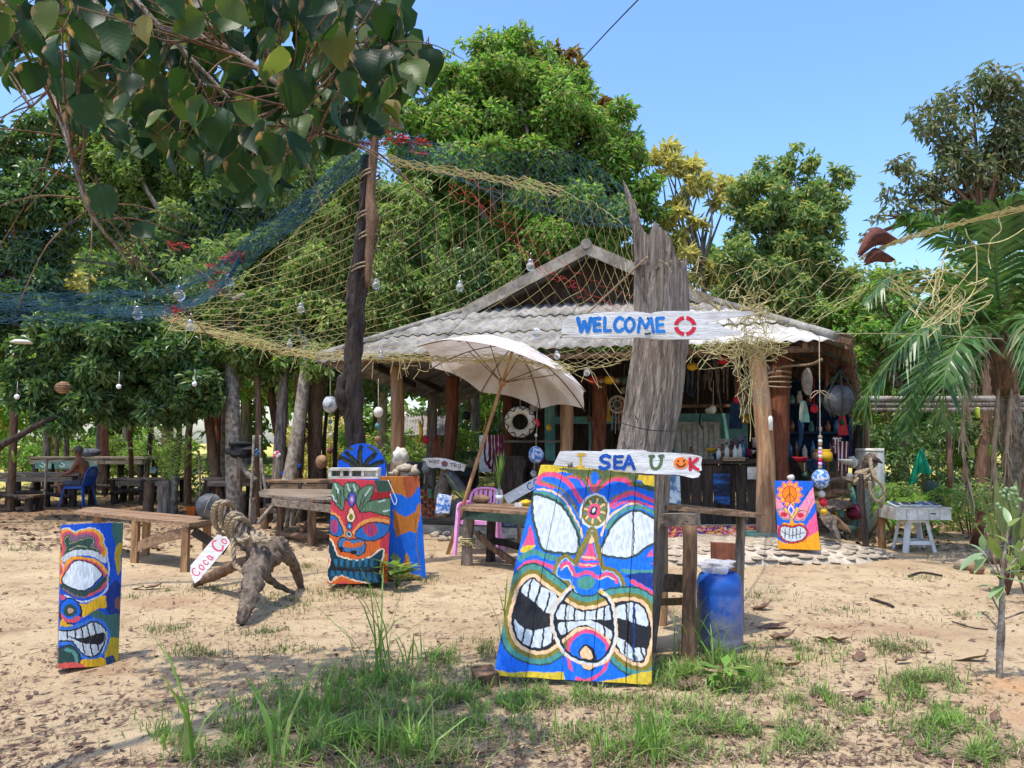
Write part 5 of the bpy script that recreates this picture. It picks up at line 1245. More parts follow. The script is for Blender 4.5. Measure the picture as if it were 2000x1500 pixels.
def paint_red(V):
 RD=c(208,58,74);OG=c(228,108,44);GL=c(96,128,98)
 p=Paint(V,600,840,4.413,RD,4)
 p.F(OG,[(150,690),(330,830),(400,880),(470,800),(600,740),(740,780),(740,900),(560,980),(700,980),(740,1400),(130,1400)]).F(RD,[(640,900),(740,870),(740,1080),(640,1010)]).F(c(240,140,60),[(150,700),(230,760),(300,860),(320,920),(190,900)])
 p.F(c(54,84,72),[(580,425),(760,420),(760,535),(600,532)],False).F(c(168,28,36),[(550,535),(760,530),(760,606),(550,600)],False)
 for lf in([(232,452),(290,482),(318,525),(326,600),(300,692),(240,622),(205,540)],[(320,480),(352,455),(400,450),(440,482),(442,552),(400,640),(350,605),(318,560)],[(440,530),(500,490),(572,480),(552,572),(520,642),(460,702),(430,622)],[(455,705),(540,622),(620,598),(740,602),(740,745),(640,722),(550,702)]):
  p.S(BLK,16,lf,True).F(GL,lf)
 for st in([(240,470),(265,540)],[(215,560),(250,620)],[(345,470),(360,520)],[(540,500),(500,570)],[(620,612),(670,606)],[(650,700),(715,690)],[(400,470),(410,520)]):p.S(c(190,214,204),14,st,smooth=False)
 for st in([(285,520),(290,660)],[(245,520),(275,640)],[(480,560),(455,670)],[(520,560),(475,650)],[(380,500),(380,560)]):p.S(BLK,8,st,smooth=False)
 p.S(BLK,14,[(385,530),(420,590),(388,655),(352,592)],True).F(c(60,90,200),[(385,530),(420,590),(388,652),(352,592)]).E(c(200,90,140),386,592,18,36).E(WHI,388,592,8,18)
 dr=[(378,668),(410,742),(398,782),(360,786),(342,745)];p.S(BLK,18,dr,True).F(c(246,214,170),dr).E(OLV,376,745,16,30)
 p.S(c(240,160,92),26,[(195,715),(260,750),(320,850),(330,930)]).S(c(240,160,92),26,[(400,880),(470,805),(600,770),(735,800)])
 for ey,ic in(([(188,740),(232,745),(282,810),(306,880),(270,917),(215,900),(188,850)],(236,832,30,62)),([(412,902),(470,842),(560,802),(640,800),(712,840),(650,912),(560,950),(480,946)],(545,852,62,66))):
  p.S(BLK,18,ey,True).F(c(36,110,190),ey);q=p.c.copy();p.E(c(190,62,92),*ic).E(c(160,60,120),ic[0],ic[1]+10,ic[2]*.4,ic[3]*.7);ok=p.inside(p.sm(ey,True));p.c[~ok]=q[~ok]
 p.E(BLK,367,825,30,32).E(c(50,120,190),367,825,22,24).E(WHI,370,826,7,9).E(BLK,357,895,30,34).E(WHI,357,895,22,27).E(DGR,357,895,14,17)
 ns=[(268,970),(300,930),(350,945),(405,940),(462,945),(502,990),(495,1050),(440,1076),(400,1055),(340,1045),(290,1040)]
 p.S(BLK,18,ns,True).F(c(70,122,176),ns).F(OG,[(310,980),(350,950),(400,975),(470,960),(480,1000),(400,1010),(330,1010)]).E(BLK,300,1025,18,18).E(BLK,405,1050,30,18)
 mo=[(186,938),(230,1002),(262,1090),(340,1112),(440,1126),(540,1102),(642,1028),(655,1062),(620,1170),(645,1280),(632,1342),(500,1312),(400,1282),(300,1250),(240,1268),(200,1302),(176,1230),(200,1130),(184,1010)]
 p.S(c(244,226,204),26,mo,True).F(c(18,62,76),mo)
 for k in range(7):
  x=225+k*52;p.F(c(36,112,150),[(x,1108+8*math.sin(k)),(x+34,1116),(x+30,1178),(x+8,1180)],False)
 for k in range(8):
  x=205+k*52;p.F(c(30,104,148),[(x+4,1208+k*2),(x+34,1208+k*3),(x+38,1262+k*6),(x,1258+k*6)],False)
 p.F(BLK,[(210,1190),(400,1195),(520,1212),(620,1150),(610,1230),(420,1215),(240,1215)]).F(BLK,[(205,1100),(235,1160),(250,1200),(205,1190)])
 p.F(OG,[(215,1300),(300,1262),(392,1292),(420,1400),(200,1400)]).S(c(240,200,150),10,[(225,1295),(300,1262),(392,1292)]).E(c(228,76,90),310,1335,40,30)
 return p.c
log_face('mask_board','red and orange mask log with green leaf crown and blue teeth',(649,935,7.95),(764,939,7.98),(757,1138,7.95),(639,1140,7.9),.05,150,260,paint_red,.35,None,.003)
def paint_panel(V):
 OC=c(196,118,42);p=Paint(V,600,840,4.413,c(8,108,226),5)
 p.F(OC,[(600,370),(985,370),(975,480),(925,530),(872,585),(810,552),(690,545)],False).F(c(176,84,44),[(840,400),(970,400),(940,520),(872,580),(830,500)]).F(OC,[(735,680),(790,725),(850,745),(930,700),(965,630),(985,640),(970,760),(945,900),(890,868),(840,880),(760,925)],False)
 p.F(c(204,140,40),[(855,1050),(885,1150),(880,1230),(800,1265),(825,1150)]).F(c(176,134,40),[(600,1235),(740,1255),(900,1235),(1040,1290),(1050,1340),(600,1340)],False).S(c(130,110,40),8,[(935,730),(945,1000),(975,1250)])
 return p.c
log_face('painted_slab','blue slab with brown zigzag shapes standing right behind the red mask log',(700,930,8.35),(819,930,8.45),(832,1128,8.4),(690,1131,8.3),.03,110,150,paint_panel,.12)
def paint_orange(V):
 OR=c(248,164,16);HP=c(240,92,142);LP=c(242,146,172);B2=c(14,100,214);RD=c(206,46,60)
 p=Paint(V,1420,900,6.818,B2,4)
 p.F(LP,[(1180,300),(1190,520),(1090,690),(950,645),(1040,500)],False).F(HP,[(1200,660),(1290,900),(1060,1035),(1040,880),(1100,800)],False).F(OR,[(640,1030),(760,1095),(880,1095),(1040,1042),(1280,900),(1300,1260),(640,1260)],False)
 p.F(LP,[(640,470),(662,490),(770,620),(640,650)],False).F(HP,[(660,850),(715,880),(705,1000),(660,960)],False).S(BLK,6,[(655,470),(775,620)]).S(BLK,6,[(1140,335),(1000,520),(940,640)]).S(BLK,6,[(1140,510),(1070,690)])
 for k in range(11):
  a=-math.pi/2+k*2*math.pi/11;cx,cy=835+122*math.cos(a),440+124*math.sin(a);u=(math.cos(a),math.sin(a));w=(-u[1],u[0])
  pt=[(cx-u[0]*40+w[0]*30,cy-u[1]*40+w[1]*30),(cx+w[0]*28,cy+w[1]*28),(cx+u[0]*44,cy+u[1]*44),(cx-w[0]*28,cy-w[1]*28),(cx-u[0]*40-w[0]*30,cy-u[1]*40-w[1]*30)]
  p.S(LP,34,pt,True,False).S(RD,16,pt,True,False).F(c(252,176,40),pt,False)
 p.E(RD,835,440,100,112).E(c(252,136,20),835,440,90,101)
 p.S(c(90,40,20),9,[(832,340),(838,545)],smooth=False).S(c(90,40,20),9,[(836,430),(905,510)],smooth=False).S(c(90,40,20),9,[(836,430),(770,515)],smooth=False)
 dm=[(850,558),(912,650),(856,746),(806,650)];p.S(c(240,190,60),34,[(780,640),(850,760),(940,640)]).S(BLK,14,dm,True,False).F(c(244,200,220),dm,False).F(B2,[(850,600),(882,650),(854,704),(826,650)],False)
 for ey,ce in(([(685,668),(740,655),(800,700),(838,752),(770,772),(712,730)],(755,716)),([(902,765),(950,692),(1010,660),(1062,690),(1022,772),(960,792)],(976,728))):
  p.S(c(244,200,70),28,ey,True).S(BLK,16,ey,True).F(LP,ey).E(RD,ce[0],ce[1],46,32).E(c(180,30,50),ce[0],ce[1]+4,22,16)
 p.F(OR,[(855,748),(880,790),(915,835),(1010,828),(1025,862),(930,870),(800,870),(735,858),(765,822),(832,830)])
 mo=[(715,905),(760,878),(880,892),(980,878),(1040,920),(1050,975),(1000,1045),(880,1072),(770,1045),(715,980)]
 p.S(BLK,62,mo,True).S(RD,50,mo,True).S(BLK,16,mo,True).F(WHI,mo).S(BLK,9,[(720,940),(800,975),(900,990),(1030,955)])
 for x in(770,825,872,922,970):p.S(c(60,70,70),12,[(x,905),(x+6,1030)],smooth=False)
 return p.c
log_face('mask_board','orange, pink and blue mask board with a peace flower, beside the right hut post',(1513,939,9.85),(1587,940,9.8),(1603,1075,9.62),(1520,1072,9.72),.012,110,170,paint_orange,.06)
# blue arch board behind
def arch():
 Y=8.75;b0=g3(706,1130);b0.y=Y;b0.x=P(706,900,Y).x
 pts=[]
 for k in range(40):
  a=math.pi*k/39;pts.append((706+47*math.cos(a),915-49*math.sin(a)))
 t=thing('painted_board',b0,'round-topped blue board with dark spiky leaf behind the white breeze block','painted board')
 nu,nv=90,90;V=[];Q=[]
 zb=gz(b0.x,Y)
 for j in range(nv):
  v=j/(nv-1);py=866+v*(1000-866);k=max(0.0,min(1,(py-866)/49));hw=47*math.sqrt(max(0,1-(1-k)**2))if k<1 else 47
  for i in range(nu):
   q=P(706+hw*(2*i/(nu-1)-1),py,Y);V.append(q)
 Q=[(j*nu+i,(j+1)*nu+i,(j+1)*nu+i+1,j*nu+i+1)for j in range(nv-1)for i in range(nu-1)]
 p=Paint(V,600,840,4.413,c(8,92,222),4)
 DK=c(24,34,40);OL=c(70,74,34)
 for(a,w)in(([(460,340),(455,230),(462,150)],44),([(450,330),(400,250),(340,195)],40),([(475,330),(530,260),(590,205)],40),([(430,340),(360,270),(290,240)],44),([(500,340),(570,300),(640,270)],44)):p.S(DK,w,a)
 for(a,w)in(([(460,340),(458,250),(462,190)],16),([(450,330),(410,270),(370,225)],12),([(430,340),(370,290),(310,255)],16),([(500,340),(570,310),(620,285)],14),([(475,330),(520,280),(560,240)],10),([(330,150),(390,160)],26),([(530,150),(590,180)],26)):p.S(OL,w,a)
 np_mesh('painted_face',np.array([v[:]for v in V]),np.array(Q),None,[M['paint']],t,smooth=True,col=p.c)
 out=[P(x,y,Y+.004)for x,y in pts];bot0=P(659,1000,Y+.004);bot1=P(753,1000,Y+.004)
 o2=[Vector((bot1.x,Y+.004,zb)),*out,Vector((bot0.x,Y+.004,zb))]
 mb=MB();mb.prism(o2,(0,-1,0),.04);mb.build('board',M['blue_dark_ink'],t)
arch()
# white breeze block on the red log
def block():
 a=P(641,936,7.94);b=P(738,936,7.94);top=P(641,914.5,7.94).z;z0=a.z+.004;h=top-z0;W=b.x-a.x
 t=thing('breeze_block',(a.x,7.94,z0),'white painted breeze block lying on top of the red mask log','breeze block');mb=MB();d=.2;xs=[0,.09,.235,.275,.42,.46,.66,.70,1.0]
 for k in range(0,9,2):
  if k+1<len(xs):pass
 mb.box((a.x+W/2,7.94+d/2,z0+.012),(W,d,.024),jit=.003);mb.box((a.x+W/2,7.94+d/2,top-.012),(W,d,.024),jit=.003)
 for(u0,u1)in((0.0,.06),(.235,.29),(.42,.47),(.66,.715),(.955,1.0)):mb.box((a.x+W*(u0+u1)/2,7.942+d/2,z0+h/2),(W*(u1-u0),d-.004,h-.05),jit=.002)
 mb.box((a.x+W*.84,7.965+d/2,z0+h/2),(W*.25,d-.05,h-.052));mb.box((a.x+W/2,7.94+d-.015,z0+h/2),(W-.01,.02,h-.05))
 mb.build('block',M['white_dirty'],t)
 mb=MB();mb.tube(catmull([P(758,938,7.9),P(768,960,7.88),P(775,978,7.88),P(770,985,7.88),P(762,965,7.88)],5),.004,5)
 solo(mb,'string',M['white_plastic'],P(758,938,7.9),'loop of pale string hanging at the edge of the red mask log','string')
block()
# ---------------------------------------------------------------- lettering
GLY={'W':[[(0,0),(.25,1),(.5,.25),(.75,1),(1,0)]],'E':[[(.9,.02),(.05,.04),(.1,.97),(.95,.95)],[(.08,.5),(.8,.47)]],'L':[[(.1,0),(.08,.97),(.9,.95)]],
       'C':[[(.95,.12),(.6,-.02),(.2,.2),(.02,.55),(.2,.92),(.6,1.02),(.97,.85)]],'O':[[(.5,-.02),(.12,.25),(.03,.6),(.3,1),(.65,.98),(.97,.6),(.88,.2),(.5,-.02)]],
       'M':[[(0,1),(.12,0),(.5,.7),(.85,0),(1,1)]],'I':[[(.5,.0),(.45,1)],[(.1,.02),(.95,0)],[(0,1),(.85,.98)]],'S':[[(.95,.1),(.5,-.02),(.1,.2),(.3,.45),(.8,.6),(.85,.85),(.4,1.02),(.02,.9)]],
       'A':[[(0,1),(.5,0),(1,1)],[(.2,.62),(.85,.6)]],'U':[[(.12,0),(.12,.6),(.3,.97),(.6,.98),(.85,.6),(.88,0)],[(0,.0),(.28,.0)],[(.72,0),(1,-.02)]],'K':[[(.1,0),(.12,1)],[(.9,0),(.15,.55),(.95,1)]],
       'T':[[(0,.02),(1,0)],[(.5,0),(.48,1)]],'R':[[(.1,1),(.08,0),(.7,.05),(.85,.28),(.6,.5),(.1,.52)],[(.45,.52),(.95,1)]],
       'a':[[(.8,.5),(.4,.42),(.1,.7),(.3,1),(.7,.9),(.85,.45)],[(.85,.45),(.9,1)]],'c':[[(.9,.55),(.5,.42),(.1,.7),(.4,1),(.9,.9)]],'o':[[(.5,.42),(.12,.6),(.2,.95),(.6,1),(.9,.75),(.8,.48),(.5,.42)]],'l':[[(.4,0),(.4,1)]]}
def ribbon(mb,pts,w,n,lift,mi=0,caps=4):
 """flat brush stroke lying on a plane with normal n"""
 pts=[Vector(p)for p in pts];n=Vector(n).normalized();L=[];Rr=[]
 N=len(pts)
 for i,p in enumerate(pts):
  d=(pts[min(i+1,N-1)]-pts[max(i-1,0)]).normalized();s=n.cross(d);k=w*.5*(1+.12*math.sin(i*2.3))
  L.append(p+s*k+n*lift);Rr.append(p-s*k+n*lift)
 vs=[];fs=[]
 for a,b in zip(L,Rr):vs+=[a,b]
 for i in range(N-1):fs.append((2*i,2*i+1,2*i+3,2*i+2))
 for(i,sg)in((0,-1),(N-1,1)):
  d=(pts[1]-pts[0]).normalized()if i==0 else(pts[-1]-pts[-2]).normalized();b=len(vs)
  for q in range(1,caps):
   a=math.pi*q/caps;vs.append(pts[i]+n*lift+(n.cross(d)*math.cos(a)+d*sg*math.sin(a))*w*.5)
  fs.append((2*i,*range(b,b+caps-1),2*i+1)if sg>0 else(2*i+1,*range(b+caps-2,b-1,-1),2*i))
 mb.add(vs,fs,mi)
def letters(parent,items,plane,n,mats,name='letter'):
 """items: (glyph, x0,y0,x1,y1,width, material); plane(x,y) maps traced coordinates to the board face"""
 for q,(g,x0,y0,x1,y1,w,mt,sl)in enumerate(items):
  mb=MB()
  for k,st in enumerate(GLY[g]):
   st=[(a,b)for a,b in st]
   cur=st if g in 'WELMIAKT' else[(p.x,p.y)for p in catmull([(a,b,0)for a,b in st],5)]
   if g in 'WELMIAKT':
    dd=[]
    for i in range(len(st)-1):
     dd.append([(st[i][0]+(st[i+1][0]-st[i][0])*j/3,st[i][1]+(st[i+1][1]-st[i][1])*j/3)for j in range(4)])
    for s_,seg in enumerate(dd):ribbon(mb,[plane(x0+(x1-x0)*a-sl*(b-.5)*(y1-y0),y0+(y1-y0)*b)for a,b in seg],w,n,.0015+.0004*(k*4+s_))
   else:ribbon(mb,[plane(x0+(x1-x0)*a-sl*(b-.5)*(y1-y0),y0+(y1-y0)*b)for a,b in cur],w,n,.0015+.0004*k)
  mb.build(name,M[mt],parent)
def plane_at(ox,oy,sc,p0,n):
 """frame: traced px -> point of the plane through p0 with normal n"""
 p0=Vector(p0);n=Vector(n).normalized()
 def f(x,y):
  px,py=ox+x/sc,oy+y/sc;dx=(px-1000)/F;dy=(750-py)/F;d=Vector((dx,cp-dy*sp,sp+dy*cp));o=Vector((0,0,CAMZ))
  return o+d*((p0-o).dot(n)/d.dot(n))
 return f
# ---- the weathered trunk that carries the signs
def stump():
 Y=5.66;prof=[(1214,1300,118),(1238,1100,116),(1254,920,110),(1262,860,107),(1275,790,108),(1286,700,108),(1291,640,108),(1292,560,104),(1290,520,103)]
 b0=P(1214,1300,Y);b0.z=0
 t=thing('weathered_trunk',b0,'thick grey dead trunk with jagged splintered top carrying the two white signs','dead trunk')
 n=112;ctr=catmull([P(a,b,Y)for a,b,w in prof],6);rad=interp([Sz(w/2,Y)for a,b,w in prof],len(ctr))
 ctr[0].z=-.1;V=[];K=len(ctr)+8
 def topz(px):
  return 9*mnoise.noise(Vector((px*.35,0,0)))+float(np.interp(px,[1236,1246,1256,1268,1280,1286,1296,1306,1312,1318,1326,1334,1344,1350],[395,420,455,470,440,450,460,470,480,500,520,512,508,530]))
 for i in range(K):
  for k in range(n):
   a=2*math.pi*k/n;cx_,cy_=math.cos(a),math.sin(a);rg=1+.09*mnoise.noise(Vector((cx_*2.3,cy_*2.3,i*.10)))+.06*mnoise.noise(Vector((cx_*7,cy_*7,i*.06+4)))-.09*max(0,1-abs(mnoise.noise(Vector((cx_*5+2,cy_*5,i*.045))))*9)-.05*max(0,1-abs(mnoise.noise(Vector((cx_*12+2,cy_*12,i*.09))))*6)
   if i<len(ctr):cc,r=ctr[i],rad[i];V.append(Vector((cc.x+math.cos(a)*r*rg,cc.y+math.sin(a)*r*rg*.8,cc.z)))
   else:
    cc,r=ctr[-1],rad[-1];f=(i-len(ctr)+1)/8;x=cc.x+math.cos(a)*r*rg;y=cc.y+math.sin(a)*r*rg*.8
    px,_=proj(x,y,cc.z);zt=P(1290,topz(px),Y).z
    lean=-.02*max(0,(1262-px)/30)*f
    V.append(Vector((x+lean,y,cc.z+(zt-cc.z)*f)))
 fs=[(i*n+k,i*n+(k+1)%n,(i+1)*n+(k+1)%n,(i+1)*n+k)for i in range(K-1)for k in range(n)]
 base=(K-1)*n;V2=[Vector((v.x*.96+ctr[-1].x*.04,v.y*.96+ctr[-1].y*.04,v.z-.28))for v in V[base:base+n]]
 V+=V2;fs+=[(base+k,base+(k+1)%n,base+n+(k+1)%n,base+n+k)for k in range(n)];fs.append(tuple(base+n+k for k in range(n)))
 mb=MB();mb.add(V,fs,0,False);mb.build('trunk',M['stump'],t)
 # tall splinter at the left, shorter ones on the right
 for(pts,r_)in(([(1252,520),(1244,450),(1236,410),(1226,378),(1217,352)],[.06,.055,.042,.026,.004]),([(1274,520),(1278,470),(1282,436)],[.05,.035,.008]),([(1336,560),(1337,530),(1340,506)],[.035,.03,.008]),([(1300,520),(1302,480),(1298,450)],[.05,.04,.01])):
  mb=MB();q=catmull([P(x,y,Y-.05)for x,y in pts],5);mb.tube(q,interp(r_,len(q)),8,rough=.35,seed=pts[0][0],sm=False,flat=.7);mb.build('splinter',M['stump'],t)
 mb=MB();pts=[P(1213+108*q,826+10*math.sin(q*3)+14*q*q,Y-.34*math.sin(math.pi*(.12+.76*q)))for q in[x/16 for x in range(17)]];mb.tube(pts,.003,5)
 mb.tube(catmull([P(1243,826,Y-.2),P(1246,822,Y-.28),P(1240,812,Y-.33)],4),.003,5);mb.build('wire',M['black'],t)
 return t
M['stump']=mat('stump',c(160,147,134),c(84,74,66),2.6,(11,11,.6),bump=1.0,fine=.45,lo=.3,hi=.62)
stump()
def sign_welcome():
 n=Vector((.03,-1,.0)).normalized();p0=P(1280,635,5.16);f=plane_at(1060,560,3.75,p0,n)
 out=[(135,262),(188,238),(192,216),(345,198),(440,186),(560,183),(680,180),(740,188),(790,196),(830,184),(900,178),(1100,178),(1300,181),(1540,181),(1562,200),(1420,222),(1360,232),(1190,266),(1290,274),(1350,308),(1470,330),(1452,350),(1330,360),(1230,385),(1040,384),(860,386),(780,380),(700,372),(560,378),(420,375),(300,372),(138,371),(150,358),(196,350),(140,346),(142,300)]
 t=thing('welcome_sign',p0,'long white plank sign reading WELCOME with red life ring near the trunk top','sign');mb=MB();mb.prism([f(x,y)for x,y in out],n,.03);pk=mb.build('plank',M['white_board'],t)
 letters(pk,[('W',258,232,352,326,.028,'blue_ink',0),('E',374,230,424,325,.026,'blue_ink',0),('L',450,228,500,326,.024,'blue_ink',0),('C',525,228,590,324,.024,'blue_ink',0),('O',602,230,672,324,.022,'blue_ink',0),('M',700,230,810,332,.022,'blue_ink',0),('E',832,228,890,332,.023,'blue_ink',0)],f,n,None)
 for k in range(4):
  a0=k*90+7;mb=MB();vs=[];m_=9
  for i in range(m_):
   a=R_(a0+76*i/(m_-1));vs+=[f(1043+math.cos(a)*82,288+math.sin(a)*74)+n*.0016,f(1043+math.cos(a)*51,288+math.sin(a)*45)+n*.0016]
  mb.add(vs,[(2*i,2*i+2,2*i+3,2*i+1)for i in range(m_-1)]);mb.build('life_ring_mark',M['red_ink'],t)
 mb=MB();mb.ball(f(770,232),.008,8,5);mb.tube([f(745,342)+n*.002,f(765,346)+n*.004,f(790,340)+n*.002],.005,5);mb.build('nail',M['black'],t)
sign_welcome()
def sign_ok():
 n=Vector((.02,-1,.06)).normalized();p0=P(1225,905,5.12);f=plane_at(1060,560,3.75,p0,n)
 out=[(128,1205),(280,1202),(432,1206),(450,1192),(600,1190),(740,1196),(785,1212),(940,1216),(1090,1226),(1150,1240),(1168,1250),(1160,1300),(1166,1345),(1140,1352),(1155,1372),(1140,1395),(1100,1402),(1000,1378),(830,1372),(660,1362),(500,1345),(280,1325),(80,1308)]
 t=thing('plank_sign',p0,'white plank sign reading I SEA U OK in mixed colours below the welcome sign','sign');mb=MB();mb.prism([f(x,y)for x,y in out],n,.03);pk=mb.build('plank',M['white_board'],t)
 letters(pk,[('I',250,1228,310,1322,.017,'gold_ink',.06),('S',418,1238,495,1332,.024,'blue_dark_ink',.0),('E',522,1242,588,1330,.022,'blue_dark_ink',.05),('A',592,1240,670,1334,.022,'blue_dark_ink',0),('U',782,1242,880,1332,.021,'olive_ink',.05),('K',1072,1260,1140,1340,.022,'red_ink',0)],f,n,None)
 mb=MB();pts=[f(1012+54*math.cos(2*math.pi*k/28),1292+44*math.sin(2*math.pi*k/28))+n*.002 for k in range(28)];mb.add(pts,[tuple(range(27,-1,-1))]);sm_=mb.build('smiley_face',M['orange_ink'],t)
 mb=MB()
 for ex in(992,1034):
  b=len(mb.v);mb.add([f(ex+7*math.cos(2*math.pi*k/10),1277+8*math.sin(2*math.pi*k/10))+n*.0028 for k in range(10)],[tuple(range(9,-1,-1))])
 ribbon(mb,catmull([f(980,1298),f(995,1314),(f(1012,1319)),f(1032,1312),f(1044,1296)],4),.008,n,.0028);mb.build('smile',M['black_ink'],t)
 mb=MB();a,b=f(200,1285)+n*.012,f(200,1326)+n*.012;mb.tube([a,b],.016,8);mb.build('peg',M['bark_grey'],t)
sign_ok()
# ---------------------------------------------------------------- furniture in the yard
def log_leg(parent,px,py0,py1,Y,w,m='bark_brown',lean=0,seed=0,name='leg',toz=None):
 b0=P(px,py1,Y);b0.z=gz(b0.x,b0.y)-.05;t0=P(px+lean,py0,Y)
 if toz is not None:t0.z=toz
 mb=MB();mb.tube(catmull([b0,b0.lerp(t0,.5)+Vector((rnd.uniform(-.01,.01),0,0)),t0],5),interp([Sz(w/2,Y)*1.08,Sz(w/2,Y)*.95,Sz(w/2,Y)],11),9,rough=.22,seed=seed);return mb.build(name,M[m],parent)
def top_planks(parent,A,B,C_,D,n,th,m,gap=.008,name='plank',jit=.004,segs=3):
 """A front-left, B front-right, C back-right, D back-left; planks run left to right"""
 for k in range(n):
  u0,u1=k/n,(k+1)/n;um=(u0+u1)/2;a=A.lerp(D,um);b=B.lerp(C_,um);w=(A-D).length/n-gap
  a=a+(a-b).normalized()*rnd.uniform(-.02,.03);b=b+(b-a).normalized()*rnd.uniform(-.02,.03)
  mb=MB();mb.bar(a+Vector((0,0,-th/2+rnd.uniform(-.004,.004))),b+Vector((0,0,-th/2+rnd.uniform(-.004,.004))),w,th,jit=jit,segs=segs);mb.build(name,M[m],parent)
# long low bench at the left
zb=.56
A,B,C_,D=G(152,998,zb),G(371,1022,zb),G(423,1012,zb),G(176,990,zb)
t=thing('bench',g3(300,1110),'long low slatted wooden bench with the dark buoy resting on its right end','bench')
top_planks(t,A,B,C_,D,3,.045,'plank_brown',.05)
mb=MB();mb.bar(B.lerp(A,.035)-Vector((0,0,.06)),C_.lerp(D,.035)-Vector((0,0,.06)),.07,.06);mb.build('end_rail',M['plank_brown'],t)
mb=MB();mb.bar(A.lerp(B,.06)-Vector((0,0,.06)),D.lerp(C_,.06)-Vector((0,0,.06)),.07,.05);mb.build('end_rail',M['plank_brown'],t)
for(u,v)in((.03,.06),(.55,.06),(.08,.9),(.96,.06),(.95,.92),(.5,.92)):
 if u==.03:continue
 a=A.lerp(B,u).lerp(D.lerp(C_,u),v);mb=MB();mb.bar(Vector((a.x,a.y,gz(a.x,a.y)-.04)),a-Vector((0,0,.045)),.075,.075,up=(0,1,0),jit=.003);mb.build('leg',M['plank_warm'],t)
mb=MB();a=A.lerp(B,.57);b=A.lerp(B,.95);mb.bar(Vector((a.x,a.y+.05,.20)),Vector((b.x,b.y+.05,.44)),.03,.12,jit=.006,segs=4,sag=-.02);mb.build('brace',M['plank_brown'],t)
mb=MB();mb.bar(Vector((B.x,B.y+.1,.46)),Vector((B.x+.28,B.y+.35,.2)),.03,.1);mb.build('brace',M['plank_dark'],t)
# dark buoy
p=G(407,1014,zb);p.z=zb;mb=MB();ctr=p+Vector((0,.02,.15));mb.ball(ctr,(.155,.15,.155),20,12,nz=.04);tb=thing('buoy',p,'round dark grey buoy ball resting on the bench end','buoy');mb.build('ball',M['buoy_black'],tb)
mb=MB();mb.tube([ctr+Vector((.16*math.sin(a)*.3+.02,-.157*math.cos(a*.9),.158*math.sin(a)))for a in[x*.2-.7 for x in range(10)]],.004,4);mb.build('cord',M['rope'],tb)
p=gp(381,15.5);p.z=gz(p.x,p.y);t=thing('pail',p,'small orange square pail on the ground behind the bench','pail');mb=MB();mb.box(p+Vector((0,0,.085)),(.17,.15,.17),taper=1.08);mb.build('body',M['orange'],t);mb=MB();mb.box(p+Vector((0,0,.173)),(.16,.14,.01));mb.build('rim',M['dark'],t)
# driftwood stump with rope
t=thing('driftwood_stump',g3(480,1190),'twisted grey driftwood stump on root legs with thick rope coiled round it','driftwood')
mb=MB()
def limb(pts,rs,m='driftwood',seed=0,nm='root',n=10):
 mb=MB();q=catmull([P(*a)for a in pts],10);mb.tube(q,interp([Sz(r*.8,pts[min(i,len(pts)-1)][2])for i,r in enumerate(rs)],len(q)),n+8,rough=.4,seed=seed);return mb.build(nm,M[m],t)
limb([(556,1055,7.2),(530,1078,7.1),(505,1105,6.9),(492,1150,6.6),(480,1190,6.42),(470,1219,6.36)],[15,34,30,22,16,11],seed=1,nm='trunk',n=14)
limb([(515,1085,7.05),(488,1060,7.1),(466,1030,7.3),(446,1000,7.6),(432,985,7.8)],[30,25,19,16,12],seed=2,nm='arm',n=12)
limb([(520,1080,7.1),(552,1082,7.4),(572,1100,7.7),(588,1146,7.95)],[26,18,12,7],seed=3)
limb([(515,1100,7.0),(470,1100,7.3),(430,1118,7.7),(400,1132,7.95),(378,1143,8.0)],[18,14,13,10,5],'bark_brown',seed=4)
limb([(510,1110,7.0),(530,1135,7.2),(555,1150,7.5),(575,1158,7.6)],[14,8,6,4],seed=5)
tr=thing('rope',P(436,1000,7.6),'thick tan rope looped in coils over the arm of the driftwood stump','rope')
def rope_tube(pts,r,parent,closed=False,m='rope',nm='strand'):
 q=catmull(pts,8,closed)
 for s in range(3):
  mb=MB();vs=[];L=0
  for i,p in enumerate(q):
   d=(q[min(i+1,len(q)-1)]-q[max(i-1,0)]).normalized();x=d.orthogonal().normalized()if i==0 else(prev-d*prev.dot(d)).normalized();prev=x;y=d.cross(x)
   if i:L+=(p-q[i-1]).length
   a=L/(r*7)*2*math.pi+s*2.094;vs.append(p+(x*math.cos(a)+y*math.sin(a))*r*.5)
  mb.tube(vs,r*.58,6);mb.build(nm,M[m],parent)
for k,(cx,cy,rx,ry,Y,tl)in enumerate([(436,1012,17,32,7.55,.3),(428,1008,13,26,7.65,.2),(446,1010,15,30,7.45,.4),(466,1030,18,26,7.2,.5),(472,1036,19,24,7.1,.5),(460,1032,17,30,7.3,.4)]):
 rope_tube([P(cx+rx*math.cos(a)+tl*ry*math.sin(a)*.3,cy+ry*math.sin(a),Y+.16*math.sin(a+.8)+.05*math.cos(a*2))for a in[x*2*math.pi/12 for x in range(13)]],.021,tr,nm='coil')
rope_tube([P(455,1052,7.0),P(456,1080,6.95),P(460,1104,6.95),P(476,1116,6.9)],.021,tr,nm='tail');rope_tube([P(492,1040,6.95),P(500,1056,6.85),P(512,1052,6.85),P(516,1042,6.9),P(508,1038,6.95),P(502,1050,6.85),P(520,1058,6.85),P(530,1050,6.9)],.019,tr,nm='knot')
rope_tube([P(478,1044,6.95),P(484,1050,6.9),P(470,1056,6.92),P(462,1046,7.0)],.019,tr,nm='knot')
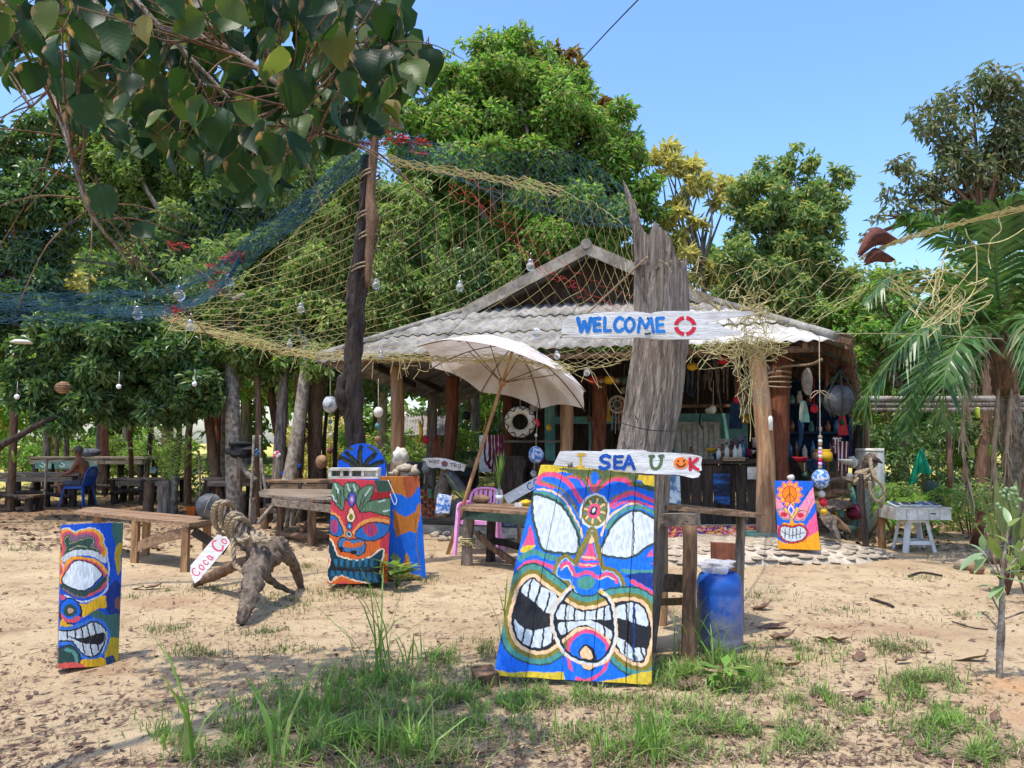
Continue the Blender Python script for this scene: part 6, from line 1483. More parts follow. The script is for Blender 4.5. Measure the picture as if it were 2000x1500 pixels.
# leaning sign with red hand lettering
p0,p1=P(378,1138,7.9),P(462,1042,8.15);n_=Vector((.1,-1,.25)).normalized();ax=(p1-p0).normalized();n_=(n_-ax*n_.dot(ax)).normalized();up_=n_.cross(ax)*-1
if up_.z<0:up_=-up_
Ls=(p1-p0).length;t=thing('leaning_sign',p0,'narrow white board leaning by the driftwood stump with red hand-painted letters','sign')
fpl=lambda s,q:p0+ax*s*Ls+up_*(.17*(1-q)-.02)
mb=MB();mb.prism([fpl(0,.95),fpl(.08,1.05),fpl(.5,1.0),fpl(1,.95),fpl(1,.05),fpl(.6,0),fpl(.18,.05),fpl(.1,.3)],n_,.02);bo=mb.build('board',M['white_board'],t)
letters(bo,[('C',.10,.30,.19,.80,.011,'pinkred_ink',0),('o',.22,.22,.29,.80,.011,'pinkred_ink',0),('c',.32,.22,.38,.80,.011,'pinkred_ink',0),('a',.42,.22,.48,.80,.011,'pinkred_ink',0),('C',.60,.12,.72,.85,.018,'pinkred_ink',0),('o',.75,.2,.82,.80,.011,'pinkred_ink',0),('l',.86,.2,.90,.80,.011,'pinkred_ink',0)],fpl,n_,None)
# log table in the middle
zt=.67;t=thing('log_table',g3(590,1050),'grey wooden table on log legs between the driftwood stump and the red mask log','table')
top_planks(t,G(529,966,zt),G(650,978,zt),G(662,955,zt),G(521,954,zt),4,.04,'plank_grey',.006)
mb=MB();mb.bar(G(533,969,zt)-Vector((0,0,.09)),G(650,981,zt)-Vector((0,0,.09)),.04,.1);mb.build('apron',M['plank_grey'],t)
log_leg(t,546,970,1044,12.1,15,'bark_brown',4,1);log_leg(t,608,975,1064,11.05,17,'bark_brown',0,2);log_leg(t,570,965,1020,13.6,12,'bark_grey',2,3);log_leg(t,650,965,1040,12.6,14,'bark_brown',0,4)
mb=MB();mb.tube(catmull([P(548,1040,12.05),P(570,1046,11.7),P(606,1048,11.1),P(645,1050,11.6)],5),.045,8,rough=.3);mb.tube([P(588,1040,11.4),P(640,968,12.2)],.04,7,rough=.2);mb.build('brace',M['bark_brown'],t)
# crossed pale branches under/behind the log table
t=thing('branch_trestle',g3(540,1030),'trestle of pale peeled branches behind the left leg of the log table','trestle');
for a,b,r in(((505,1022,12.9),(548,968,13.2),.035),((560,1030,12.8),(566,972,13.0),.035),((535,1018,13.4),(560,1000,13.1),.03),((512,1000,13.2),(580,998,13.2),.025),((575,1025,13.6),(590,985,13.4),.03)):
 mb=MB();mb.tube([P(*a),P(*b)],r,7,rough=.2);mb.build('branch',M['bark_lichen'],t)
# tall table behind the big mask, with barrel
t=thing('tall_table',g3(1347,1279),'tall rough table on log legs behind the right side of the big mask board','table')
FL,FR=P(1262,984,5.55),P(1466,1003,6.15);BR_,BL2=P(1452,996,6.7),P(1290,980,6.2)
top_planks(t,FL,FR,BR_,BL2,2,.035,'plank_brown',.01,jit=.008,segs=6)
mb=MB();mb.bar(P(1270,1014,5.62),P(1362,1016,5.42),.12,.085,jit=.006,segs=3);mb.build('beam',M['plank_grey'],t)
log_leg(t,1347,1026,1279,5.39,30,'bark_brown',0,1);log_leg(t,1443,1008,1210,6.4,19,'bark_grey',5,2);log_leg(t,1294,1000,1205,6.5,19,'plank_warm',2,3)
mb=MB();mb.bar(P(1285,1138,5.9),P(1345,1140,5.55),.03,.13,jit=.01,segs=3);mb.build('brace',M['plank_grey'],t);mb=MB();mb.bar(P(1285,1176,5.8),P(1345,1174,5.55),.04,.05);mb.build('rail',M['plank_warm'],t)
p=g3(1415,1172);t=thing('upright_board',p,'upright brown wood slab standing behind the blue barrel','board');mb=MB();a,b=P(1391,1060,p.y),P(1437,1062,p.y);mb.prism([Vector((a.x,p.y,p.z-.03)),Vector((b.x,p.y,p.z-.03)),b,a],(0,-1,0),.07);mb.build('slab',M['bark_red'],t)
p=g3(1407,1268);r=Sz(43,p.y);h=Sz(148,p.y);t=thing('barrel',p,'blue plastic barrel with dusty lower half beside the log leg','barrel');mb=MB()
pr=[(r*.80,0),(r*.92,.012),(r*.985,.05),(r,h*.18),(r*.985,h*.2),(r,h*.22),(r*1.0,h*.45),(r*1.005,h*.72),(r*.985,h*.74),(r*1.0,h*.77),(r*.98,h*.88),(r*.86,h*.97),(r*.72,h),(r*.70,h*.985),(r*.2,h*.975),(.0001,h*.975)]
mb.lathe(pr,p,36);bd=mb.build('body',M['barrel'],t)
for dx in(-.07,.06):
 mb=MB();mb.lathe([(.028,0),(.028,.03),(.0001,.032)],p+Vector((dx,.02,h*.98)),14);mb.build('bung',M['barrel'],bd)
mb=MB();mb.ball(p+Vector((-.02,.0,h+.045)),(.125,.1,.05),16,9,nz=.55,seed=4,sm=False);solo(mb,'plastic_bag',M['film'],p+Vector((0,0,h)),'crumpled clear plastic bag on top of the blue barrel','plastic bag')
# green edged table with the umbrella pole
zt=.70;t=thing('green_table',g3(915,1100),'rough table with green edge board beside the big mask, holding a bottle of leaves','table')
FL,FR,BR_,BL2=G(903,991,zt),G(1062,1004,zt),G(1075,985,zt),G(925,981,zt)
top_planks(t,FL,FR,BR_,BL2,3,.035,'plank_brown',.008)
mb=MB();mb.bar(FL.lerp(FR,.04)-Vector((0,-.03,.085)),FR-Vector((0,-.03,.085)),.03,.10);mb.build('edge_board',M['green_paint'],t)
log_leg(t,913,1000,1100,9.38,23,'bark_grey',3,1);log_leg(t,957,1000,1092,9.75,18,'bark_dark',2,2);log_leg(t,1048,1000,1100,9.4,20,'bark_dark',2,3)
mb=MB();mb.tube(catmull([P(932,1040,9.3),P(955,1065,9.25),P(985,1085,9.2),P(1025,1112,9.0)],5),.04,8,rough=.25);mb.build('brace',M['bark_brown'],t)
mb=MB();mb.tube(catmull([P(966,1056,9.7),P(1000,1064,9.6),P(1045,1080,9.45)],5),.045,8,rough=.25);mb.build('brace',M['bark_dark'],t)
mb=MB()
for k in range(4):mb.torus(P(913,1051+k*3.2,9.38),.085,.006,18,5,Matrix.Rotation(R_(88+4*k),3,'X'))
mb.tube(catmull([P(905,1056,9.29),P(921,1062,9.28),P(924,1072,9.28)],4),.006,5);mb.build('lashing',M['rope_yellow'],t)
def on_green(px,py):q=G(px,py,zt);return q
q=on_green(940,983);mb=MB();mb.ball(q+Vector((0,0,.05)),(.115,.07,.055),14,9,nz=.25,seed=2);solo(mb,'shell_stone',M['coconut'],q,'brown rounded stone lying on the green edged table','stone')
q=on_green(975,984);t=thing('bottle_vase',q,'clear bottle with an upright bunch of narrow green leaves on the green edged table','vase');mb=MB();mb.lathe([(.045,0),(.048,.01),(.048,.13),(.04,.165),(.02,.19),(.02,.22),(.022,.225)],q,18);mb.build('bottle',M['glass'],t);mb=MB();mb.lathe([(.049,.05),(.049,.11)],q,18);mb.build('paper_label',M['white_plastic'],t)
mb=MB()
for k in range(34):
 a=rnd.uniform(0,6.28);l=rnd.uniform(.25,.52);o=rnd.uniform(.02,.12);b_=q+Vector((0,0,.1));e=q+Vector((math.cos(a)*o,math.sin(a)*o,.2+l));m_=b_.lerp(e,.55)+Vector((math.cos(a)*-.01,0,.02));w=Vector((math.sin(a),-math.cos(a),0))*.006
 mb.add([b_-w,b_+w,m_+w,m_-w,e],[(0,1,2,3),(3,2,4)])
mb.build('leaf',M['grass'],t)
mb=MB();q=on_green(930,990)
lf=[P(925,938,9.62),P(944,912,9.7),P(951,902,9.7)]
q=on_green(1012,990);mb=MB();mb.box(q+Vector((0,0,.025)),(.085,.06,.05),Matrix.Rotation(.2,3,'Z'),jit=.004);solo(mb,'soap_box',M['white_plastic'],q,'small white box at the right end of the green edged table','box')
q=on_green(1026,988);mb=MB();mb.ball(q+Vector((0,0,.035)),(.08,.05,.04),10,7,nz=.4,seed=5);solo(mb,'sponge',M['yellow'],q,'yellowish lump next to the small white box on the green edged table','sponge')
t=thing('leaning_board',g3(1030,1078),'weathered pale board with blue letters CO leaning behind the green edged table','sign');a,b=P(992,985,10.3),P(1062,945,10.5);d=(b-a).normalized();n_=Vector((0,-1,0));u=Vector((d.z*-1,0,d.x));mb=MB();mb.prism([a,b,b+u*.14,a+u*.14],n_,.02);mb.build('board',M['white_board'],t)
L_=(b-a).length;fp=lambda s,q_:a+d*s*L_+u*.14*(1-q_)
letters(t,[('C',.60,.2,.74,.85,.016,'blue_dark_ink',0),('O',.78,.2,.92,.85,.016,'blue_dark_ink',0)],fp,n_,None)
log_=MB();log_.bar(Vector((a.x+.15,10.4,0)),a.lerp(b,.3)+Vector((0,.08,0)),.05,.05,up=(0,1,0));log_.build('prop',M['bark_brown'],t)
# plastic chairs
def monobloc(loc,rz,m,label,arms=True,sc=1.0,name='plastic_chair'):
 t=thing(name,loc,label,'chair');R=Matrix.Rotation(rz,3,'Z');L=Vector(loc)
 def w(x,y,z):return L+R@Vector((x*sc,y*sc,z*sc))     # y- is the front
 mb=MB();n=8;vs=[];fs=[]
 for j in range(n+1):
  for i in range(n+1):
   u,v=i/n*2-1,j/n*2-1;vs.append(w(u*.215*(1-.1*(v+1)/2),v*.21,.44-.012*(1-u*u)+.008*v*-1-(.02 if j==0 else 0)))
 fs=[(j*(n+1)+i,j*(n+1)+i+1,(j+1)*(n+1)+i+1,(j+1)*(n+1)+i)for j in range(n)for i in range(n)]
 b=len(vs);vs+=[v-Vector((0,0,.015*sc))for v in vs];fs+=[(q[3]+b,q[2]+b,q[1]+b,q[0]+b)for q in fs];mb.add(vs,fs,0,True);mb.bar(w(-.22,-.2,.425),w(.22,-.2,.425),.02*sc,.05*sc);mb.bar(w(-.215,-.2,.425),w(-.2,.2,.425),.02*sc,.05*sc);mb.bar(w(.215,-.2,.425),w(.2,.2,.425),.02*sc,.05*sc);mb.build('seat',M[m],t)
 mb=MB();ptsb=[w(-.21,.2,.42),w(-.215,.25,.62),w(-.2,.285,.76),w(-.13,.305,.835),w(0,.31,.85),w(.13,.305,.835),w(.2,.285,.76),w(.215,.25,.62),w(.21,.2,.42)]
 mb.tube(catmull(ptsb,5),.032*sc,8,flat=.55);mb.build('back_frame',M[m],t)
 for k in range(5):
  x=(k-2)*.068;mb=MB();mb.bar(w(x,.215,.45),w(x,.305,.82),.042*sc,.012*sc,up=R@Vector((0,-1,.2)),segs=3);mb.build('back_slat',M[m],t)
 mb=MB();mb.bar(w(-.2,.255,.63),w(.2,.255,.63),.012*sc,.05*sc);mb.build('back_rail',M[m],t)
 for sx in(-1,1):
  for sy in(-1,1):
   mb=MB();x1,y1=sx*(.265 if arms and sy<0 else .24),sy*.25;top=(.25 if arms and sy<0 else .2)
   a=w(sx*top,sy*.2,.64 if(arms and sy<0)else .44);b=w(x1+sx*.015,y1+sy*.02,0);mb.bar(b,a,.05*sc,.035*sc,up=R@Vector((sx*.6,sy,0)));mb.build('leg',M[m],t)
  if arms:
   mb=MB();mb.tube(catmull([w(sx*.25,-.22,.60),w(sx*.255,-.215,.645),w(sx*.26,-.1,.655),w(sx*.25,.08,.655),w(sx*.215,.25,.66)],5),.03*sc,8,flat=.5);mb.build('arm',M[m],t)
 return t
p=g3(938,1078);monobloc(p,R_(-12),'pink_plastic','pink plastic armchair pulled up behind the green edged table',True,1.0)
# ---------------------------------------------------------------- parasol
def parasol():
 C0=P(984,738,10.9);ax=Vector((.29,.19,.93)).normalized();x=ax.cross(Vector((0,1,0))).normalized();y=ax.cross(x).normalized()
 R0=Sz(176,10.9);sag=.50;apx=C0+ax*sag
 s0=(C0.z-0)/ax.z;base=C0-ax*s0;base.z=gz(base.x,base.y)
 t=thing('parasol',base,'white cloth parasol with wooden pole tilted over the green edged table','umbrella');nr=8;per=8;ring=14
 def pt(k,r):  # k angle index float, r 0..1
  a=2*math.pi*k/nr+.25;fr=(k%1);sc=1-.10*(math.sin(math.pi*fr))*r**1.5;rr=r*sc;h=sag*(1-rr*rr)-.035*math.sin(math.pi*fr)*r
  return C0+(x*math.cos(a)+y*math.sin(a))*R0*rr+ax*h
 vs=[apx];
 for i in range(1,ring+1):
  for j in range(nr*per):vs.append(pt(j/per,i/ring))
 N=nr*per;fs=[(0,1+j,1+(j+1)%N)for j in range(N)]+[(1+(i-1)*N+j,1+i*N+j,1+i*N+(j+1)%N,1+(i-1)*N+(j+1)%N)for i in range(1,ring)for j in range(N)]
 mb=MB();mb.add(vs,fs,0,True);o=mb.build('canopy',M['parasol_cloth'],t)
 for k in range(nr):
  mb=MB();mb.tube([pt(k,i/10)-ax*.012 for i in range(11)]+[pt(k,1)+(pt(k,1)-pt(k,.9)).normalized()*.03-ax*.012],.008,6);rb=mb.build('rib',M['bark_brown'],t)
  mb=MB();run=C0+ax*(-.06);mb.tube([run+(pt(k,1)-C0).normalized()*.03,pt(k,.56)-ax*.02],.0075,6);mb.build('strut',M['bark_brown'],rb)
 mb=MB();mb.tube([base-ax*.1,C0.lerp(base,.5),apx+ax*.05],[.026,.026,.022],12);mb.build('pole',M['bamboo'],t)
 mb=MB();R=ax.to_track_quat('Z','Y').to_matrix();mb.lathe([(.028,-.1),(.05,-.09),(.05,-.05),(.042,-.04),(.05,-.03),(.05,0),(.03,.01)],C0-ax*.02,16,R=R);mb.build('runner',M['bamboo'],t);mb=MB();mb.lathe([(.028,-.06),(.045,-.05),(.045,-.01),(.03,.0)],apx-ax*.01,14,R=R);mb.build('crown_hub',M['bamboo'],t)
m,nt,N,L,b=_base('parasol_cloth');tc=N.new('ShaderNodeTexCoord');n1=N.new('ShaderNodeTexNoise');n1.inputs['Scale'].default_value=2.2;n1.inputs['Detail'].default_value=7;L.new(tc.outputs['Object'],n1.inputs['Vector'])
r=N.new('ShaderNodeValToRGB');r.color_ramp.elements[0].position=.35;r.color_ramp.elements[0].color=(*c(196,184,174),1);r.color_ramp.elements[1].position=.62;r.color_ramp.elements[1].color=(*c(226,222,220),1);L.new(n1.outputs[0],r.inputs[0]);L.new(r.outputs[0],b.inputs['Base Color']);b.inputs['Roughness'].default_value=.9;b.inputs['Specular IOR Level'].default_value=.1
trn=N.new('ShaderNodeBsdfTranslucent');L.new(r.outputs[0],trn.inputs[0]);ms=N.new('ShaderNodeMixShader');ms.inputs[0].default_value=.22;L.new(b.outputs[0],ms.inputs[1]);L.new(trn.outputs[0],ms.inputs[2]);L.new(ms.outputs[0],N['Material Output'].inputs['Surface']);M['parasol_cloth']=m
parasol()
# ---------------------------------------------------------------- leaning dark pole
def dark_pole():
 b0=gp(712,8.95);b0.z=gz(b0.x,b0.y)
 t=thing('rough_pole',b0,'tall crooked dark pole of two lashed pieces holding up the nets','pole')
 Y=8.95
 mb=MB();q=catmull([P(716,1115,Y),P(704,960,Y),P(696,880,Y),P(688,780,Y),P(690,700,Y),P(695,620,Y),P(700,550,Y),P(710,450,Y),P(715,380,Y),P(716,305,Y)],6);mb.tube(q,interp([Sz(v,Y)for v in(15,15,16,22,17,18,19,14,13,11)],len(q)),14,rough=.3,seed=2,sm=False);mb.build('lower_pole',M['bark_dark'],t)
 mb=MB();mb.tube(catmull([P(672,730,Y-.05),P(664,765,Y-.1),P(676,800,Y-.05)],5),[Sz(4,Y),Sz(8,Y),Sz(10,Y),Sz(10,Y),Sz(8,Y),Sz(12,Y),Sz(13,Y),Sz(13,Y),Sz(13,Y),Sz(12,Y),Sz(10,Y)],8,rough=.3);mb.build('stub',M['bark_dark'],t)
 mb=MB();q=catmull([P(718,560,Y-.1),P(722,470,Y-.1),P(727,430,Y-.12),P(724,380,Y-.1),P(730,300,Y-.1),P(734,230,Y-.1)],6);mb.tube(q,interp([Sz(v,Y)for v in(6,9,14,9,9,7)],len(q)),10,rough=.22,seed=5);mb.build('upper_pole',M['bark_brown'],t)
 for(px,py)in((716,470),(714,430),(703,532),(720,350)):
  mb=MB();q=[]
  for k in range(37):a=k*.349;q.append(P(px+3,py,Y-.03)+Vector((math.cos(a)*Sz(19,Y),math.sin(a)*Sz(20,Y),k*.0026+.03*math.cos(a))))
  mb.tube(q,.010,5);mb.tube(catmull([q[20],q[20]+Vector((.03,-.06,-.06)),q[20]+Vector((.0,-.07,-.15)),q[20]+Vector((.05,-.06,-.2))],4),.010,5);mb.build('lashing',M['rope'],t,kind='stuff')
 p=P(735,232,Y);t2=thing('lamp_box',p,'small dark boxy lamp with pale cover at the top of the dark pole','lamp');mb=MB();mb.box(p+Vector((0,0,.05)),(.34,.26,.12),Matrix.Rotation(.15,3,'Y'),taper=.8);mb.build('housing',M['dark'],t2);mb=MB();mb.box(p+Vector((.1,-.06,-.03)),(.42,.3,.03),Matrix.Rotation(.25,3,'Y'));mb.build('cover',M['trim'],t2)
dark_pole()
# ---------------------------------------------------------------- nets
def wires(lines,r,n=3):
 """many thin cords as one mesh: lines of points -> triangular tubes"""
 V=[];Q=[];b=0
 for ln in lines:
  a=np.array([p[:]for p in ln]);k=len(a)
  if k<2:continue
  d=np.gradient(a,axis=0);d/=np.linalg.norm(d,axis=1)[:,None]+1e-9
  up=np.array([.31,.2,.93]);x=np.cross(d,up);x/=np.linalg.norm(x,axis=1)[:,None]+1e-9;y=np.cross(d,x)
  ring=np.stack([a+(x*math.cos(2*math.pi*q/n)+y*math.sin(2*math.pi*q/n))*r for q in range(n)],1);V.append(ring.reshape(-1,3))
  i=np.arange(k-1)[:,None]*n;
  for q in range(n):Q.append(np.concatenate([i+q,i+(q+1)%n,i+n+(q+1)%n,i+n+q],1)+b)
  b+=k*n
 return np.concatenate(V),np.concatenate(Q)
def coons(top,bot,N=60):
 """surface between two boundary curves (lists of (px,py,Y)), sag optional"""
 T=catmull([P(*q)for q in top],10);B=catmull([P(*q)for q in bot],10)
 def at(Cv,u):
  x=u*(len(Cv)-1);i=min(int(x),len(Cv)-2);return Cv[i].lerp(Cv[i+1],x-i)
 def f(u,v,sag=0.0):return at(T,u).lerp(at(B,u),v)-Vector((0,0,sag*4*v*(1-v)))
 return f
def net_lines(f,nu,nv,sag,jit,seed,warp=0.25,per=None):
 r2=random.Random(seed);out=[]
 node={}
 def nd(i,j):
  k=(i,j)
  if k not in node:
   u=i/nu+(warp*mnoise.noise(Vector((i*.35,j*.35,seed)))+1.3*mnoise.noise(Vector((i*.07,j*.09,seed+2))))/nu;v=j/nv+(warp*1.4*mnoise.noise(Vector((i*.3,j*.3,seed+7)))+1.3*mnoise.noise(Vector((i*.08,j*.07,seed+5))))/nv
   node[k]=f(min(max(u,0),1),min(max(v,0),1),sag)+Vector((r2.gauss(0,jit),r2.gauss(0,jit),r2.gauss(0,jit)))
  return node[k]
 for dgn in(1,-1):
  for i0 in range(-nv*2,nu+nv*2,2):
   ln=[]
   for j in range(nv+1):
    i=i0+dgn*j if dgn==1 else i0+nv*0-j+nv
    if 0<=i<=nu:
     ln.append(nd(i,j))
     if len(ln)>2 and r2.random()<.03:out.append(ln);ln=[]
    elif ln:break
   if len(ln)>1:out.append(ln)
 for v in(0,nv):out.append([nd(i,v)for i in range(0,nu+1)])
 return out
def net_thing(name,lines,r,m,label,cat='net'):
 V,Q=wires(lines,r);o=np_mesh(name,V,Q,None,[M[m]],None,lines[0][0]);return tag(o,label,cat,None,'stuff' if name=='net_scrap' else None)
topY=[(728,296,8.9),(800,318,8.6),(900,335,8.1),(1000,352,7.5),(1100,372,6.8),(1180,410,6.1),(1236,455,5.6)]
botY=[(318,612,9.6),(400,640,9.9),(500,668,10.4),(600,690,11.0),(760,696,11.3),(900,700,11.0),(1020,700,10.4),(1120,722,9.9),(1190,715,8.5),(1240,688,5.75)]
fy=coons(topY,botY)
ly=net_lines(fy,52,24,.28,.008,3,.34)
net_thing('fishing_net',ly,.0022,'rope_yellow','large-meshed yellow fishing net stretched from the dark pole over the hut roof')
# second layer, left part of the yellow net
fy2=coons([(728,300,8.9),(640,380,9.0),(560,470,9.1),(470,540,9.2),(330,612,9.5)],[(740,690,11.6),(690,700,11.4),(620,688,11.2),(520,672,10.6),(330,616,9.6)])
net_thing('fishing_net',net_lines(fy2,28,18,.2,.008,9,.32),.0022,'rope_yellow','yellow fishing net hanging left of the dark pole down to the hut eave')
# edge rope bundles
r2=random.Random(8);bl=[]
for k in range(16):
 o=Vector((r2.uniform(-.05,.05),r2.uniform(-.05,.05),r2.uniform(-.06,.06)))
 bl.append([p+o+Vector((r2.gauss(0,.02),0,r2.gauss(0,.022)))for p in catmull([P(*q)for q in botY[:-2]],9)])
for k in range(8):
 o=Vector((0,0,r2.uniform(-.07,.07)));bl.append([p+o+Vector((0,0,r2.gauss(0,.015)))for p in catmull([P(*q)for q in topY[:5]],9)])
for k in range(60):
 x=r2.uniform(330,1180);i=np.interp(x,[q[0]for q in botY],range(len(botY)));a,b_=botY[int(i)],botY[min(int(i)+1,len(botY)-1)];fr=i-int(i);q=P(a[0]+(b_[0]-a[0])*fr,a[1]+(b_[1]-a[1])*fr,a[2]+(b_[2]-a[2])*fr-.03)
 bl.append(catmull([q,q+Vector((r2.uniform(-.1,.1),-.03,r2.uniform(-.2,.02))),q+Vector((r2.uniform(-.2,.2),-.03,-r2.uniform(.05,.35)))],4))
net_thing('net_rope',bl,.0042,'rope_yellow','frayed yellow edge rope of the net running along the hut eave to the left','rope')
# blue green net at the left
fb=coons([(712,262,8.9),(600,300,8.6),(470,350,8.3),(330,400,8.0),(150,430,7.7),(-40,470,7.4)],[(722,300,8.9),(640,370,8.5),(540,450,8.2),(440,520,8.0),(330,572,7.8),(150,600,7.6),(-40,608,7.4)])
net_thing('fishing_net',net_lines(fb,100,30,.25,.012,5,.7),.0013,'net_blue','fine blue green fishing net spreading left from the dark pole to the picture edge')
bl=[]
for k in range(34):
 s=r2.uniform(-1,1);ln=[]
 for q in catmull([P(*a)for a in[(722,275,8.9),(660,340,8.6),(590,410,8.3),(500,480,8.1),(430,540,7.9),(330,588,7.8),(200,600,7.7),(80,604,7.5),(-40,606,7.4)]],8):ln.append(q+Vector((r2.gauss(0,.012),r2.gauss(0,.03),s*.15+r2.gauss(0,.018)+.08*mnoise.noise(Vector((q.x*1.3,k*.3,0))))))
 bl.append(ln)
for k in range(20):
 s=r2.uniform(-1,1);ln=[]
 for q in catmull([P(*a)for a in[(470,500,8.0),(430,560,7.8),(340,604,7.7),(250,608,7.7),(120,600,7.6),(-40,596,7.4)]],8):ln.append(q+Vector((0,0,s*.06+r2.gauss(0,.012))))
 bl.append(ln)
net_thing('net_bundle',bl,.0023,'net_blue','gathered blue edge of the fine net running to the left edge of the picture','net')
bl=[]
for(px,py,Y,n_)in((450,502,8.0,18),(462,500,8.0,18),(350,480,8.1,10),(420,525,7.9,8),(415,560,7.8,8),(340,608,7.7,10)):
 for k in range(n_):q=P(px+r2.gauss(0,8),py+r2.gauss(0,5),Y);bl.append(catmull([q,q+Vector((r2.gauss(0,.04),0,r2.gauss(0,.03))),q+Vector((r2.gauss(0,.05),0,r2.gauss(0,.04)))],4))
net_thing('net_scrap',bl,.005,'net_red','red net scraps caught along the blue gathered net at the left','net')
bl=[]
for k in range(80):
 x=r2.uniform(665,830);y=268+abs(x-735)*.22*(.4 if x<735 else 1)*.6+r2.gauss(0,10);q=P(x,y,8.85)
 bl.append(catmull([q,q+Vector((r2.gauss(0,.06),r2.gauss(0,.04),r2.gauss(0,.03))),q+Vector((r2.gauss(0,.09),0,r2.gauss(0,.04)))],4))
net_thing('net_scrap',bl,.006,'net_red','red net remnants bunched at the top of the dark pole','net')
bl=[]
for k in range(120):
 x=r2.uniform(640,900);y=266+abs(x-735)*.24+r2.gauss(0,12);q=P(x,y,8.9);bl.append(catmull([q,q+Vector((r2.gauss(0,.09),r2.gauss(0,.05),r2.gauss(0,.04))),q+Vector((r2.gauss(0,.16),0,r2.gauss(0,.05)))],4))
net_thing('net_bundle',bl,.0023,'net_blue','blue net bunched over the top of the dark pole','net')
fb2=coons([(780,268,8.9),(900,290,8.4),(1000,300,7.8),(1080,290,7.2),(1160,320,6.5),(1232,380,5.7)],[(760,305,8.9),(880,345,8.3),(1000,400,7.6),(1100,430,6.9),(1170,440,6.2),(1236,440,5.6)])
net_thing('fishing_net',net_lines(fb2,70,26,.1,.012,15,.6),.0013,'net_blue','fine blue green net between the dark pole and the splintered trunk top')
bl=[]
for k in range(4):
 o_=r2.gauss(0,.12);ln=[p+Vector((r2.gauss(0,.02),0,o_+r2.gauss(0,.03)))for p in catmull([P(*q)for q in[(880,330,8.2),(980,400,7.8),(1040,480,8.6),(1100,520,9.4),(1140,545,10.2),(1240,590,10.4)]],8)];bl.append(ln)
net_thing('net_rope',bl,.003,'net_red','faded red cords of the net crossing down to the hut gable','rope')
# net to the right of the trunk
fr_=coons([(1345,480,5.6),(1420,500,6.6),(1500,512,7.6),(1600,512,8.6),(1690,495,9.4)],[(1345,590,5.65),(1400,625,7.5),(1470,650,10.2),(1580,640,10.1),(1700,560,9.6)])
net_thing('fishing_net',net_lines(fr_,26,12,.12,.025,25,.7),.0022,'rope_yellow','loose yellow net sagging from the thick trunk to the right over the hut roof')
bl=[]
for k in range(9):bl.append([p+Vector((0,r2.gauss(0,.015),r2.gauss(0,.022)))for p in catmull([P(*q)for q in[(1680,505,9.4),(1760,470,9.0),(1860,440,8.5),(2030,398,7.8)]],8)])
net_thing('net_rope',bl,.007,'rope_yellow','bundle of yellow cords stretched to the right edge in front of the palm','rope')
bl=[]
for k in range(16):
 a=P(1720+r2.uniform(0,40),545+r2.uniform(-15,25),9.0);b_=P(1830+r2.uniform(-40,50),560+r2.uniform(-40,60),8.7);e=P(1850+r2.uniform(-50,60),600+r2.uniform(-60,50),8.6)
 bl.append(catmull([a,b_,e,e+Vector((r2.uniform(-.3,.3),0,r2.uniform(-.2,.3))),b_+Vector((r2.uniform(-.2,.2),0,r2.uniform(-.3,.3)))],6))
for pts in([(1885,445,8.5),(1892,465,8.5),(1905,480,8.5),(1908,520,8.5),(1905,560,8.5),(1885,590,8.5),(1860,605,8.5)],[(1950,425,8.2),(1955,450,8.2),(1935,470,8.3),(1930,500,8.4),(1935,525,8.3)],[(2010,440,8.0),(1960,470,8.2),(1900,480,8.4),(1840,500,8.6)],[(1860,560,8.6),(1858,610,8.6),(1855,640,8.6)],[(1875,590,8.6),(1873,630,8.6),(1878,655,8.6)]):bl.append(catmull([P(*q)for q in pts],6))
net_thing('rope_tangle',bl,.0062,'rope_yellow','tangle of yellow cord hanging in front of the palm fronds','rope')
bl=[]
for k in range(60):
 x=1385+r2.uniform(0,130);q=P(x,668+r2.uniform(-14,8),10.2);bl.append(catmull([q+Vector((r2.gauss(0,.07)+w_*r2.uniform(-.06,.06),r2.gauss(0,.03),-w_*r2.uniform(0,.07)+r2.gauss(0,.03)))for w_ in range(6)],4))
for k in range(16):
 x=1462+r2.gauss(0,16);q=P(x,660,10.15);l=r2.uniform(.4,1.15);bl.append(catmull([q+Vector((r2.gauss(0,.04),r2.gauss(0,.03),-l*w_/7))for w_ in range(8)],4))
for k in range(50):
 q=P(1470+r2.gauss(0,26),610+r2.gauss(0,26),10.0);bl.append(catmull([q+Vector((r2.gauss(0,.09),r2.gauss(0,.04),r2.gauss(0,.09)))for w_ in range(5)],5))
for pts in([(1467,740),(1462,790),(1466,830),(1465,862)],[(1470,740),(1466,800),(1474,835)],[(1435,775),(1465,752),(1490,748)],[(1465,752),(1480,765),(1497,772)]):bl.append(catmull([P(a,b_,10.1)for a,b_ in pts],5))
net_thing('rope_tangle',bl,.0048,'rope_yellow','frayed pale cords draped off the hut eave in front of the right post','rope')
# stay ropes on the trunk and the cable overhead
for pts,r_,m_,lb in(([(1264,502,5.35),(1160,600,6.6),(1095,660,7.6)],.008,'rope','stay rope running down left from the trunk top to the hut'),([(1290,508,5.3),(1350,560,6.4),(1425,625,8.6),(1440,640,10)],.008,'rope','stay rope running down right from the trunk top to the roof'),
     ([(1560,-300,9),(1246,0,12.5),(1105,150,17),(1060,200,19)],.012,'dark','thin dark cable slanting across the sky into the tall tree'),([(1625,652,10.4),(1750,652,9.8),(1960,662,9.0)],.005,'rope','thin line from the roof corner to the palm')):
 mb=MB();q=[P(*a)for a in pts];mb.tube(catmull(q,6)if len(q)>2 else q,r_,5);solo(mb,'stay_rope' if m_=='rope' else 'cable',M[m_],q[0],lb,'rope' if m_=='rope' else 'cable')
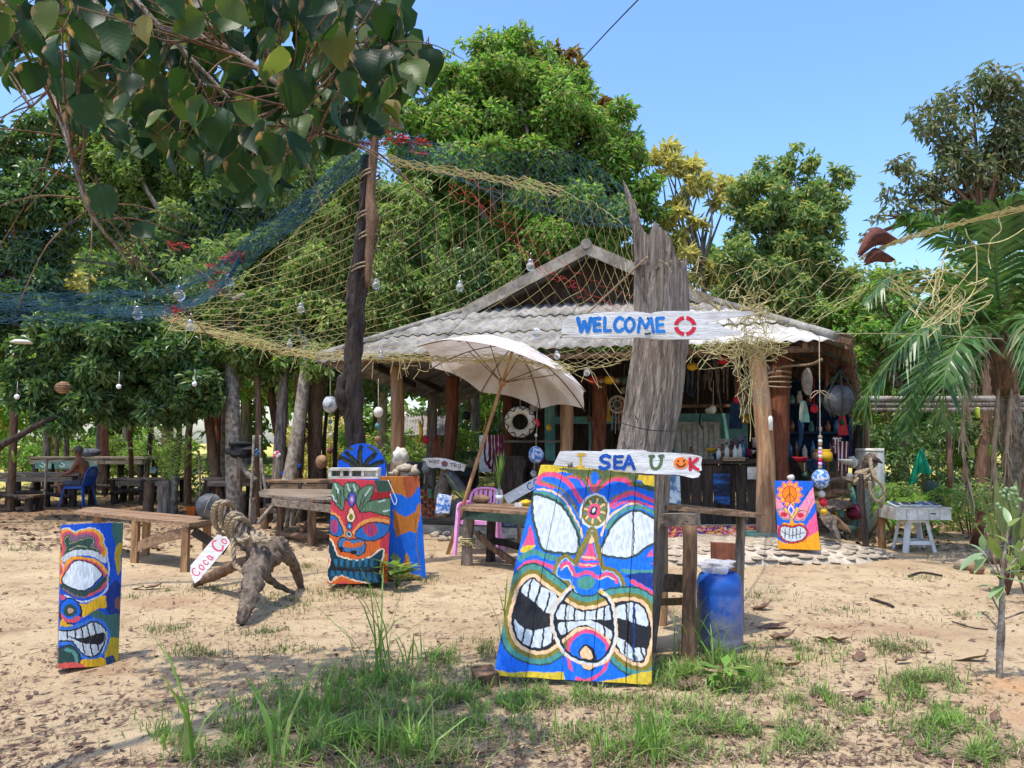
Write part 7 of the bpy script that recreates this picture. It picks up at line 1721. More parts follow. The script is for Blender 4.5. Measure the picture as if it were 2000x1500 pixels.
# bulbs on the nets
BUL=[(351,573,8.2,1.25,'largest hanging glass bulb, below the blue net'),(448,549,8.4,1.0,'glass bulb below the red scraps of the blue net'),(269,612,8.2,1.1,'leftmost glass bulb, under the gathered blue net'),(372,638,9.4,1.0,'glass bulb at the lower left corner of the yellow net'),(588,605,10.2,1.0,'glass bulb in the yellow net left of the dark pole'),
       (735,558,9.6,1.0,'glass bulb just right of the dark pole'),(898,562,9.6,1.0,'glass bulb high in the middle of the yellow net'),(1036,520,9.0,1.05,'glass bulb left of the gable peak'),(1146,730,9.8,.85,'glass bulb at the lowest sag of the net beside the trunk'),(1088,698,10,.85,'glass bulb over the white parasol at the eave'),(744,698,11,.85,'glass bulb at the eave right of the dark pole'),(566,676,10.6,.85,'glass bulb on the edge rope left of the hut corner')]
for(px,py,Y,s,lb)in BUL:
 p=P(px,py-12,Y);t=thing('hanging_bulb',p,lb,'light bulb','solar bulbs hung from the nets');r=.05*s;
 mb=MB();mb.lathe([(.0001,-r*2.15),(r*.5,-r*2.02),(r*.88,-r*1.6),(r,-r*1.1),(r*.86,-r*.6),(r*.6,-r*.25)],p-Vector((0,0,.02)),16);mb.build('glass',M['glass'],t)
 mb=MB();mb.lathe([(r*.62,-r*.3),(r*.66,-r*.1),(r*.62,r*.1),(r*.66,r*.3),(r*.6,r*.5),(.0001,r*.55)],p-Vector((0,0,.02)),14);mb.build('cap',M['metal'],t)
 mb=MB();mb.tube([p,p+Vector((.005,0,.09*s))],.003,4);mb.build('wire',M['metal'],t)
p=P(1047,650,10.2);mb=MB();mb.ball(p,.068,14,9);solo(mb,'glass_float',M['glass'],p,'clear round glass ball lying on the roof by the welcome sign','glass ball')
# rust coloured bark caught in the cords
p=P(1715,492,9.2);t=thing('bark_piece',p,'curled rust brown bark piece caught in the cords by the palm','bark')
for a,b_,w in(((1675,500),(1755,472),.12),((1688,515),(1745,508),.09)):
 mb=MB();q=catmull([P(a[0],a[1],9.2),P((a[0]+b_[0])/2,min(a[1],b_[1])-14,9.15),P(*b_,9.2)],6);vs=[]
 for i,x in enumerate(q):
  k=math.sin(math.pi*(i+.6)/(len(q)+.2));vs+=[x+Vector((0,.1*k,w*k)),x+Vector((0,-.05,0)),x+Vector((0,.08*k,-w*k))]
 mb.add(vs,[(3*i+j,3*i+3+j,3*i+4+j,3*i+j+1)for i in range(len(q)-1)for j in(0,1)],0,True);mb.build('shell',M['rust'],t)
# ---------------------------------------------------------------- things hanging in and around the hut
def torus_at(name,px,py,Y,r,tr,m,lb,cat,R=None):
 p=P(px,py,Y);t=thing(name,p,lb,cat);mb=MB();mb.torus(p,r,tr,32,10,R);mb.build('ring',M[m],t);return t,p
t,p=torus_at('life_ring',1016,824,12.3,Sz(23,12.3),Sz(8,12.3),'white_dirty','white ring wound with black netting hanging under the parasol edge','life ring')
mb=MB();R1=Sz(23,12.3)
for k in range(9):
 a=k*2*math.pi/9;mb.tube(catmull([p+Vector((math.cos(a+q*.7)*R1*(1+.35*math.sin(q*math.pi)),-Sz(8.6,12.3),math.sin(a+q*.7)*R1*(1+.35*math.sin(q*math.pi))))for q in(0,.33,.66,1)],3),.007,4)
for q in(-.3,0,.3):mb.tube([p+Vector((q*.35,0,-R1*.7)),p+Vector((q*.35,0,R1*.7))],.004,4);mb.tube([p+Vector((-R1*.7,0,q*.4)),p+Vector((R1*.7,0,q*.4))],.004,4)
mb.build('netting',M['black'],t);mb=MB();mb.tube([p+Vector((0,0,R1)),p+Vector((0,.1,R1+.5))],.006,4);mb.build('cord',M['rope'],t)
def mobile(px,py0,Y,items,lb,cat='mobile',cordm='rope'):
 t=thing('hanging_mobile',P(px,py0,Y),lb,cat,None);q=[P(px,py0,Y)]+[P(x,y,Y)for(x,y,r,m)in items];mb=MB();mb.tube(q,.006,4);mb.build('cord',M[cordm],t)
 for(x,y,r,m)in items:
  mb=MB();mb.ball(P(x,y,Y),(Sz(r,Y),Sz(r,Y),Sz(r*1.12,Y)),14,9,nz=.08,seed=y);mb.build('ball' if r>9 else 'bead',M[m],t)
 return t
M['float_blue']=mat('float_blue',c(60,120,196),c(206,208,214),22,rough=.5,bump=.05,lo=.47,hi=.53,fine=.15)
M['float_grey']=mat('float_grey',c(184,186,188),c(110,116,120),8,rough=.6,bump=.1,lo=.42,hi=.58)
t=mobile(1600,658,10.0,[(1602,854+k*7.4,4.2-.2*(k%2),['trim','white_dirty','coconut','white_dirty','pink_plastic','white_dirty','red','pink_plastic','trim'][k])for k in range(9)]+[(1603,935,17,'float_blue'),(1605,965,6.5,'white_dirty'),(1608,981,8,'red'),(1609,999,6.5,'yellow')],'long cord of beads with a blue painted ball hanging right of the flower mask')
mb=MB();q=P(1601,765,10.0)
for s in(-1,1):mb.tube(catmull([q,q+Vector((s*.05,0,.01)),q+Vector((s*.11,0,-.03)),q+Vector((s*.12,0,-.09)),q+Vector((s*.05,0,-.03)),q],5),.006,4)
mb.build('bow',M['rope'],t)
t=mobile(1050,785,11.0,[(1048,822,4,'red'),(1050,828,4,'red'),(1047,850,3,'white_dirty'),(1047,888,15,'float_blue'),(1042,925,6,'float_grey')],'net-wrapped blue glass float hanging on a cord left of the I SEA sign')
mobile(645,720,11.2,[(645,790,15,'float_grey'),(645,824,4,'teal'),(645,850,4,'white_dirty'),(645,880,6,'rust')],'grey ball strung on a cord left of the dark pole under the eave')
mobile(739,740,11.6,[(739,805,9.5,'white_dirty'),(738,832,6,'teal'),(737,858,6,'coconut')],'white ball above a green one on a cord right of the dark pole')
mobile(909,780,14.5,[(911,812,7.5,'dark')],'small black ball hanging under the left hut eave','ball');mobile(1041,770,13.5,[(1041,797,7.5,'trim')],'small pale disc ball hanging beside the white ring','ball')
mobile(628,880,14,[(628,902,12,'coconut')],'reddish wicker ball resting beside the blue arch board','ball')
mobile(1111,795,14.5,[(1112,834,7.5,'white_dirty')],'white shell disc hanging in the dark doorway','ball')
# coloured floats strung along the hut beam
t=thing('float_string',HB(1240,742,1.6),'string of coloured floats along the beam beside the trunk, red to yellow','floats')
for k,(x,y,r,m_)in enumerate([(1158,742,13,'red'),(1174,744,6,'rope'),(1190,742,12,'yellow'),(1206,743,6,'rope'),(1222,742,12,'green_paint'),(1352,716,11,'yellow'),(1372,712,10,'green_paint'),(1390,708,6,'dark'),(1412,704,11,'red'),(1430,702,8,'trim')]):
 mb=MB();q=HB(x,y,1.6);mb.ball(q,(Sz(r,12),Sz(r*.7,12),Sz(r*.75,12)),12,8);mb.build('float',M[m_],t)
t,p=torus_at('dreamcatcher',1206,790,12.9,Sz(16,12.9),.02,'rope','rope dreamcatcher ring hanging left of the trunk inside the hut','dreamcatcher');mb=MB();R1=Sz(16,12.9)
for k in range(8):a=k*.785;mb.tube([p+Vector((math.cos(a)*R1,0,math.sin(a)*R1)),p+Vector((math.cos(a+2.2)*R1,0,math.sin(a+2.2)*R1))],.006,4)
for k in range(4):mb.tube([p+Vector((-.08+.05*k,0,-R1*.9)),p+Vector((-.1+.06*k,0,-R1-.3-.05*(k%2)))],.008,4)
mb.build('web',M['rope'],t)
M['wine_cloth']=mat('wine_cloth',c(120,36,60),c(84,24,44),9,rough=.9)
# clutter on the right side under the lean-to
p=P(1640,782,11.4);t=thing('net_bag',p,'dark green net bag holding a grey ball under the right roof edge','net bag');mb=MB();mb.ball(p,(Sz(30,11.4),.2,Sz(30,11.4)),18,11,nz=.12);mb.build('ball',M['cloth_grey'],t);mb=MB()
for k in range(7):a=k*.9;mb.tube(catmull([p+Vector((.02,0,.45)),p+Vector((math.cos(a)*.16,math.sin(a)*.16,.22)),p+Vector((math.cos(a)*.245,math.sin(a)*.245,.02)),p+Vector((math.cos(a)*.12,math.sin(a)*.12,-.24))],5),.011,5)
mb.build('net',M['green_paint'],t)
t=thing('fringed_cloth',P(1646,860,11.6),'dark red and white fringed cloth hanging beside the net bag','cloth')
for k in range(9):
 mb=MB();x=1634+k*2.8;a=P(x,862,11.6);b_=P(x+rnd.uniform(-2,2),915+rnd.uniform(0,18),11.6);mb.tube(catmull([a,a.lerp(b_,.5)+Vector((rnd.uniform(-.01,.01),0,0)),b_],4),interp([.012,.016,.01],9),5);mb.build('tassel',M['red' if k%3!=1 else 'white_dirty']if k<3 else M['white_dirty' if k%2 else 'wine'],t)if False else mb.build('tassel',M['white_dirty' if k%3==1 else 'wine_cloth'],t)
# ---------------------------------------------------------------- inside the bar
def bottle(px,py,b,h,r,m,lb,capm='white_plastic',group='bottles on the bar counter'):
 p=HB(px,py,b);t=thing('bottle',p,lb,'bottle',group);mb=MB();mb.lathe([(r,0),(r,h*.58),(r*.8,h*.68),(r*.36,h*.78),(r*.34,h*.95)],p,12);mb.build('body',M[m],t);mb=MB();mb.lathe([(r*.42,h*.93),(r*.42,h*1.03),(.0001,h*1.04)],p,10);mb.build('cap',M[capm],t)
M['amber']=mat('amber',c(120,70,30),c(90,50,22),6,rough=.2,bump=0,spec=.6);M['bottle_blue']=mat('bottle_blue',c(60,110,150),c(40,80,120),6,rough=.2,bump=0,spec=.6)
for k,(x,m_,h,r)in enumerate([(1404,'white_plastic',.2,.04),(1412,'amber',.24,.035),(1420,'white_dirty',.26,.045),(1428,'amber',.22,.035),(1436,'white_plastic',.24,.045),(1446,'white_dirty',.27,.04),(1452,'bottle_blue',.3,.035),(1336,'white_dirty',.14,.05),(1350,'amber',.2,.035),(1544,'bottle_blue',.26,.035),(1556,'amber',.3,.03),(1572,'white_dirty',.22,.04),(1588,'bottle_blue',.3,.035),(1622,'amber',.26,.035)]):
 nm={'white_plastic':'white','amber':'brown glass','white_dirty':'cloudy white','bottle_blue':'blue glass'}[m_]
 bottle(x,898 if k<9 else 893,1.55 if k<9 else 2.6,h,r,m_,f'{nm} bottle standing on the bar counter {"between the trunk and the right post" if k<9 else "right of the right post"}','dark' if m_!='white_plastic' else 'red',f'{nm} bottles on the counter, {"left" if k<9 else "right"} of the right post')
t=thing('basket',HB(1430,903,1.25),'flat woven tray at the front of the bar counter','basket');mb=MB();q=HB(1430,900,1.25);mb.box(q+Vector((0,0,.03)),(.3,.2,.05),taper=1.15);mb.build('tray',M['bark_brown'],t)
for j in range(3):mb=MB();mb.bar(q+Vector((-.17,-.11,.01+j*.022)),q+Vector((.17,-.11,.01+j*.022)),.012,.014);mb.build('weave',M['rope'],t)
# dark blue shelf with jars at the right
t=thing('shelf_unit',HB(1600,900,3.6),'blue painted shelf unit in the shade under the right roof','shelf');M['blue_shelf']=mat('blue_shelf',c(26,58,92),c(16,38,62),4,rough=.8)
for(a,b_,c_,d_)in((1536,745,1660,749),(1536,790,1660,794),(1536,845,1660,849),(1536,898,1660,903)):
 mb=MB();mb.bar(HB(a,b_,3.6),HB(c_,b_,3.6),.3,.04);mb.build('shelf_board',M['blue_shelf'],t)
for x in(1538,1596,1658):mb=MB();mb.bar(HB(x,905,3.6),HB(x,742,3.6),.05,.3,up=dv);mb.build('upright',M['blue_shelf'],t)
mb=MB();mb.prism([HB(1536,903,3.8),HB(1662,903,3.8),HB(1662,742,3.8),HB(1536,742,3.8)],-dv,.03);mb.build('back_panel',M['blue_shelf'],t)
for k in range(12):
 x=1546+(k%6)*18+rnd.uniform(-3,3);y=(789,844)[k//6];q=HB(x,y,3.5);mb=MB();h=rnd.uniform(.12,.26);mb.lathe([(.05,0),(.055,h*.6),(.03,h*.8),(.03,h)],q,10);solo(mb,'jar',M[['teal','white_dirty','amber','bottle_blue'][k%4]],q,f'{["green","white","brown","blue"][k%4]} jar on the {["middle","lower"][k//6]} board of the blue shelf unit','jar',f'{["green","white","brown","blue"][k%4]} jars on the {["middle","lower"][k//6]} blue shelf board')
# poster with letters, poster blue, paper
def flat(name,px0,py0,px1,py1,b,m,lb,cat,th=.015):
 a=HB(px0,py1,b);e=HB(px1,py1,b);zt=HB(px0,py0,b).z;mb=MB();mb.prism([a,Vector((e.x,e.y,a.z)),Vector((e.x,e.y,zt)),Vector((a.x,a.y,zt))],-dv,th);t=thing(name,a,lb,cat);mb.build('sheet',M[m],t);return t
t=flat('cloth_banner',1626,852,1646,888,2.0,'wine_cloth','small dark red banner with pale letters beside the fringed cloth','banner');f=plane_at(0,0,1,HB(1636,870,2.0),-dv)
letters(t,[('T',1628,856,1635,868,.02,'white_plastic',0),('E',1637,856,1643,868,.02,'white_plastic',0),('T',1628,872,1635,884,.02,'white_plastic',0),('E',1637,872,1643,884,.02,'white_plastic',0)],f,-dv,None)
M['poster_blue']=mat('poster_blue',c(40,92,160),c(16,30,54),3,(1,1,2.5),rough=.6,bump=0,lo=.45,hi=.6)
flat('poster',1394,925,1426,985,1.22,'poster_blue','blue picture panel hung on the front of the bar counter','picture')
M['bag_print']=mat('bag_print',c(190,206,218),c(70,110,150),7,rough=.5,bump=.2,lo=.42,hi=.56)
q=HB(1310,982,.8);t=thing('sack',q,'pale blue printed sack standing behind the tall table','sack');mb=MB();mb.box(q+Vector((0,0,.2)),(.3,.16,.42),jit=.02,taper=.85);mb.build('sack',M['bag_print'],t)
flat('white_notice',1460,912,1484,936,1.2,'white_dirty','small white panel under the counter left of the right post','panel')
q=P(1505,826,10.6);mb=MB();mb.lathe([(.03,-.1),(.033,.06),(.02,.09),(.0001,.1)],q,12);solo(mb,'white_canister',M['white_plastic'],q,'small white canister fixed between the two right posts','canister')
q=P(1577,745,11.2);mb=MB();mb.ball(q,(.085,.06,.2),10,7,nz=.2,sm=False);solo(mb,'wood_lantern',M['trim'],q,'pale angular lantern hanging under the right roof','lantern')
q=HB(1388,802,2.9);mb=MB();mb.ball(q,(.1,.08,.06),12,8,nz=.1);solo(mb,'shell',M['white_dirty'],q,'pale rounded shell on the beam above the white door panel','shell')
q=HB(1452,818,4.5);mb=MB();mb.ball(q,(.16,.1,.1),12,8);solo(mb,'yellow_float',M['yellow'],q,'yellow oval float at the back of the bar','float')
mb=MB();q=P(1560,712,11.3)
rope_tube([P(1512,724,11.9),P(1530,716,11.5),P(1580,712,11.2),P(1605,702,10.9)],.022,thing('slack_rope',P(1512,724,11.9),'rope looped round the second right post and tied to the roof','rope'))
mb=MB()
for k in range(4):mb.torus(P(1522,730+k*8,12.2),.175,.016,20,5,Matrix.Rotation(R_(82+6*k),3,'X'))
solo(mb,'post_lashing',M['rope'],P(1522,740,12.2),'turns of rope lashed round the second right post','rope')
# ---------------------------------------------------------------- clutter at the left front of the hut
t=flat('stained_board',936,850,984,922,1.6,'white_board','white board stained with dark red streaks behind the parasol pole','board');f=plane_at(0,0,1,HB(960,880,1.6),-dv)
for k,x in enumerate((948,956,963,970,976,981)):
 mb=MB();ribbon(mb,[f(x+rnd.uniform(-1,1)*j*.5,851+j*(8+k%3))for j in range(8)],.035+.02*(k%2),-dv,.002+.0005*k);mb.build('streak',M['wine_cloth'],t)
t=thing('driftwood_post',HB(880,1000,.7),'gnarled driftwood post with blue bag at its foot under the small curved sign','driftwood');mb=MB();mb.tube(catmull([HB(866,1010,.7),HB(864,960,.7),HB(872,920,.7),HB(884,905,.7)],6),interp([.14,.12,.1,.07],19),10,rough=.4,seed=3);mb.build('trunk',M['driftwood'],t);mb=MB();mb.tube(catmull([HB(872,920,.7),HB(895,950,.65),HB(915,980,.6),HB(925,1005,.6)],6),interp([.08,.1,.09,.06],19),9,rough=.4,seed=4);mb.build('limb',M['cloth_grey'],t)
q=HB(866,1002,.35);mb=MB();mb.box(q+Vector((0,0,.14)),(.24,.16,.28),jit=.03,taper=.9);solo(mb,'blue_bag',M['float_blue'],q,'small blue and white bag at the foot of the driftwood post','bag')
n_=-dv;f=plane_at(780,780,6.25,HB(866,905,.55),n_)
t=thing('curved_sign',f(540,800),'small curved white driftwood sign reading WAT TRO with an emblem between','sign');mb=MB();mb.prism([f(x,y)for x,y in[(270,732),(330,715),(450,712),(560,722),(680,755),(815,800),(795,845),(785,882),(740,866),(660,872),(590,848),(540,856),(470,832),(400,840),(345,818),(322,760)]],n_,.03);bo=mb.build('board',M['white_board'],t)
letters(bo,[('W',358,735,412,775,.012,'brown_ink',0),('A',415,742,450,785,.012,'brown_ink',0),('T',455,748,492,790,.012,'brown_ink',0),('T',622,782,660,822,.012,'brown_ink',0),('R',668,788,700,830,.012,'brown_ink',0),('O',715,796,752,838,.012,'brown_ink',0)],f,n_,None)
mb=MB();mb.add([f(555+40*math.cos(a*.4),787+36*math.sin(a*.4))+n_*.003 for a in range(16)],[tuple(range(15,-1,-1))]);mb.build('emblem',M['cloth_grey'],t);mb=MB();mb.add([f(552+18*math.cos(a*.6),784+16*math.sin(a*.6))+n_*.0045 for a in range(10)],[tuple(range(9,-1,-1))]);mb.build('emblem_centre',M['red'],t)
t=thing('brick_stack',HB(838,1005,.8),'low stack of red bricks beside the driftwood post','bricks')
for j in range(8):
 for k in range(4):
  mb=MB();q=HB(818+k*16+(j%2)*7,1008-j*7,.85);mb.box(q,(.12,.1,.05),Matrix.Rotation(-.25,3,'Z'),jit=.006);mb.build('brick',M['bark_red'],t)
q=HB(770,905,.55);t=thing('coral_heap',P(795,928,8.55),'heap of pale coral and shells on top of the blue slab','coral')
for k in range(20):mb=MB();q=P(766+rnd.uniform(0,54),922-rnd.uniform(-6,8),8.55+rnd.uniform(-.1,.1));mb.ball(q,(rnd.uniform(.03,.06),.04,rnd.uniform(.025,.05)),8,6,nz=.9,seed=k);mb.build('piece',M['concrete' if k%2 else 'stone2'],t)
q=P(797,888,12.0);mb=MB();mb.ball(q-Vector((.12,0,.03)),(.11,.12,.13),12,8,nz=.7,seed=3);solo(mb,'white_boulder',M['white_dirty'],q,'white rounded lump above the coral heap','stone')
for k,(x,y,w,h,m_,lb)in enumerate([(790,935,60,60,'cloth_grey','grey bundle of cloth piled left of the curved sign'),(905,935,40,40,'dark','dark crate behind the driftwood post'),(1000,925,60,60,'bark_dark','dark wooden chest in the shade behind the green edged table'),(1070,940,50,70,'plank_dark','dark cupboard beside the big mask board')]):
 q=HB(x,y+h/2,1.3);mb=MB();W_=Sz(w,13);H_=Sz(h,13);mb.box(q+Vector((0,0,H_/2)),(W_,.4,H_),Matrix.Rotation(-.25,3,'Z'),jit=.03);mb.box(q+Vector((0,-.18,H_*.8)),(W_*.9,.1,H_*.3),Matrix.Rotation(-.25,3,'Z'),jit=.03);solo(mb,['cloth_bundle','crate','chest','cupboard'][k],M[m_],q,lb,['cloth','crate','chest','cupboard'][k])
def spiky(px,py,Y,L,n,leaf,lb,up=.6,w=.03,name='potted_plant',group=None):
 b0=P(px,py,Y);t=thing(name,b0,lb,'plant',group);r2=random.Random(px+py)
 for k in range(n):
  a=r2.uniform(0,6.28);l=L*r2.uniform(.7,1.2);e1=r2.uniform(.3,1.0)*up*1.4;d=Vector((math.cos(a),math.sin(a),0));mb=MB();vs=[]
  for i in range(6):
   q=i/5;p=b0+d*l*q*.7+Vector((0,0,l*(e1*q-.75*q*q*(1.1-up))));s=d.cross(Vector((0,0,1)))*w*math.sin(math.pi*(q*.86+.14))
   vs+=[p-s,p+Vector((0,0,-.008)),p+s]
  mb.add(vs,[(3*i+j,3*i+3+j,3*i+4+j,3*i+j+1)for i in range(5)for j in(0,1)],0,True);mb.build('leaf',M[leaf],t)
 return t
spiky(912,985,12.3,.6,14,'leaf_mid','green spiky plant behind the driftwood post',.8);spiky(912,885,13.4,.5,12,'leaf_dark','broad-leaved plant hanging on the second left post',.3,.06)
# ---------------------------------------------------------------- right side
def tank():
 Y=12.6;a=P(1690,1058,Y);b_=P(1743,1058,Y);r=(b_.x-a.x)/2;p=Vector(((a.x+b_.x)/2,Y+r,0));p.z=gz(p.x,p.y);h=P(1715,876,Y).z-p.z
 t=thing('water_tank',p,'tall white cylindrical tank standing right of the hut','tank');mb=MB();mb.lathe([(r,0),(r*1.005,h*.3),(r,h*.6),(r,h-.02),(r*.97,h),(.0001,h*.998)],p,32);mb.build('body',M['tank'],t);mb=MB();mb.lathe([(r*1.015,h-.05),(r*1.015,h-.02)],p,32);mb.build('rim',M['white_dirty'],t)
tank()
p=g3(1723,1068);p.y=10.9;p.x=P(1723,1065,10.9).x;t=thing('bamboo_post',p,'short thick bamboo post in front of the white tank','post');mb=MB();top=P(1723,993,10.9);hh=top.z;mb.lathe([(.05,-.05),(.052,hh*.3),(.056,hh*.32),(.05,hh*.34),(.05,hh*.72),(.055,hh*.74),(.049,hh*.76),(.049,hh)],Vector((p.x,p.y,0)),16);mb.build('cane',M['bamboo'],t)
for a,b_ in(((1722,1005),(1694,1055)),((1725,1005),(1748,1050))):mb=MB();mb.tube([P(*a,11.2),P(*b_,11.6)],.022,6,rough=.1);mb.build('strut',M['bark_brown'],t)
p=g3(1692,1082);t=thing('dark_stake',p,'dark crooked stake stuck in the ground at the end of the stone apron','stake');mb=MB();mb.tube(catmull([p-Vector((0,0,.1)),P(1689,1030,p.y),P(1684,980,p.y),P(1682,925,p.y)],5),interp([.045,.04,.035,.03],16),8,rough=.25);mb.build('stake',M['bark_dark'],t)
# driftwood heap with mooring rope and bird head shaped root
t=thing('driftwood_heap',g3(1640,1070),'heap of brown driftwood logs right of the flower mask','driftwood')
for k,(a,b_,r,m_)in enumerate([((1598,985,10.6),(1642,1060,10.1),.085,'driftwood'),((1600,1010,10.8),(1662,1040,10.7),.11,'bark_brown'),((1590,1000,11),(1670,985,11),.12,'driftwood'),((1600,975,11.2),(1665,960,11.1),.09,'bark_brown'),((1610,1030,11.1),(1655,1055,10.9),.07,'bark_dark'),((1665,950,11.2),(1668,1050,11.2),.05,'teal'),((1610,940,11.2),(1690,945,11.0),.07,'driftwood')]):
 mb=MB();A_,B_=P(*a),P(*b_);mb.tube(catmull([A_,A_.lerp(B_,.5)+Vector((0,0,.04)),B_],5),interp([r*.2,r*.9,r,r*.7,r*.12],11),9,rough=.55,seed=k*1.7,flat=.7,sm=False);mb.build('log',M[m_],t)
t=thing('mooring_rope',P(1688,930,10.6),'heavy knotted rope hanging over the driftwood in front of the white tank','rope')
rope_tube([P(1700,895,10.4),P(1702,915,10.35),P(1710,935,10.3),P(1724,950,10.3),P(1726,970,10.3),P(1714,980,10.3),P(1702,965,10.3),P(1698,940,10.3)],.024,t,nm='loop');rope_tube([P(1722,975,10.3),P(1721,990,10.4)],.022,t,nm='tail')
for k in range(7):rope_tube([P(1668+rnd.uniform(0,40),915+rnd.uniform(0,36),10.5+rnd.uniform(-.1,.1))for _ in range(5)],.022,t,nm='knot')
t=thing('bird_root',P(1705,900,10.7),'driftwood piece shaped like a bird head with a long beak above the rope','driftwood');mb=MB();mb.ball(P(1700,898,10.7),(.09,.07,.1),12,8,nz=.15);mb.tube(catmull([P(1700,898,10.7),P(1690,915,10.8),P(1676,925,10.9)],5),[.09,.1,.1,.09,.08,.08,.08,.07,.07,.06,.05],10,rough=.2);mb.build('head',M['driftwood'],t);mb=MB();mb.tube([P(1706,896,10.65),P(1716,900,10.6),P(1724,905,10.55)],[.04,.03,.006],8);mb.build('beak',M['bark_dark'],t)
# shells on the driftwood
for k,(x,y,lb)in enumerate([(1545,938,'small white shell on top of the flower mask'),(1660,934,'white shell on the driftwood heap near the rope')]):q=P(x,y-5,9.86 if k==0 else 10.9);mb=MB();mb.ball(q,(.05,.04,.04),10,7,nz=.3,seed=k);solo(mb,'shell',M['white_dirty'],q,lb,'shell')
# stool, crate, solar panels
p=g3(1785,1076);t=thing('plastic_stool',p,'white plastic stool carrying the shallow white crate','stool');H_=.43
mb=MB();mb.box(p+Vector((0,0,H_-.02)),(.30,.30,.04),taper=.95);mb.build('seat',M['white_plastic'],t)
for sx in(-1,1):
 for sy in(-1,1):mb=MB();mb.bar(p+Vector((sx*.2,sy*.17,-.01)),p+Vector((sx*.125,sy*.12,H_-.03)),.07,.035,up=(sx,sy*.7,0));mb.build('leg',M['white_plastic'],t)
for sy in(-1,1):mb=MB();mb.bar(p+Vector((-.175,sy*.155,.12)),p+Vector((.175,sy*.155,.12)),.02,.05);mb.build('rung',M['white_plastic'],t)
for sx in(-1,1):mb=MB();mb.bar(p+Vector((sx*.17,-.15,.12)),p+Vector((sx*.17,.15,.12)),.02,.05);mb.build('rung',M['white_plastic'],t)
a=P(1733,1024,p.y);b_=P(1840,1024,p.y);W_=b_.x-a.x;cx=(a.x+b_.x)/2;h=.165;t=thing('crate',(cx,p.y,p.z+H_),'shallow dirty white crate lying on the white stool','crate');z0=p.z+H_+.003
mb=MB();mb.box((cx,p.y,z0+.01),(W_*.96,.45,.02));mb.build('base',M['white_dirty'],t)
for k in range(5):mb=MB();x0=a.x+W_*(k+.5)/5;mb.box((x0,p.y-.225,z0+h/2),(W_/5-.006,.02,h));fp_=mb.build('front_panel',M['white_dirty'],t)
for(ce,sz)in(((cx,p.y+.225,z0+h/2),(W_,.02,h)),((a.x,p.y,z0+h/2),(.02,.43,h)),((b_.x,p.y,z0+h/2),(.02,.43,h)),((cx,p.y-.238,z0+h-.012),(W_+.02,.012,.024))):mb=MB();mb.box(ce,sz);mb.build('side',M['white_dirty'],t)
mb=MB();mb.box((cx,p.y,z0+h-.02),(W_-.03,.42,.01));mb.build('lid',M['white_dirty'],t);mb=MB();mb.box((cx+.13,p.y-.238,z0+h*.5),(.07,.006,.014));mb.build('grip',M['dark'],fp_)
for k,(x,rz,tl,ps)in enumerate([(-.27,.5,.35,'leftmost'),(-.13,-.15,.15,'second from the left'),(.0,-.25,.12,'middle'),(.12,.3,.3,'second from the right'),(.25,.35,.3,'rightmost')]):
 q=Vector((cx+x,p.y-.02,z0+h+.03));R=Matrix.Rotation(rz,3,'Z')@Matrix.Rotation(tl,3,'X');t2=thing('solar_panel',q,f'{ps} of the five small solar panels lying on the crate','solar panel','small solar panels on the crate');mb=MB();mb.box(q,(.135,.16,.012),R);mb.build('frame',M['white_plastic'],t2);mb=MB();mb.box(q+R@Vector((0,0,.0075)),(.11,.135,.004),R);mb.build('cell',M['solar'],t2)
# green net cloth hung on a stake, dark green bag
p=gp(1800,12.4);p.z=gz(p.x,p.y);M['green_net']=mat('green_net',c(40,186,138),c(24,142,110),8,rough=.7,bump=.3);t=thing('green_net',p,'bright green net gathered over a stake behind the ferny plant','net');mb=MB();mb.tube([p,P(1800,876,12.4)],.02,7);mb.build('stake',M['bark_brown'],t)
mb=MB();top=P(1800,874,12.35);n2=18;vs=[]
for j in range(9):
 v=j/8
 for i in range(n2):
  u=i/(n2-1);x=-Sz(4,12.4)+(u-.58)*Sz(46,12.4)*v**.8;fold=.05*math.sin(u*19)*v;L_=Sz(70-28*u+6*math.sin(u*9),12.4);vs.append(top+Vector((x,-.03+fold,-L_*v)))
mb.add(vs,[(j*n2+i,j*n2+i+1,(j+1)*n2+i+1,(j+1)*n2+i)for j in range(8)for i in range(n2-1)],0,True);mb.build('net',M['green_net'],t)
q=P(1822,965,12.2);mb=MB();mb.ball(q,(.14,.1,.2),12,9,nz=.3,seed=6);solo(mb,'dark_bag',M['green_paint'],q,'dark green bag hanging among the ferny leaves','bag')
# ferny plant: pinnate fronds
def frond(mb,pts,nl,ll,w,droop,r=.006,mi_leaf=0,mi_r=1,seed=0,up=Vector((0,0,1)),vee=.25):
 q=catmull(pts,10);r2=random.Random(seed);N=len(q)
 mb.tube(q,interp([r,r*.7,r*.2],N),5,mi=mi_r)
 for k in range(nl):
  s=.1+.9*k/(nl-1);x=s*(N-1);i=min(int(x),N-2);p=q[i].lerp(q[i+1],x-i);d=(q[i+1]-q[i]).normalized();sd_=d.cross(up)
  sd_=sd_.normalized()if sd_.length>.05 else Vector((1,0,0));nn=sd_.cross(d)
  prof=math.sin(math.pi*min(1,.18+.80*s))**.6
  for sg in(-1,1):
   L_=ll*prof*r2.uniform(.85,1.1);o=(sd_*sg*.85+d*(.45+.5*s+r2.gauss(0,.09))+nn*(vee+r2.gauss(0,.14))).normalized();m1=p+o*L_*.5;e=p+o*L_+Vector((0,0,-droop*L_*r2.uniform(.6,1.7)))
   ww=d*w*.5;m1=m1-Vector((0,0,droop*L_*.2));mb.add([p-ww*.5,p+ww*.5,m1+ww,m1-ww,e],[(0,1,2,3),(3,2,4)],mi_leaf)
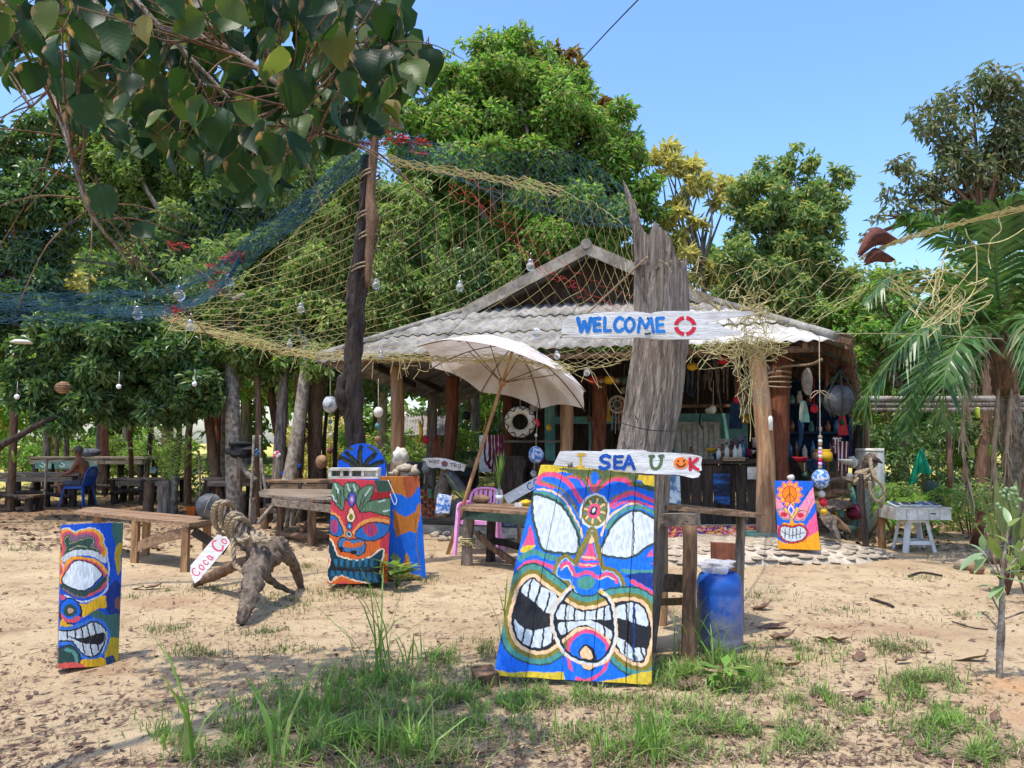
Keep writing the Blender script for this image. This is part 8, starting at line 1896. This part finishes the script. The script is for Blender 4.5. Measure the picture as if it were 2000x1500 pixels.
def ferny(px,py,Y,H_,n,lb,spread,seed,ll=.17,name='ferny_plant',leaf='leaf_fern',nl=22):
 b0=P(px,py,Y);b0.z=gz(b0.x,b0.y);t=thing(name,b0,lb,'plant');r2=random.Random(seed)
 mb=MB();mb.tube([b0,b0+Vector((0,0,H_*.6))],[.03,.015],6);mb.build('stem',M['bark_brown'],t)
 for k in range(n):
  a=r2.uniform(0,6.28);l=spread*r2.uniform(.6,1.1);st_=b0+Vector((0,0,H_*r2.uniform(.2,.62)));d=Vector((math.cos(a),math.sin(a),0));mb=MB()
  frond(mb,[st_,st_+d*l*.4+Vector((0,0,H_*.22)),st_+d*l*.8+Vector((0,0,H_*.2)),st_+d*l*1.1+Vector((0,0,H_*.02))],nl,ll,.028,.3,seed=k);mb.build('frond',[M[leaf],M['bark_brown']],t)
ferny(1800,1050,12.0,.95,24,'bright green ferny shrub behind the white crate',.75,2)
ferny(1745,1052,11.9,.7,10,'smaller ferny shrub in front of the white tank edge',.4,5)
# pole rail with cans hung on it
t=thing('pole_rail',gp(1700,14.2),'horizontal rail of pale stacked poles between the hut and the palm','rail')
for k,(y0,y1,r,m_)in enumerate([(779,778,.055,'trim'),(790,789,.05,'bark_grey'),(800,799,.05,'bark_grey')]):mb=MB();mb.tube([P(1672,y0,14.2),P(1800,(y0+y1)/2+1,14.2),P(2030,y1,14.2)],r,8,rough=.12,seed=k);mb.build('pole',M[m_],t)
for x in(1690,1850,1990):mb=MB();b0=gp(x,14.35);mb.tube([Vector((b0.x,b0.y,gz(b0.x,b0.y)-.1)),P(x,776,14.35)],.05,7,rough=.1);mb.build('upright',M['bark_brown'],t)
M['can']=mat('can',c(206,206,46),c(70,150,60),5,(1,1,.3),rough=.35,bump=0,spec=.6)
for(x,y,Y,lb)in((1897,882,11.0,'left one of two yellow green cans hanging beside the palm trunk'),(1936,880,11.0,'right one of two yellow green cans hanging beside the palm trunk'),(1909,806,12.0,'yellow green bottle hanging higher, left of the palm trunk')):
 q=P(x,y,Y);t=thing('hanging_can',q,lb,'can','cans strung beside the palm');mb=MB();mb.lathe([(.03,-.085),(.037,-.075),(.037,.07),(.03,.085),(.0001,.085)],q,14);mb.build('can',M['can'],t);mb=MB();mb.tube([q+Vector((0,0,.085)),q+Vector((.01,0,.5))],.003,4);mb.build('string',M['rope'],t)
mb=MB();q=P(1885,922,11.5);mb.ball(q,(.035,.03,.11),10,7,nz=.2);solo(mb,'red_pod',M['pinkred_ink'],q,'small pinkish red pod hanging left of the palm trunk','ornament')
# ---------------------------------------------------------------- palm
def palm():
 Y=10.6;b0=P(1986,1070,Y);b0.z=gz(b0.x,b0.y);t=thing('palm_tree',b0,'palm with long dark green drooping fronds and shaggy trunk at the right','palm')
 q=catmull([b0-Vector((0,0,.1)),P(1990,1000,Y),P(1980,880,Y),P(1970,780,Y),P(1962,700,Y)],8);mb=MB();rr=interp([.2,.15,.135,.13,.12],len(q));mb.tube(q,[r*(1+.05*(i%2))for i,r in enumerate(rr)],14,rough=.08);mb.build('trunk',M['bark_lichen'],t)
 mb=MB();mb.tube(catmull([P(1966,770,Y-.05),P(1958,720,Y-.08),P(1954,680,Y-.08),P(1956,655,Y)],6),interp([.15,.17,.15,.09],19),12,rough=.35);mb.build('sheath',M['bark_brown'],t)
 mb=MB();mb.tube(catmull([P(1952,700,Y),P(1950,660,Y),P(1958,610,Y),P(1966,560,Y)],6),interp([.1,.09,.07,.04],19),10);mb.build('crown_shaft',M['leaf_olive'],t)
 h=P(1955,645,Y)
 F_=[([(1955,650,Y),(1890,600,Y-.6),(1790,650,Y-.9),(1700,760,Y-.9),(1692,800,Y-.9)],.55),([(1955,650,Y),(1860,560,Y-.3),(1760,530,Y-.3),(1690,590,Y-.4)],.5),([(1955,645,Y),(1900,520,Y+.3),(1830,440,Y+.3),(1770,420,Y+.2)],.6),([(1957,640,Y),(1945,520,Y-.5),(1960,420,Y-.8),(2010,370,Y-1)],.65),
          ([(1955,655,Y),(1900,640,Y-1.0),(1850,720,Y-1.4),(1840,830,Y-1.4)],.55),([(1955,650,Y),(2010,560,Y-.5),(2090,560,Y-.8),(2160,660,Y-.8)],.55),([(1955,650,Y),(1990,520,Y+.5),(2060,460,Y+.6)],.6),([(1955,650,Y),(1890,590,Y+.7),(1800,590,Y+1.0),(1730,660,Y+1.1)],.5),([(1955,650,Y),(1920,470,Y+.1),(1880,400,Y)],.55),([(1955,652,Y),(2000,620,Y-.9),(2040,700,Y-1.3),(2050,800,Y-1.3)],.55),([(1955,650,Y),(1870,620,Y-.2),(1790,740,Y-.5),(1770,850,Y-.6)],.5)]
 for k,(pts,ll)in enumerate(F_):mb=MB();frond(mb,[P(*a)for a in pts],64,ll,.062,.42,.022,seed=k,vee=.12);mb.build('frond',[M['leaf_palm'],M['leaf_olive']],t)
 for k,pts in enumerate([[(1935,680,Y-.2),(1905,700,Y-.4),(1886,760,Y-.5),(1880,860,Y-.5),(1892,950,Y-.5)],[(1950,760,Y-.2),(1946,820,Y-.3),(1940,900,Y-.3),(1945,990,Y-.3)],[(1975,760,Y-.2),(1968,840,Y-.3),(1962,930,Y-.3)],[(2010,800,Y-.2),(2004,880,Y-.3),(1998,990,Y-.3)]]):
  mb=MB();q=catmull([P(*a)for a in pts],8);mb.tube(q,interp([.015,.03,.025,.008],len(q)),6,mi=1,rough=.3)
  r2=random.Random(k)
  for j in range(46):
   x=r2.uniform(.12,1)*(len(q)-1.01);p=q[int(x)];e=p+Vector((r2.uniform(-.1,.1),r2.uniform(-.08,.08),-r2.uniform(.25,.6)));w=Vector((.012,.004,0));m1=p.lerp(e,.5)+Vector((r2.uniform(-.03,.03),0,0));mb.add([p-w,p+w,m1+w,m1-w,e],[(0,1,2,3),(3,2,4)])
  mb.build('dead_frond',[M['deadfrond'],M['deadfrond']],t)
palm()
# ---------------------------------------------------------------- sapling and bed at the right edge
def lance(mb,b,e,w,sag=.15,mi=0,fold=.25,n=6):
 b,e=Vector(b),Vector(e);d=(e-b);L_=d.length;d.normalize();s=d.cross(Vector((0,0,1)))
 s=s.normalized()if s.length>.05 else Vector((1,0,0));u=s.cross(d);vs=[]
 for i in range(n+1):
  t=i/n;p=b.lerp(e,t)-Vector((0,0,sag*L_*t*t))+Vector((0,0,sag*L_*.5*t));ww=w*math.sin(math.pi*(.06+.94*t)**.85)
  vs+=[p-s*ww+u*ww*fold,p,p+s*ww+u*ww*fold]
 mb.add(vs,[(3*i+j,3*i+3+j,3*i+4+j,3*i+j+1)for i in range(n)for j in(0,1)],mi,True)
def sapling():
 b0=g3(1952,1342);Y=b0.y;t=thing('sapling',b0,'slender sapling with a few pale-edged leaves planted in reddish soil','sapling');q=catmull([b0-Vector((0,0,.05)),P(1953,1250,Y),P(1957,1180,Y),P(1956,1140,Y),P(1962,1080,Y),P(1972,1020,Y+.05)],6);mb=MB();mb.tube(q,interp([.021,.019,.017,.013,.009,.005],len(q)),9,rough=.12);mb.build('stem',M['bark_lichen'],t)
 for pts in([(1955,1200,Y),(1940,1170,Y),(1932,1148,Y)],[(1956,1235,Y),(1930,1205,Y),(1918,1198,Y)],[(1958,1210,Y),(1985,1200,Y),(2000,1195,Y)],[(1957,1300,Y+.02),(1962,1230,Y+.03),(1957,1195,Y)],[(1958,1140,Y),(1940,1110,Y),(1920,1080,Y)],[(1960,1120,Y),(1985,1090,Y),(2005,1060,Y)]):mb=MB();mb.tube(catmull([P(*a)for a in pts],4),.006,5);mb.build('twig',M['bark_lichen'],t)
 for k,(a,b_,w)in enumerate([((1958,1150),(1905,1140),.035),((1958,1145),(1930,1165),.035),((1960,1140),(1945,1172),.03),((1962,1125),(1915,1100),.03),((1960,1130),(1928,1118),.03),((1964,1130),(2010,1140),.035),((1966,1115),(1990,1100),.03),((1966,1120),(2008,1112),.03),((1920,1080),(1872,1110),.045),((1922,1080),(1890,1058),.035),((1925,1085),(1902,1115),.035),((1920,1075),(1918,1040),.03),((2000,1062),(2020,1040),.03),((1972,1025),(1960,985),.03),((1970,1030),(1995,1005),.03),((1918,1198),(1905,1205),.012),((1920,1198),(1930,1192),.012),((1968,1060),(1940,1040),.03),((1968,1065),(1992,1075),.03)]):
  mb=MB();lance(mb,P(*a,Y+rnd.uniform(-.05,.05)),P(*b_,Y+rnd.uniform(-.12,.12)),w*.72,.2);mb.build('leaf',M['leaf_var'],t)
sapling()
def big_leaf_plant(px,py,Y,items,m,lb,seed):
 b0=P(px,py,Y);b0.z=gz(b0.x,b0.y);t=thing('leafy_plant',b0,lb,'plant')
 for(x,y,w)in items:mb=MB();e=P(x,y,Y+rnd.uniform(-.25,.25));st_=b0.lerp(e,.45)+Vector((0,0,.08));mb.tube([b0,st_],.008,5,mi=1);lance(mb,st_,e,w,.12);mb.build('leaf',[M[m],M['bark_brown']],t)
big_leaf_plant(1965,1085,7.6,[(1905,940,.07),(1925,990,.06),(1895,1010,.06),(1960,960,.06),(2010,990,.07),(1985,930,.06),(2020,1040,.06),(1930,1040,.05),(2030,950,.07),(1945,930,.05)],'leaf_mid','plant with long upright green leaves behind the sapling',3)
big_leaf_plant(2005,1120,7.2,[(1960,1075,.06),(2020,1060,.07),(1990,1050,.06),(2040,1100,.06),(1975,1110,.05),(1990,1130,.06)],'leaf_dark','low dark leafy plant at the right edge below the palm',4)
q=P(1968,968,7.5)
t=thing('pale_flower_head',q,'pale grey green flower head above the sapling','flower')
for k in range(26):mb=MB();mb.ball(q+Vector((rnd.gauss(0,.05),rnd.gauss(0,.04),rnd.gauss(0,.045))),.022,7,5,nz=.4,seed=k);mb.build('floret',M['leaf_var'],t)
mb=MB();mb.tube(catmull([P(1985,1080,7.5),P(1978,1030,7.5),q],4),.008,5);mb.build('stalk',M['leaf_olive'],t)
p=g3(1908,1120);mb=MB();mb.ball(p+Vector((0,0,.06)),(.085,.075,.075),14,9,nz=.1);mb2=thing('coconut',p,'brown coconut on the ground left of the sapling','coconut');mb.build('husk',M['coconut'],mb2)
for k,(x,y,r,lb)in enumerate([(1885,1112,.1,'grey stone left of the coconut'),(1955,1122,.09,'pale grey stone right of the coconut'),(1935,1098,.14,'large grey boulder behind the coconut')]):p=g3(x,y);mb=MB();mb.ball(p+Vector((0,0,r*.5)),(r*1.2,r,r*.75),12,8,nz=.35,seed=k);solo(mb,'rock',M['stone2'],p,lb,'stone','stones by the coconut')
p=g3(1905,1065);mb=MB();mb.tube([p,P(1920,1000,p.y)],[.08,.06],9,rough=.2);solo(mb,'tilted_log',M['bark_red'],p,'short reddish log tilted against the plants left of the palm','log')
# dark dry branches lying on the sand at right
for k,(pts,r_,lb)in enumerate([([(1775,1128),(1800,1120),(1840,1126)],.012,'dark twig on the sand right of the stone apron'),([(1700,1172),(1730,1180),(1745,1186)],.012,'short dark twig in the middle of the right sand'),([(1860,1215),(1900,1228),(1930,1232)],.006,'thin twig lying left of the sapling')]):
 mb=MB();q=[g3(*a,.015)for a in pts];mb.tube(catmull(q,4),r_,6,rough=.3);solo(mb,'twig',M['bark_dark'],q[0],lb,'twig')
# odds and ends that crowd the shade of the hut
def clutter(zone,x0,x1,y0,y1,b0,b1,n,kinds,seed):
 r2=random.Random(seed);seen=set();cols=[('white','white_dirty'),('brown','bark_brown'),('grey','cloth_grey'),('red','wine_cloth'),('blue','blue_shelf'),('green','green_paint'),('pale','trim'),('black','dark'),('reddish','bark_red'),('yellow','yellow'),('bright red','red'),('teal','teal')]
 k=0;tries=0
 while k<n and tries<400:
  tries+=1;kd=r2.choice(kinds);cn,cm=r2.choice(cols)
  if(kd,cn)in seen:continue
  seen.add((kd,cn));k+=1;q=HB(r2.uniform(x0,x1),r2.uniform(y0,y1),r2.uniform(b0,b1));mb=MB();s=r2.uniform(.8,1.3);m_=M[cm]
  if kd=='pot':mb.lathe([(.06*s,0),(.09*s,.05*s),(.085*s,.12*s),(.06*s,.15*s),(.07*s,.17*s),(.0001,.16*s)],q,14)
  elif kd=='box':mb.box(q+Vector((0,0,.07*s)),(.2*s,.14,.14*s),Matrix.Rotation(r2.uniform(-.6,.3),3,'Z'),jit=.01);mb.box(q+Vector((0,0,.145*s)),(.21*s,.15,.02),Matrix.Rotation(r2.uniform(-.6,.3),3,'Z'),jit=.004)
  elif kd=='tin':mb.lathe([(.05*s,0),(.05*s,.13*s),(.053*s,.135*s),(.053*s,.15*s),(.0001,.15*s)],q,14)
  elif kd=='lump':mb.ball(q,(.1*s,.08,.07*s),10,7,nz=.7,seed=tries)
  elif kd=='hanging float':mb.ball(q,(.055*s,.055*s,.065*s),12,8,nz=.1);mb.tube([q,q+Vector((.02,0,.45*s))],.005,4)
  elif kd=='hanging rope':mb.tube(catmull([q+Vector((0,0,.2)),q+Vector((.03,0,0)),q+Vector((-.02,0,-.2*s)),q+Vector((.03,0,-.3*s))],4),.014,6)
  elif kd=='hanging rag':vs=[q+Vector((.1*s*(i/4-.5)*(1+.2*j),.02*math.sin(i*2+j),-.09*j*s))for j in range(5)for i in range(5)];mb.add(vs,[(5*j+i,5*j+i+1,5*j+i+6,5*j+i+5)for j in range(4)for i in range(4)],0,True)
  elif kd=='hanging stick':mb.tube(catmull([q+Vector((0,0,.22*s)),q+Vector((.03,0,0)),q+Vector((-.02,0,-.25*s))],4),interp([.02,.035,.012],9),7,rough=.4,seed=tries)
  elif kd=='bowl':mb.lathe([(.03*s,0),(.08*s,.03*s),(.12*s,.08*s),(.11*s,.08*s),(.02*s,.015*s)],q,16)
  solo(mb,kd.replace(' ','_'),m_,q,f'{cn} {kd} {zone}',kd.split()[-1],f'odds and ends {zone}')
GRD=['pot','box','tin','lump','bowl'];HNG=['hanging float','hanging rope','hanging rag','hanging stick']
clutter('in the heap left of the curved sign',765,860,925,1005,.7,1.6,16,GRD,1)
clutter('in the shade between the parasol pole and the big mask board',965,1060,900,1000,1.3,2.6,16,GRD,2)
clutter('hung under the roof between the parasol and the thick trunk',1070,1235,760,850,1.6,3.5,13,HNG,3)
clutter('hung over the bar between the thick trunk and the right post',1330,1465,705,800,1.7,3.2,13,HNG,4)
clutter('at the back of the bar counter',1390,1480,862,895,1.7,2.5,12,GRD,5)
clutter('hung beside the blue shelf unit',1545,1670,720,850,1.0,3.0,12,HNG,6)
clutter('on the ledge below the blue shelf unit',1540,1665,900,935,1.0,2.0,13,GRD,7)
clutter('hung under the left roof slope',780,985,770,860,1.5,3.5,9,HNG,8)
clutter('on the ground under the big driftwood heap',1600,1700,1000,1055,.6,1.0,6,['lump','tin'],9)
# ---------------------------------------------------------------- back left: rustic tables, seated man
def rustic(name,x0,x1,y,Y,dep,label,m='plank_grey',nl=3,npl=3,th=.05,lm='bark_dark',beam=True):
 A=P(x0,y,Y);B=P(x1,y,Y);A.z=B.z=(A.z+B.z)/2;D=A+Vector((dep*.15,dep,0));C_=B+Vector((dep*.15,dep,0));b0=A.lerp(B,.5);b0.z=gz(b0.x,b0.y)
 t=thing(name,b0,label,'table');top_planks(t,A,B,C_,D,npl,th,m,.012,jit=.008)
 if beam:mb=MB();mb.bar(A+Vector((.1,.05,-.12)),B+Vector((-.1,.05,-.12)),.07,.11,jit=.006,segs=3);mb.build('beam',M[m],t)
 for k in range(nl):
  u=.06+.88*k/(nl-1)
  for q in(.12,.85):
   a=A.lerp(B,u).lerp(D.lerp(C_,u),q);mb=MB();g=Vector((a.x+rnd.uniform(-.05,.05),a.y,gz(a.x,a.y)-.08));mb.tube(catmull([g,g.lerp(a,.5)+Vector((rnd.uniform(-.03,.03),0,0)),a-Vector((0,0,th*.6))],4),interp([.09,.075,.08],9),8,rough=.3,seed=k+x0);mb.build('leg',M[lm],t)
 mb=MB();a=A.lerp(B,.05);b_=A.lerp(B,.95);mb.tube(catmull([Vector((a.x,a.y,.3)),Vector(((a.x+b_.x)/2,a.y,.38)),Vector((b_.x,b_.y,.28))],5),.05,7,rough=.3);mb.build('stretcher',M[lm],t);return t
rustic('long_table',50,285,893,19.5,.8,'long rough table farthest back at the left, behind the seated man',nl=4)
rustic('long_table',-40,150,925,16.8,.8,'rough plank table in front of the seated man at the left edge',nl=4,npl=3)
rustic('long_table',210,345,934,17.6,.5,'low rail-like table behind the blue chair',nl=3,npl=2)
rustic('long_table',395,560,932,15.0,.8,'rough table in front of the pale lichen-spotted trunk',nl=4)
rustic('long_table',515,650,938,14.0,.7,'plank table left of the red mask log with a small blue stand on it',nl=3,m='plank_brown')
rustic('low_bench',-40,60,968,15.8,.4,'low log bench at the left edge',nl=2,npl=1,m='bark_brown',beam=False)
# panels with faded green paint under the back table
for k,(x0,x1)in enumerate(((68,100),(106,190))):
 p=P(x0,915,19.4);t=thing('faded_board',p,['short','longer'][k]+' faded green panel fixed under the farthest long table','panel');mb=MB();mb.prism([P(x0,915,19.4),P(x1,916,19.4),P(x1,902,19.4),P(x0,901,19.4)],(0,-1,0),.03);mb.build('board',M['teal'],t)
 mb=MB();ribbon(mb,catmull([P(x0+14,904,19.4),P(x0+20,908,19.4),P(x0+16,912,19.4),P(x0+10,909,19.4)],4),.02,(0,-1,0),.003);mb.build('painted_mark',M['white_dirty'],t)
# furled dark canvas bundle behind the man
mb=MB();mb.ball(P(175,884,18.8),(.32,.15,.1),12,8,nz=.3);solo(mb,'canvas_bundle',M['cloth_grey'],P(175,888,18.8),'dark grey folded canvas lying on the farthest table behind the man','canvas')
# stump seats and posts around
for k,(px,py,Y,w,h,lb,m_)in enumerate([(296,982,15.4,20,62,'thick upright log beside the reddish stumps left of the bench','bark_brown'),(326,985,15.0,24,70,'wide grey stump with a blue shell on top, left of the bench','bark_grey'),(345,975,15.6,15,72,'leaning pale forked post behind the bench','bark_lichen'),(522,1000,13.2,15,40,'short log with a stick standing on it left of the log table','bark_brown'),(478,985,14.0,12,60,'dark log leg standing alone right of the buoy','bark_dark'),(500,985,13.9,11,50,'grey log post right of the buoy','bark_grey'),(447,972,15.5,14,60,'old post behind the buoy','bark_grey')]):
 b0=gp(px,Y);b0.z=gz(b0.x,b0.y);mb=MB();mb.tube(catmull([b0-Vector((0,0,.1)),b0+Vector((0,0,Sz(h,Y)*.5)),b0+Vector((rnd.uniform(-.05,.05),0,Sz(h,Y)))],5),interp([Sz(w*.6,Y),Sz(w*.5,Y),Sz(w*.48,Y)],11),10,rough=.25,seed=k);solo(mb,'log_post',M[m_],b0,lb,'log')
for k,(a,b_,Y,r_,lb)in enumerate([((84,993),(92,895),16.2,.022,'thin pale stick upright in front of the man'),((488,990),(496,850),13.8,.025,'tall thin pole right of the black driftwood'),((510,960),(508,850),14.0,.018,'thin stick standing behind the tall thin pole'),((520,962),(510,895),13.3,.022,'pale stick leaning on the short log'),((390,985),(388,880),15,.018,'thin stake behind the buoy')]):
 mb=MB();q=[P(*a,Y),P((a[0]+b_[0])/2+rnd.uniform(-2,2),(a[1]+b_[1])/2,Y),P(*b_,Y)];q[0].z=gz(q[0].x,q[0].y)-.05 if a[1]>970 else q[0].z;mb.tube(catmull(q,5),r_,6,rough=.15);solo(mb,'stick',M['bark_lichen'],q[0],lb,'stick')
p=P(470,880,14.2);mb=MB();mb.ball(p,(.26,.14,.13),14,9,nz=.6,seed=8,sm=False);mb.tube(catmull([P(448,868,14.1),P(468,866,14.1),P(492,868,14.2)],4),.04,7,rough=.4);solo(mb,'black_driftwood',M['black'],p,'ragged black driftwood block mounted on a stand by the pale trunk','driftwood')
mb=MB();mb.tube([P(470,935,14.25),P(470,885,14.25)],.07,8,rough=.2);mb.tube(catmull([P(500,940,14.1),P(480,920,14.2),P(472,900,14.25)],4),.05,7,rough=.2);solo(mb,'driftwood_stand',M['bark_grey'],P(470,935,14.25),'short grey stand under the black driftwood block','stand')
p=P(565,915,14.3);t=thing('blue_stand',p,'small blue wooden stand with crossed arms on the plank table','stand');mb=MB();mb.bar(P(556,928,14.3),P(566,908,14.3),.1,.05);mb.bar(P(568,930,14.3),P(586,906,14.3),.05,.05);mb.box(P(563,924,14.3),(.22,.15,.06));mb.build('frame',M['blue_dark_ink'],t)
for k,(x,y,m_,lb)in enumerate([(500,884,'bottle_blue','small bright blue flower ornament by the pale trunk'),(541,888,'pinkred_ink','pink and white flower ornament on the trunk cluster'),(300,918,'teal','small teal shell on the wide grey stump')]):
 q=P(x,y,13.9 if k<2 else 15.0);t=thing('ornament',q,lb,'ornament')
 for j in range(5):a=j*1.257;mb=MB();mb.ball(q+Vector((math.cos(a)*.04,-.01,math.sin(a)*.04)),(.035,.015,.035),8,6);mb.build('petal',M[m_ if j%2 or k!=1 else 'white_dirty'],t)
# lamp shade disc, wicker lamp and small white balls on a string
p=P(42,669,12.5);mb=MB();mb.lathe([(.0001,.05),(.1,.04),(.17,0),(.165,-.005)],p,20);solo(mb,'hanging_lamp',M['white_plastic'],p,'flat pale blue white lamp shade hanging at the far left','lamp');
p=P(123,757,12.8);mb=MB();mb.ball(p,(.125,.125,.1),16,10,nz=.05);t=thing('wicker_lamp',p,'round orange brown wicker lamp hanging in the dark bushy tree','lamp');mb.build('shade',M['coconut'],t);mb=MB()
for j in range(5):mb.torus(p+Vector((0,0,(j-2)*.035)),.125*math.cos((j-2)*.42)+.004,.006,20,5,Matrix.Rotation(R_(90),3,'X'))
mb.build('weave',M['bark_brown'],t)
for k,(x,y,lb)in enumerate([(33,775,'small white ball hanging at the far left below the lamp shade'),(232,755,'small white ball hanging in front of the dark bushy tree'),(380,750,'small white ball hanging right of the dark bushy tree')]):q=P(x,y,12.8);mb=MB();mb.ball(q,.042,12,8);mb.tube([q,q+Vector((0,0,.25))],.003,4);solo(mb,'white_ball',M['white_plastic'],q,lb,'ball')
# cycad clump
b0=gp(338,16.4);b0.z=gz(b0.x,b0.y);t=thing('cycad',b0,'clump of arching feathery fronds in the middle of the back left','plant');mb=MB();mb.tube([b0,b0+Vector((0,0,.45))],.12,8,rough=.3);mb.build('stem',M['bark_dark'],t)
for k,(x,y,dY)in enumerate([(230,885,0),(255,862,-.4),(290,838,.3),(330,850,.6),(395,845,0),(410,880,-.4),(280,905,-.7),(370,860,.8),(440,905,.2),(350,835,-.5)]):
 mb=MB();e=P(x,y,16.4+dY);s0=b0+Vector((0,0,.45));frond(mb,[s0,s0.lerp(e,.35)+Vector((0,0,.38)),s0.lerp(e,.75)+Vector((0,0,.28)),e],30,.24,.02,.25,.01,seed=k);mb.build('frond',[M['leaf_mid'],M['leaf_olive']],t)
spiky(28,905,16.0,.5,9,'leaf_mid','single spiky green plant standing on the table at the left edge',1.0,.03)
# ---------------------------------------------------------------- the seated man and his chair
pm=g3(140,990);pm.y=17.0;pm.x=P(152,990,17.0).x;pm.z=gz(pm.x,pm.y)
monobloc(pm,R_(-90),'blue_plastic','blue plastic chair on which the man sits',False,1.0)
def man():
 t=thing('person',pm+Vector((-.1,0,0)),'bare-chested man in dark shorts sitting sideways on the blue chair, facing left','person');o0=pm
 def q(x,y,z):return Vector((o0.x+x,o0.y+y,o0.z+z))-LOC[t.name]      # x- is forward
 def skin_mesh(name,pts,edges,rad,mats,lev=2):
  me=bpy.data.meshes.new(name);me.from_pydata([p[:]for p in pts],edges,[]);ob=bpy.data.objects.new(name,me);link(ob,t);md=ob.modifiers.new('skin','SKIN');md.use_smooth_shade=True
  for i,r in enumerate(rad):
   sv=me.skin_vertices[0].data[i];sv.radius=(r,r)if not hasattr(r,'__len__')else r;sv.use_root=(i==0)
  ms_=ob.modifiers.new('sub','SUBSURF');ms_.levels=lev;ms_.render_levels=lev
  for m_ in mats:me.materials.append(m_)
  return ob
 pts=[q(.08,0,.53),q(.10,0,.66),q(.08,0,.80),q(.04,0,.94),q(.0,0,1.03),q(-.03,0,1.10),q(-.05,0,1.17),q(-.07,0,1.25),
           q(.03,-.17,.96),q(-.06,-.21,.76),q(-.28,-.17,.70),q(-.36,-.15,.72),q(.03,.17,.96),q(-.10,.2,.76),q(-.34,.16,.78),q(-.42,.14,.79),
           q(.05,-.10,.50),q(-.34,-.13,.50),q(-.30,-.13,.27),q(-.25,-.12,.08),q(-.36,-.13,.035),q(.05,.10,.50),q(-.36,.12,.50),q(-.42,.11,.27),q(-.40,.1,.08),q(-.5,.11,.035)]
 ed=[(0,1),(1,2),(2,3),(3,4),(4,5),(5,6),(6,7),(3,8),(8,9),(9,10),(10,11),(3,12),(12,13),(13,14),(14,15),(0,16),(16,17),(17,18),(18,19),(19,20),(0,21),(21,22),(22,23),(23,24),(24,25)]
 rad=[.13,.125,.13,.125,.075,.052,.085,.085,.062,.045,.034,.03,.062,.045,.034,.03,.085,.062,.052,.036,.03,.085,.062,.052,.036,.03]
 skin_mesh('body',pts,ed,rad,[M['skin']])
 skin_mesh('shorts',[q(.09,0,.545),q(.07,-.095,.51),q(-.16,-.118,.515),q(-.29,-.128,.51),q(.07,.095,.51),q(-.16,.112,.515),q(-.29,.118,.51)],[(0,1),(1,2),(2,3),(0,4),(4,5),(5,6)],[.145,.105,.092,.088,.105,.092,.088],[M['shorts']])
 mb=MB();L0=LOC[t.name]
 mb.ball(q(-.035,0,1.235)+L0,(.105,.088,.095),14,9,nz=.05);mb.build('hair',M['hair'],t)
 mb=MB();hc=q(-.07,0,1.2)+L0;mb.tube([hc+Vector((-.075,0,.025)),hc+Vector((-.11,0,-.005)),hc+Vector((-.085,0,-.015))],[.012,.02,.012],7);mb.build('nose',M['skin'],t)
 mb=MB();mb.ball(hc+Vector((.01,-.085,0)),(.02,.012,.032),8,6);mb.ball(hc+Vector((.01,.085,0)),(.02,.012,.032),8,6);mb.build('ear',M['skin'],t)
 mb=MB();mb.ball(hc+Vector((-.078,-.035,.022)),.011,8,6);mb.ball(hc+Vector((-.078,.035,.022)),.011,8,6);mb.build('eye',M['dark'],t)
 mb=MB();mb.tube([hc+Vector((-.086,-.022,-.045)),hc+Vector((-.094,0,-.045)),hc+Vector((-.086,.022,-.045))],.007,6);mb.build('mouth',M['rust'],t)
 for(hx,hy,hz)in((-.36,-.15,.72),(-.42,.14,.79)):
  mb=MB();h0=q(hx,hy,hz)+L0;mb.ball(h0+Vector((-.03,0,0)),(.045,.038,.018),10,7)
  for f_ in range(4):yy=(f_-1.5)*.019;mb.tube([h0+Vector((-.06,yy,.0)),h0+Vector((-.1+.006*abs(f_-1.3),yy*1.1,-.004)),h0+Vector((-.125+.012*abs(f_-1.3),yy*1.15,-.018))],[.009,.0085,.006],6)
  mb.tube([h0+Vector((-.02,-.035,0)),h0+Vector((-.05,-.055,-.006)),h0+Vector((-.075,-.055,-.012))],[.011,.01,.007],6);mb.build('hand',M['skin'],t)
man()
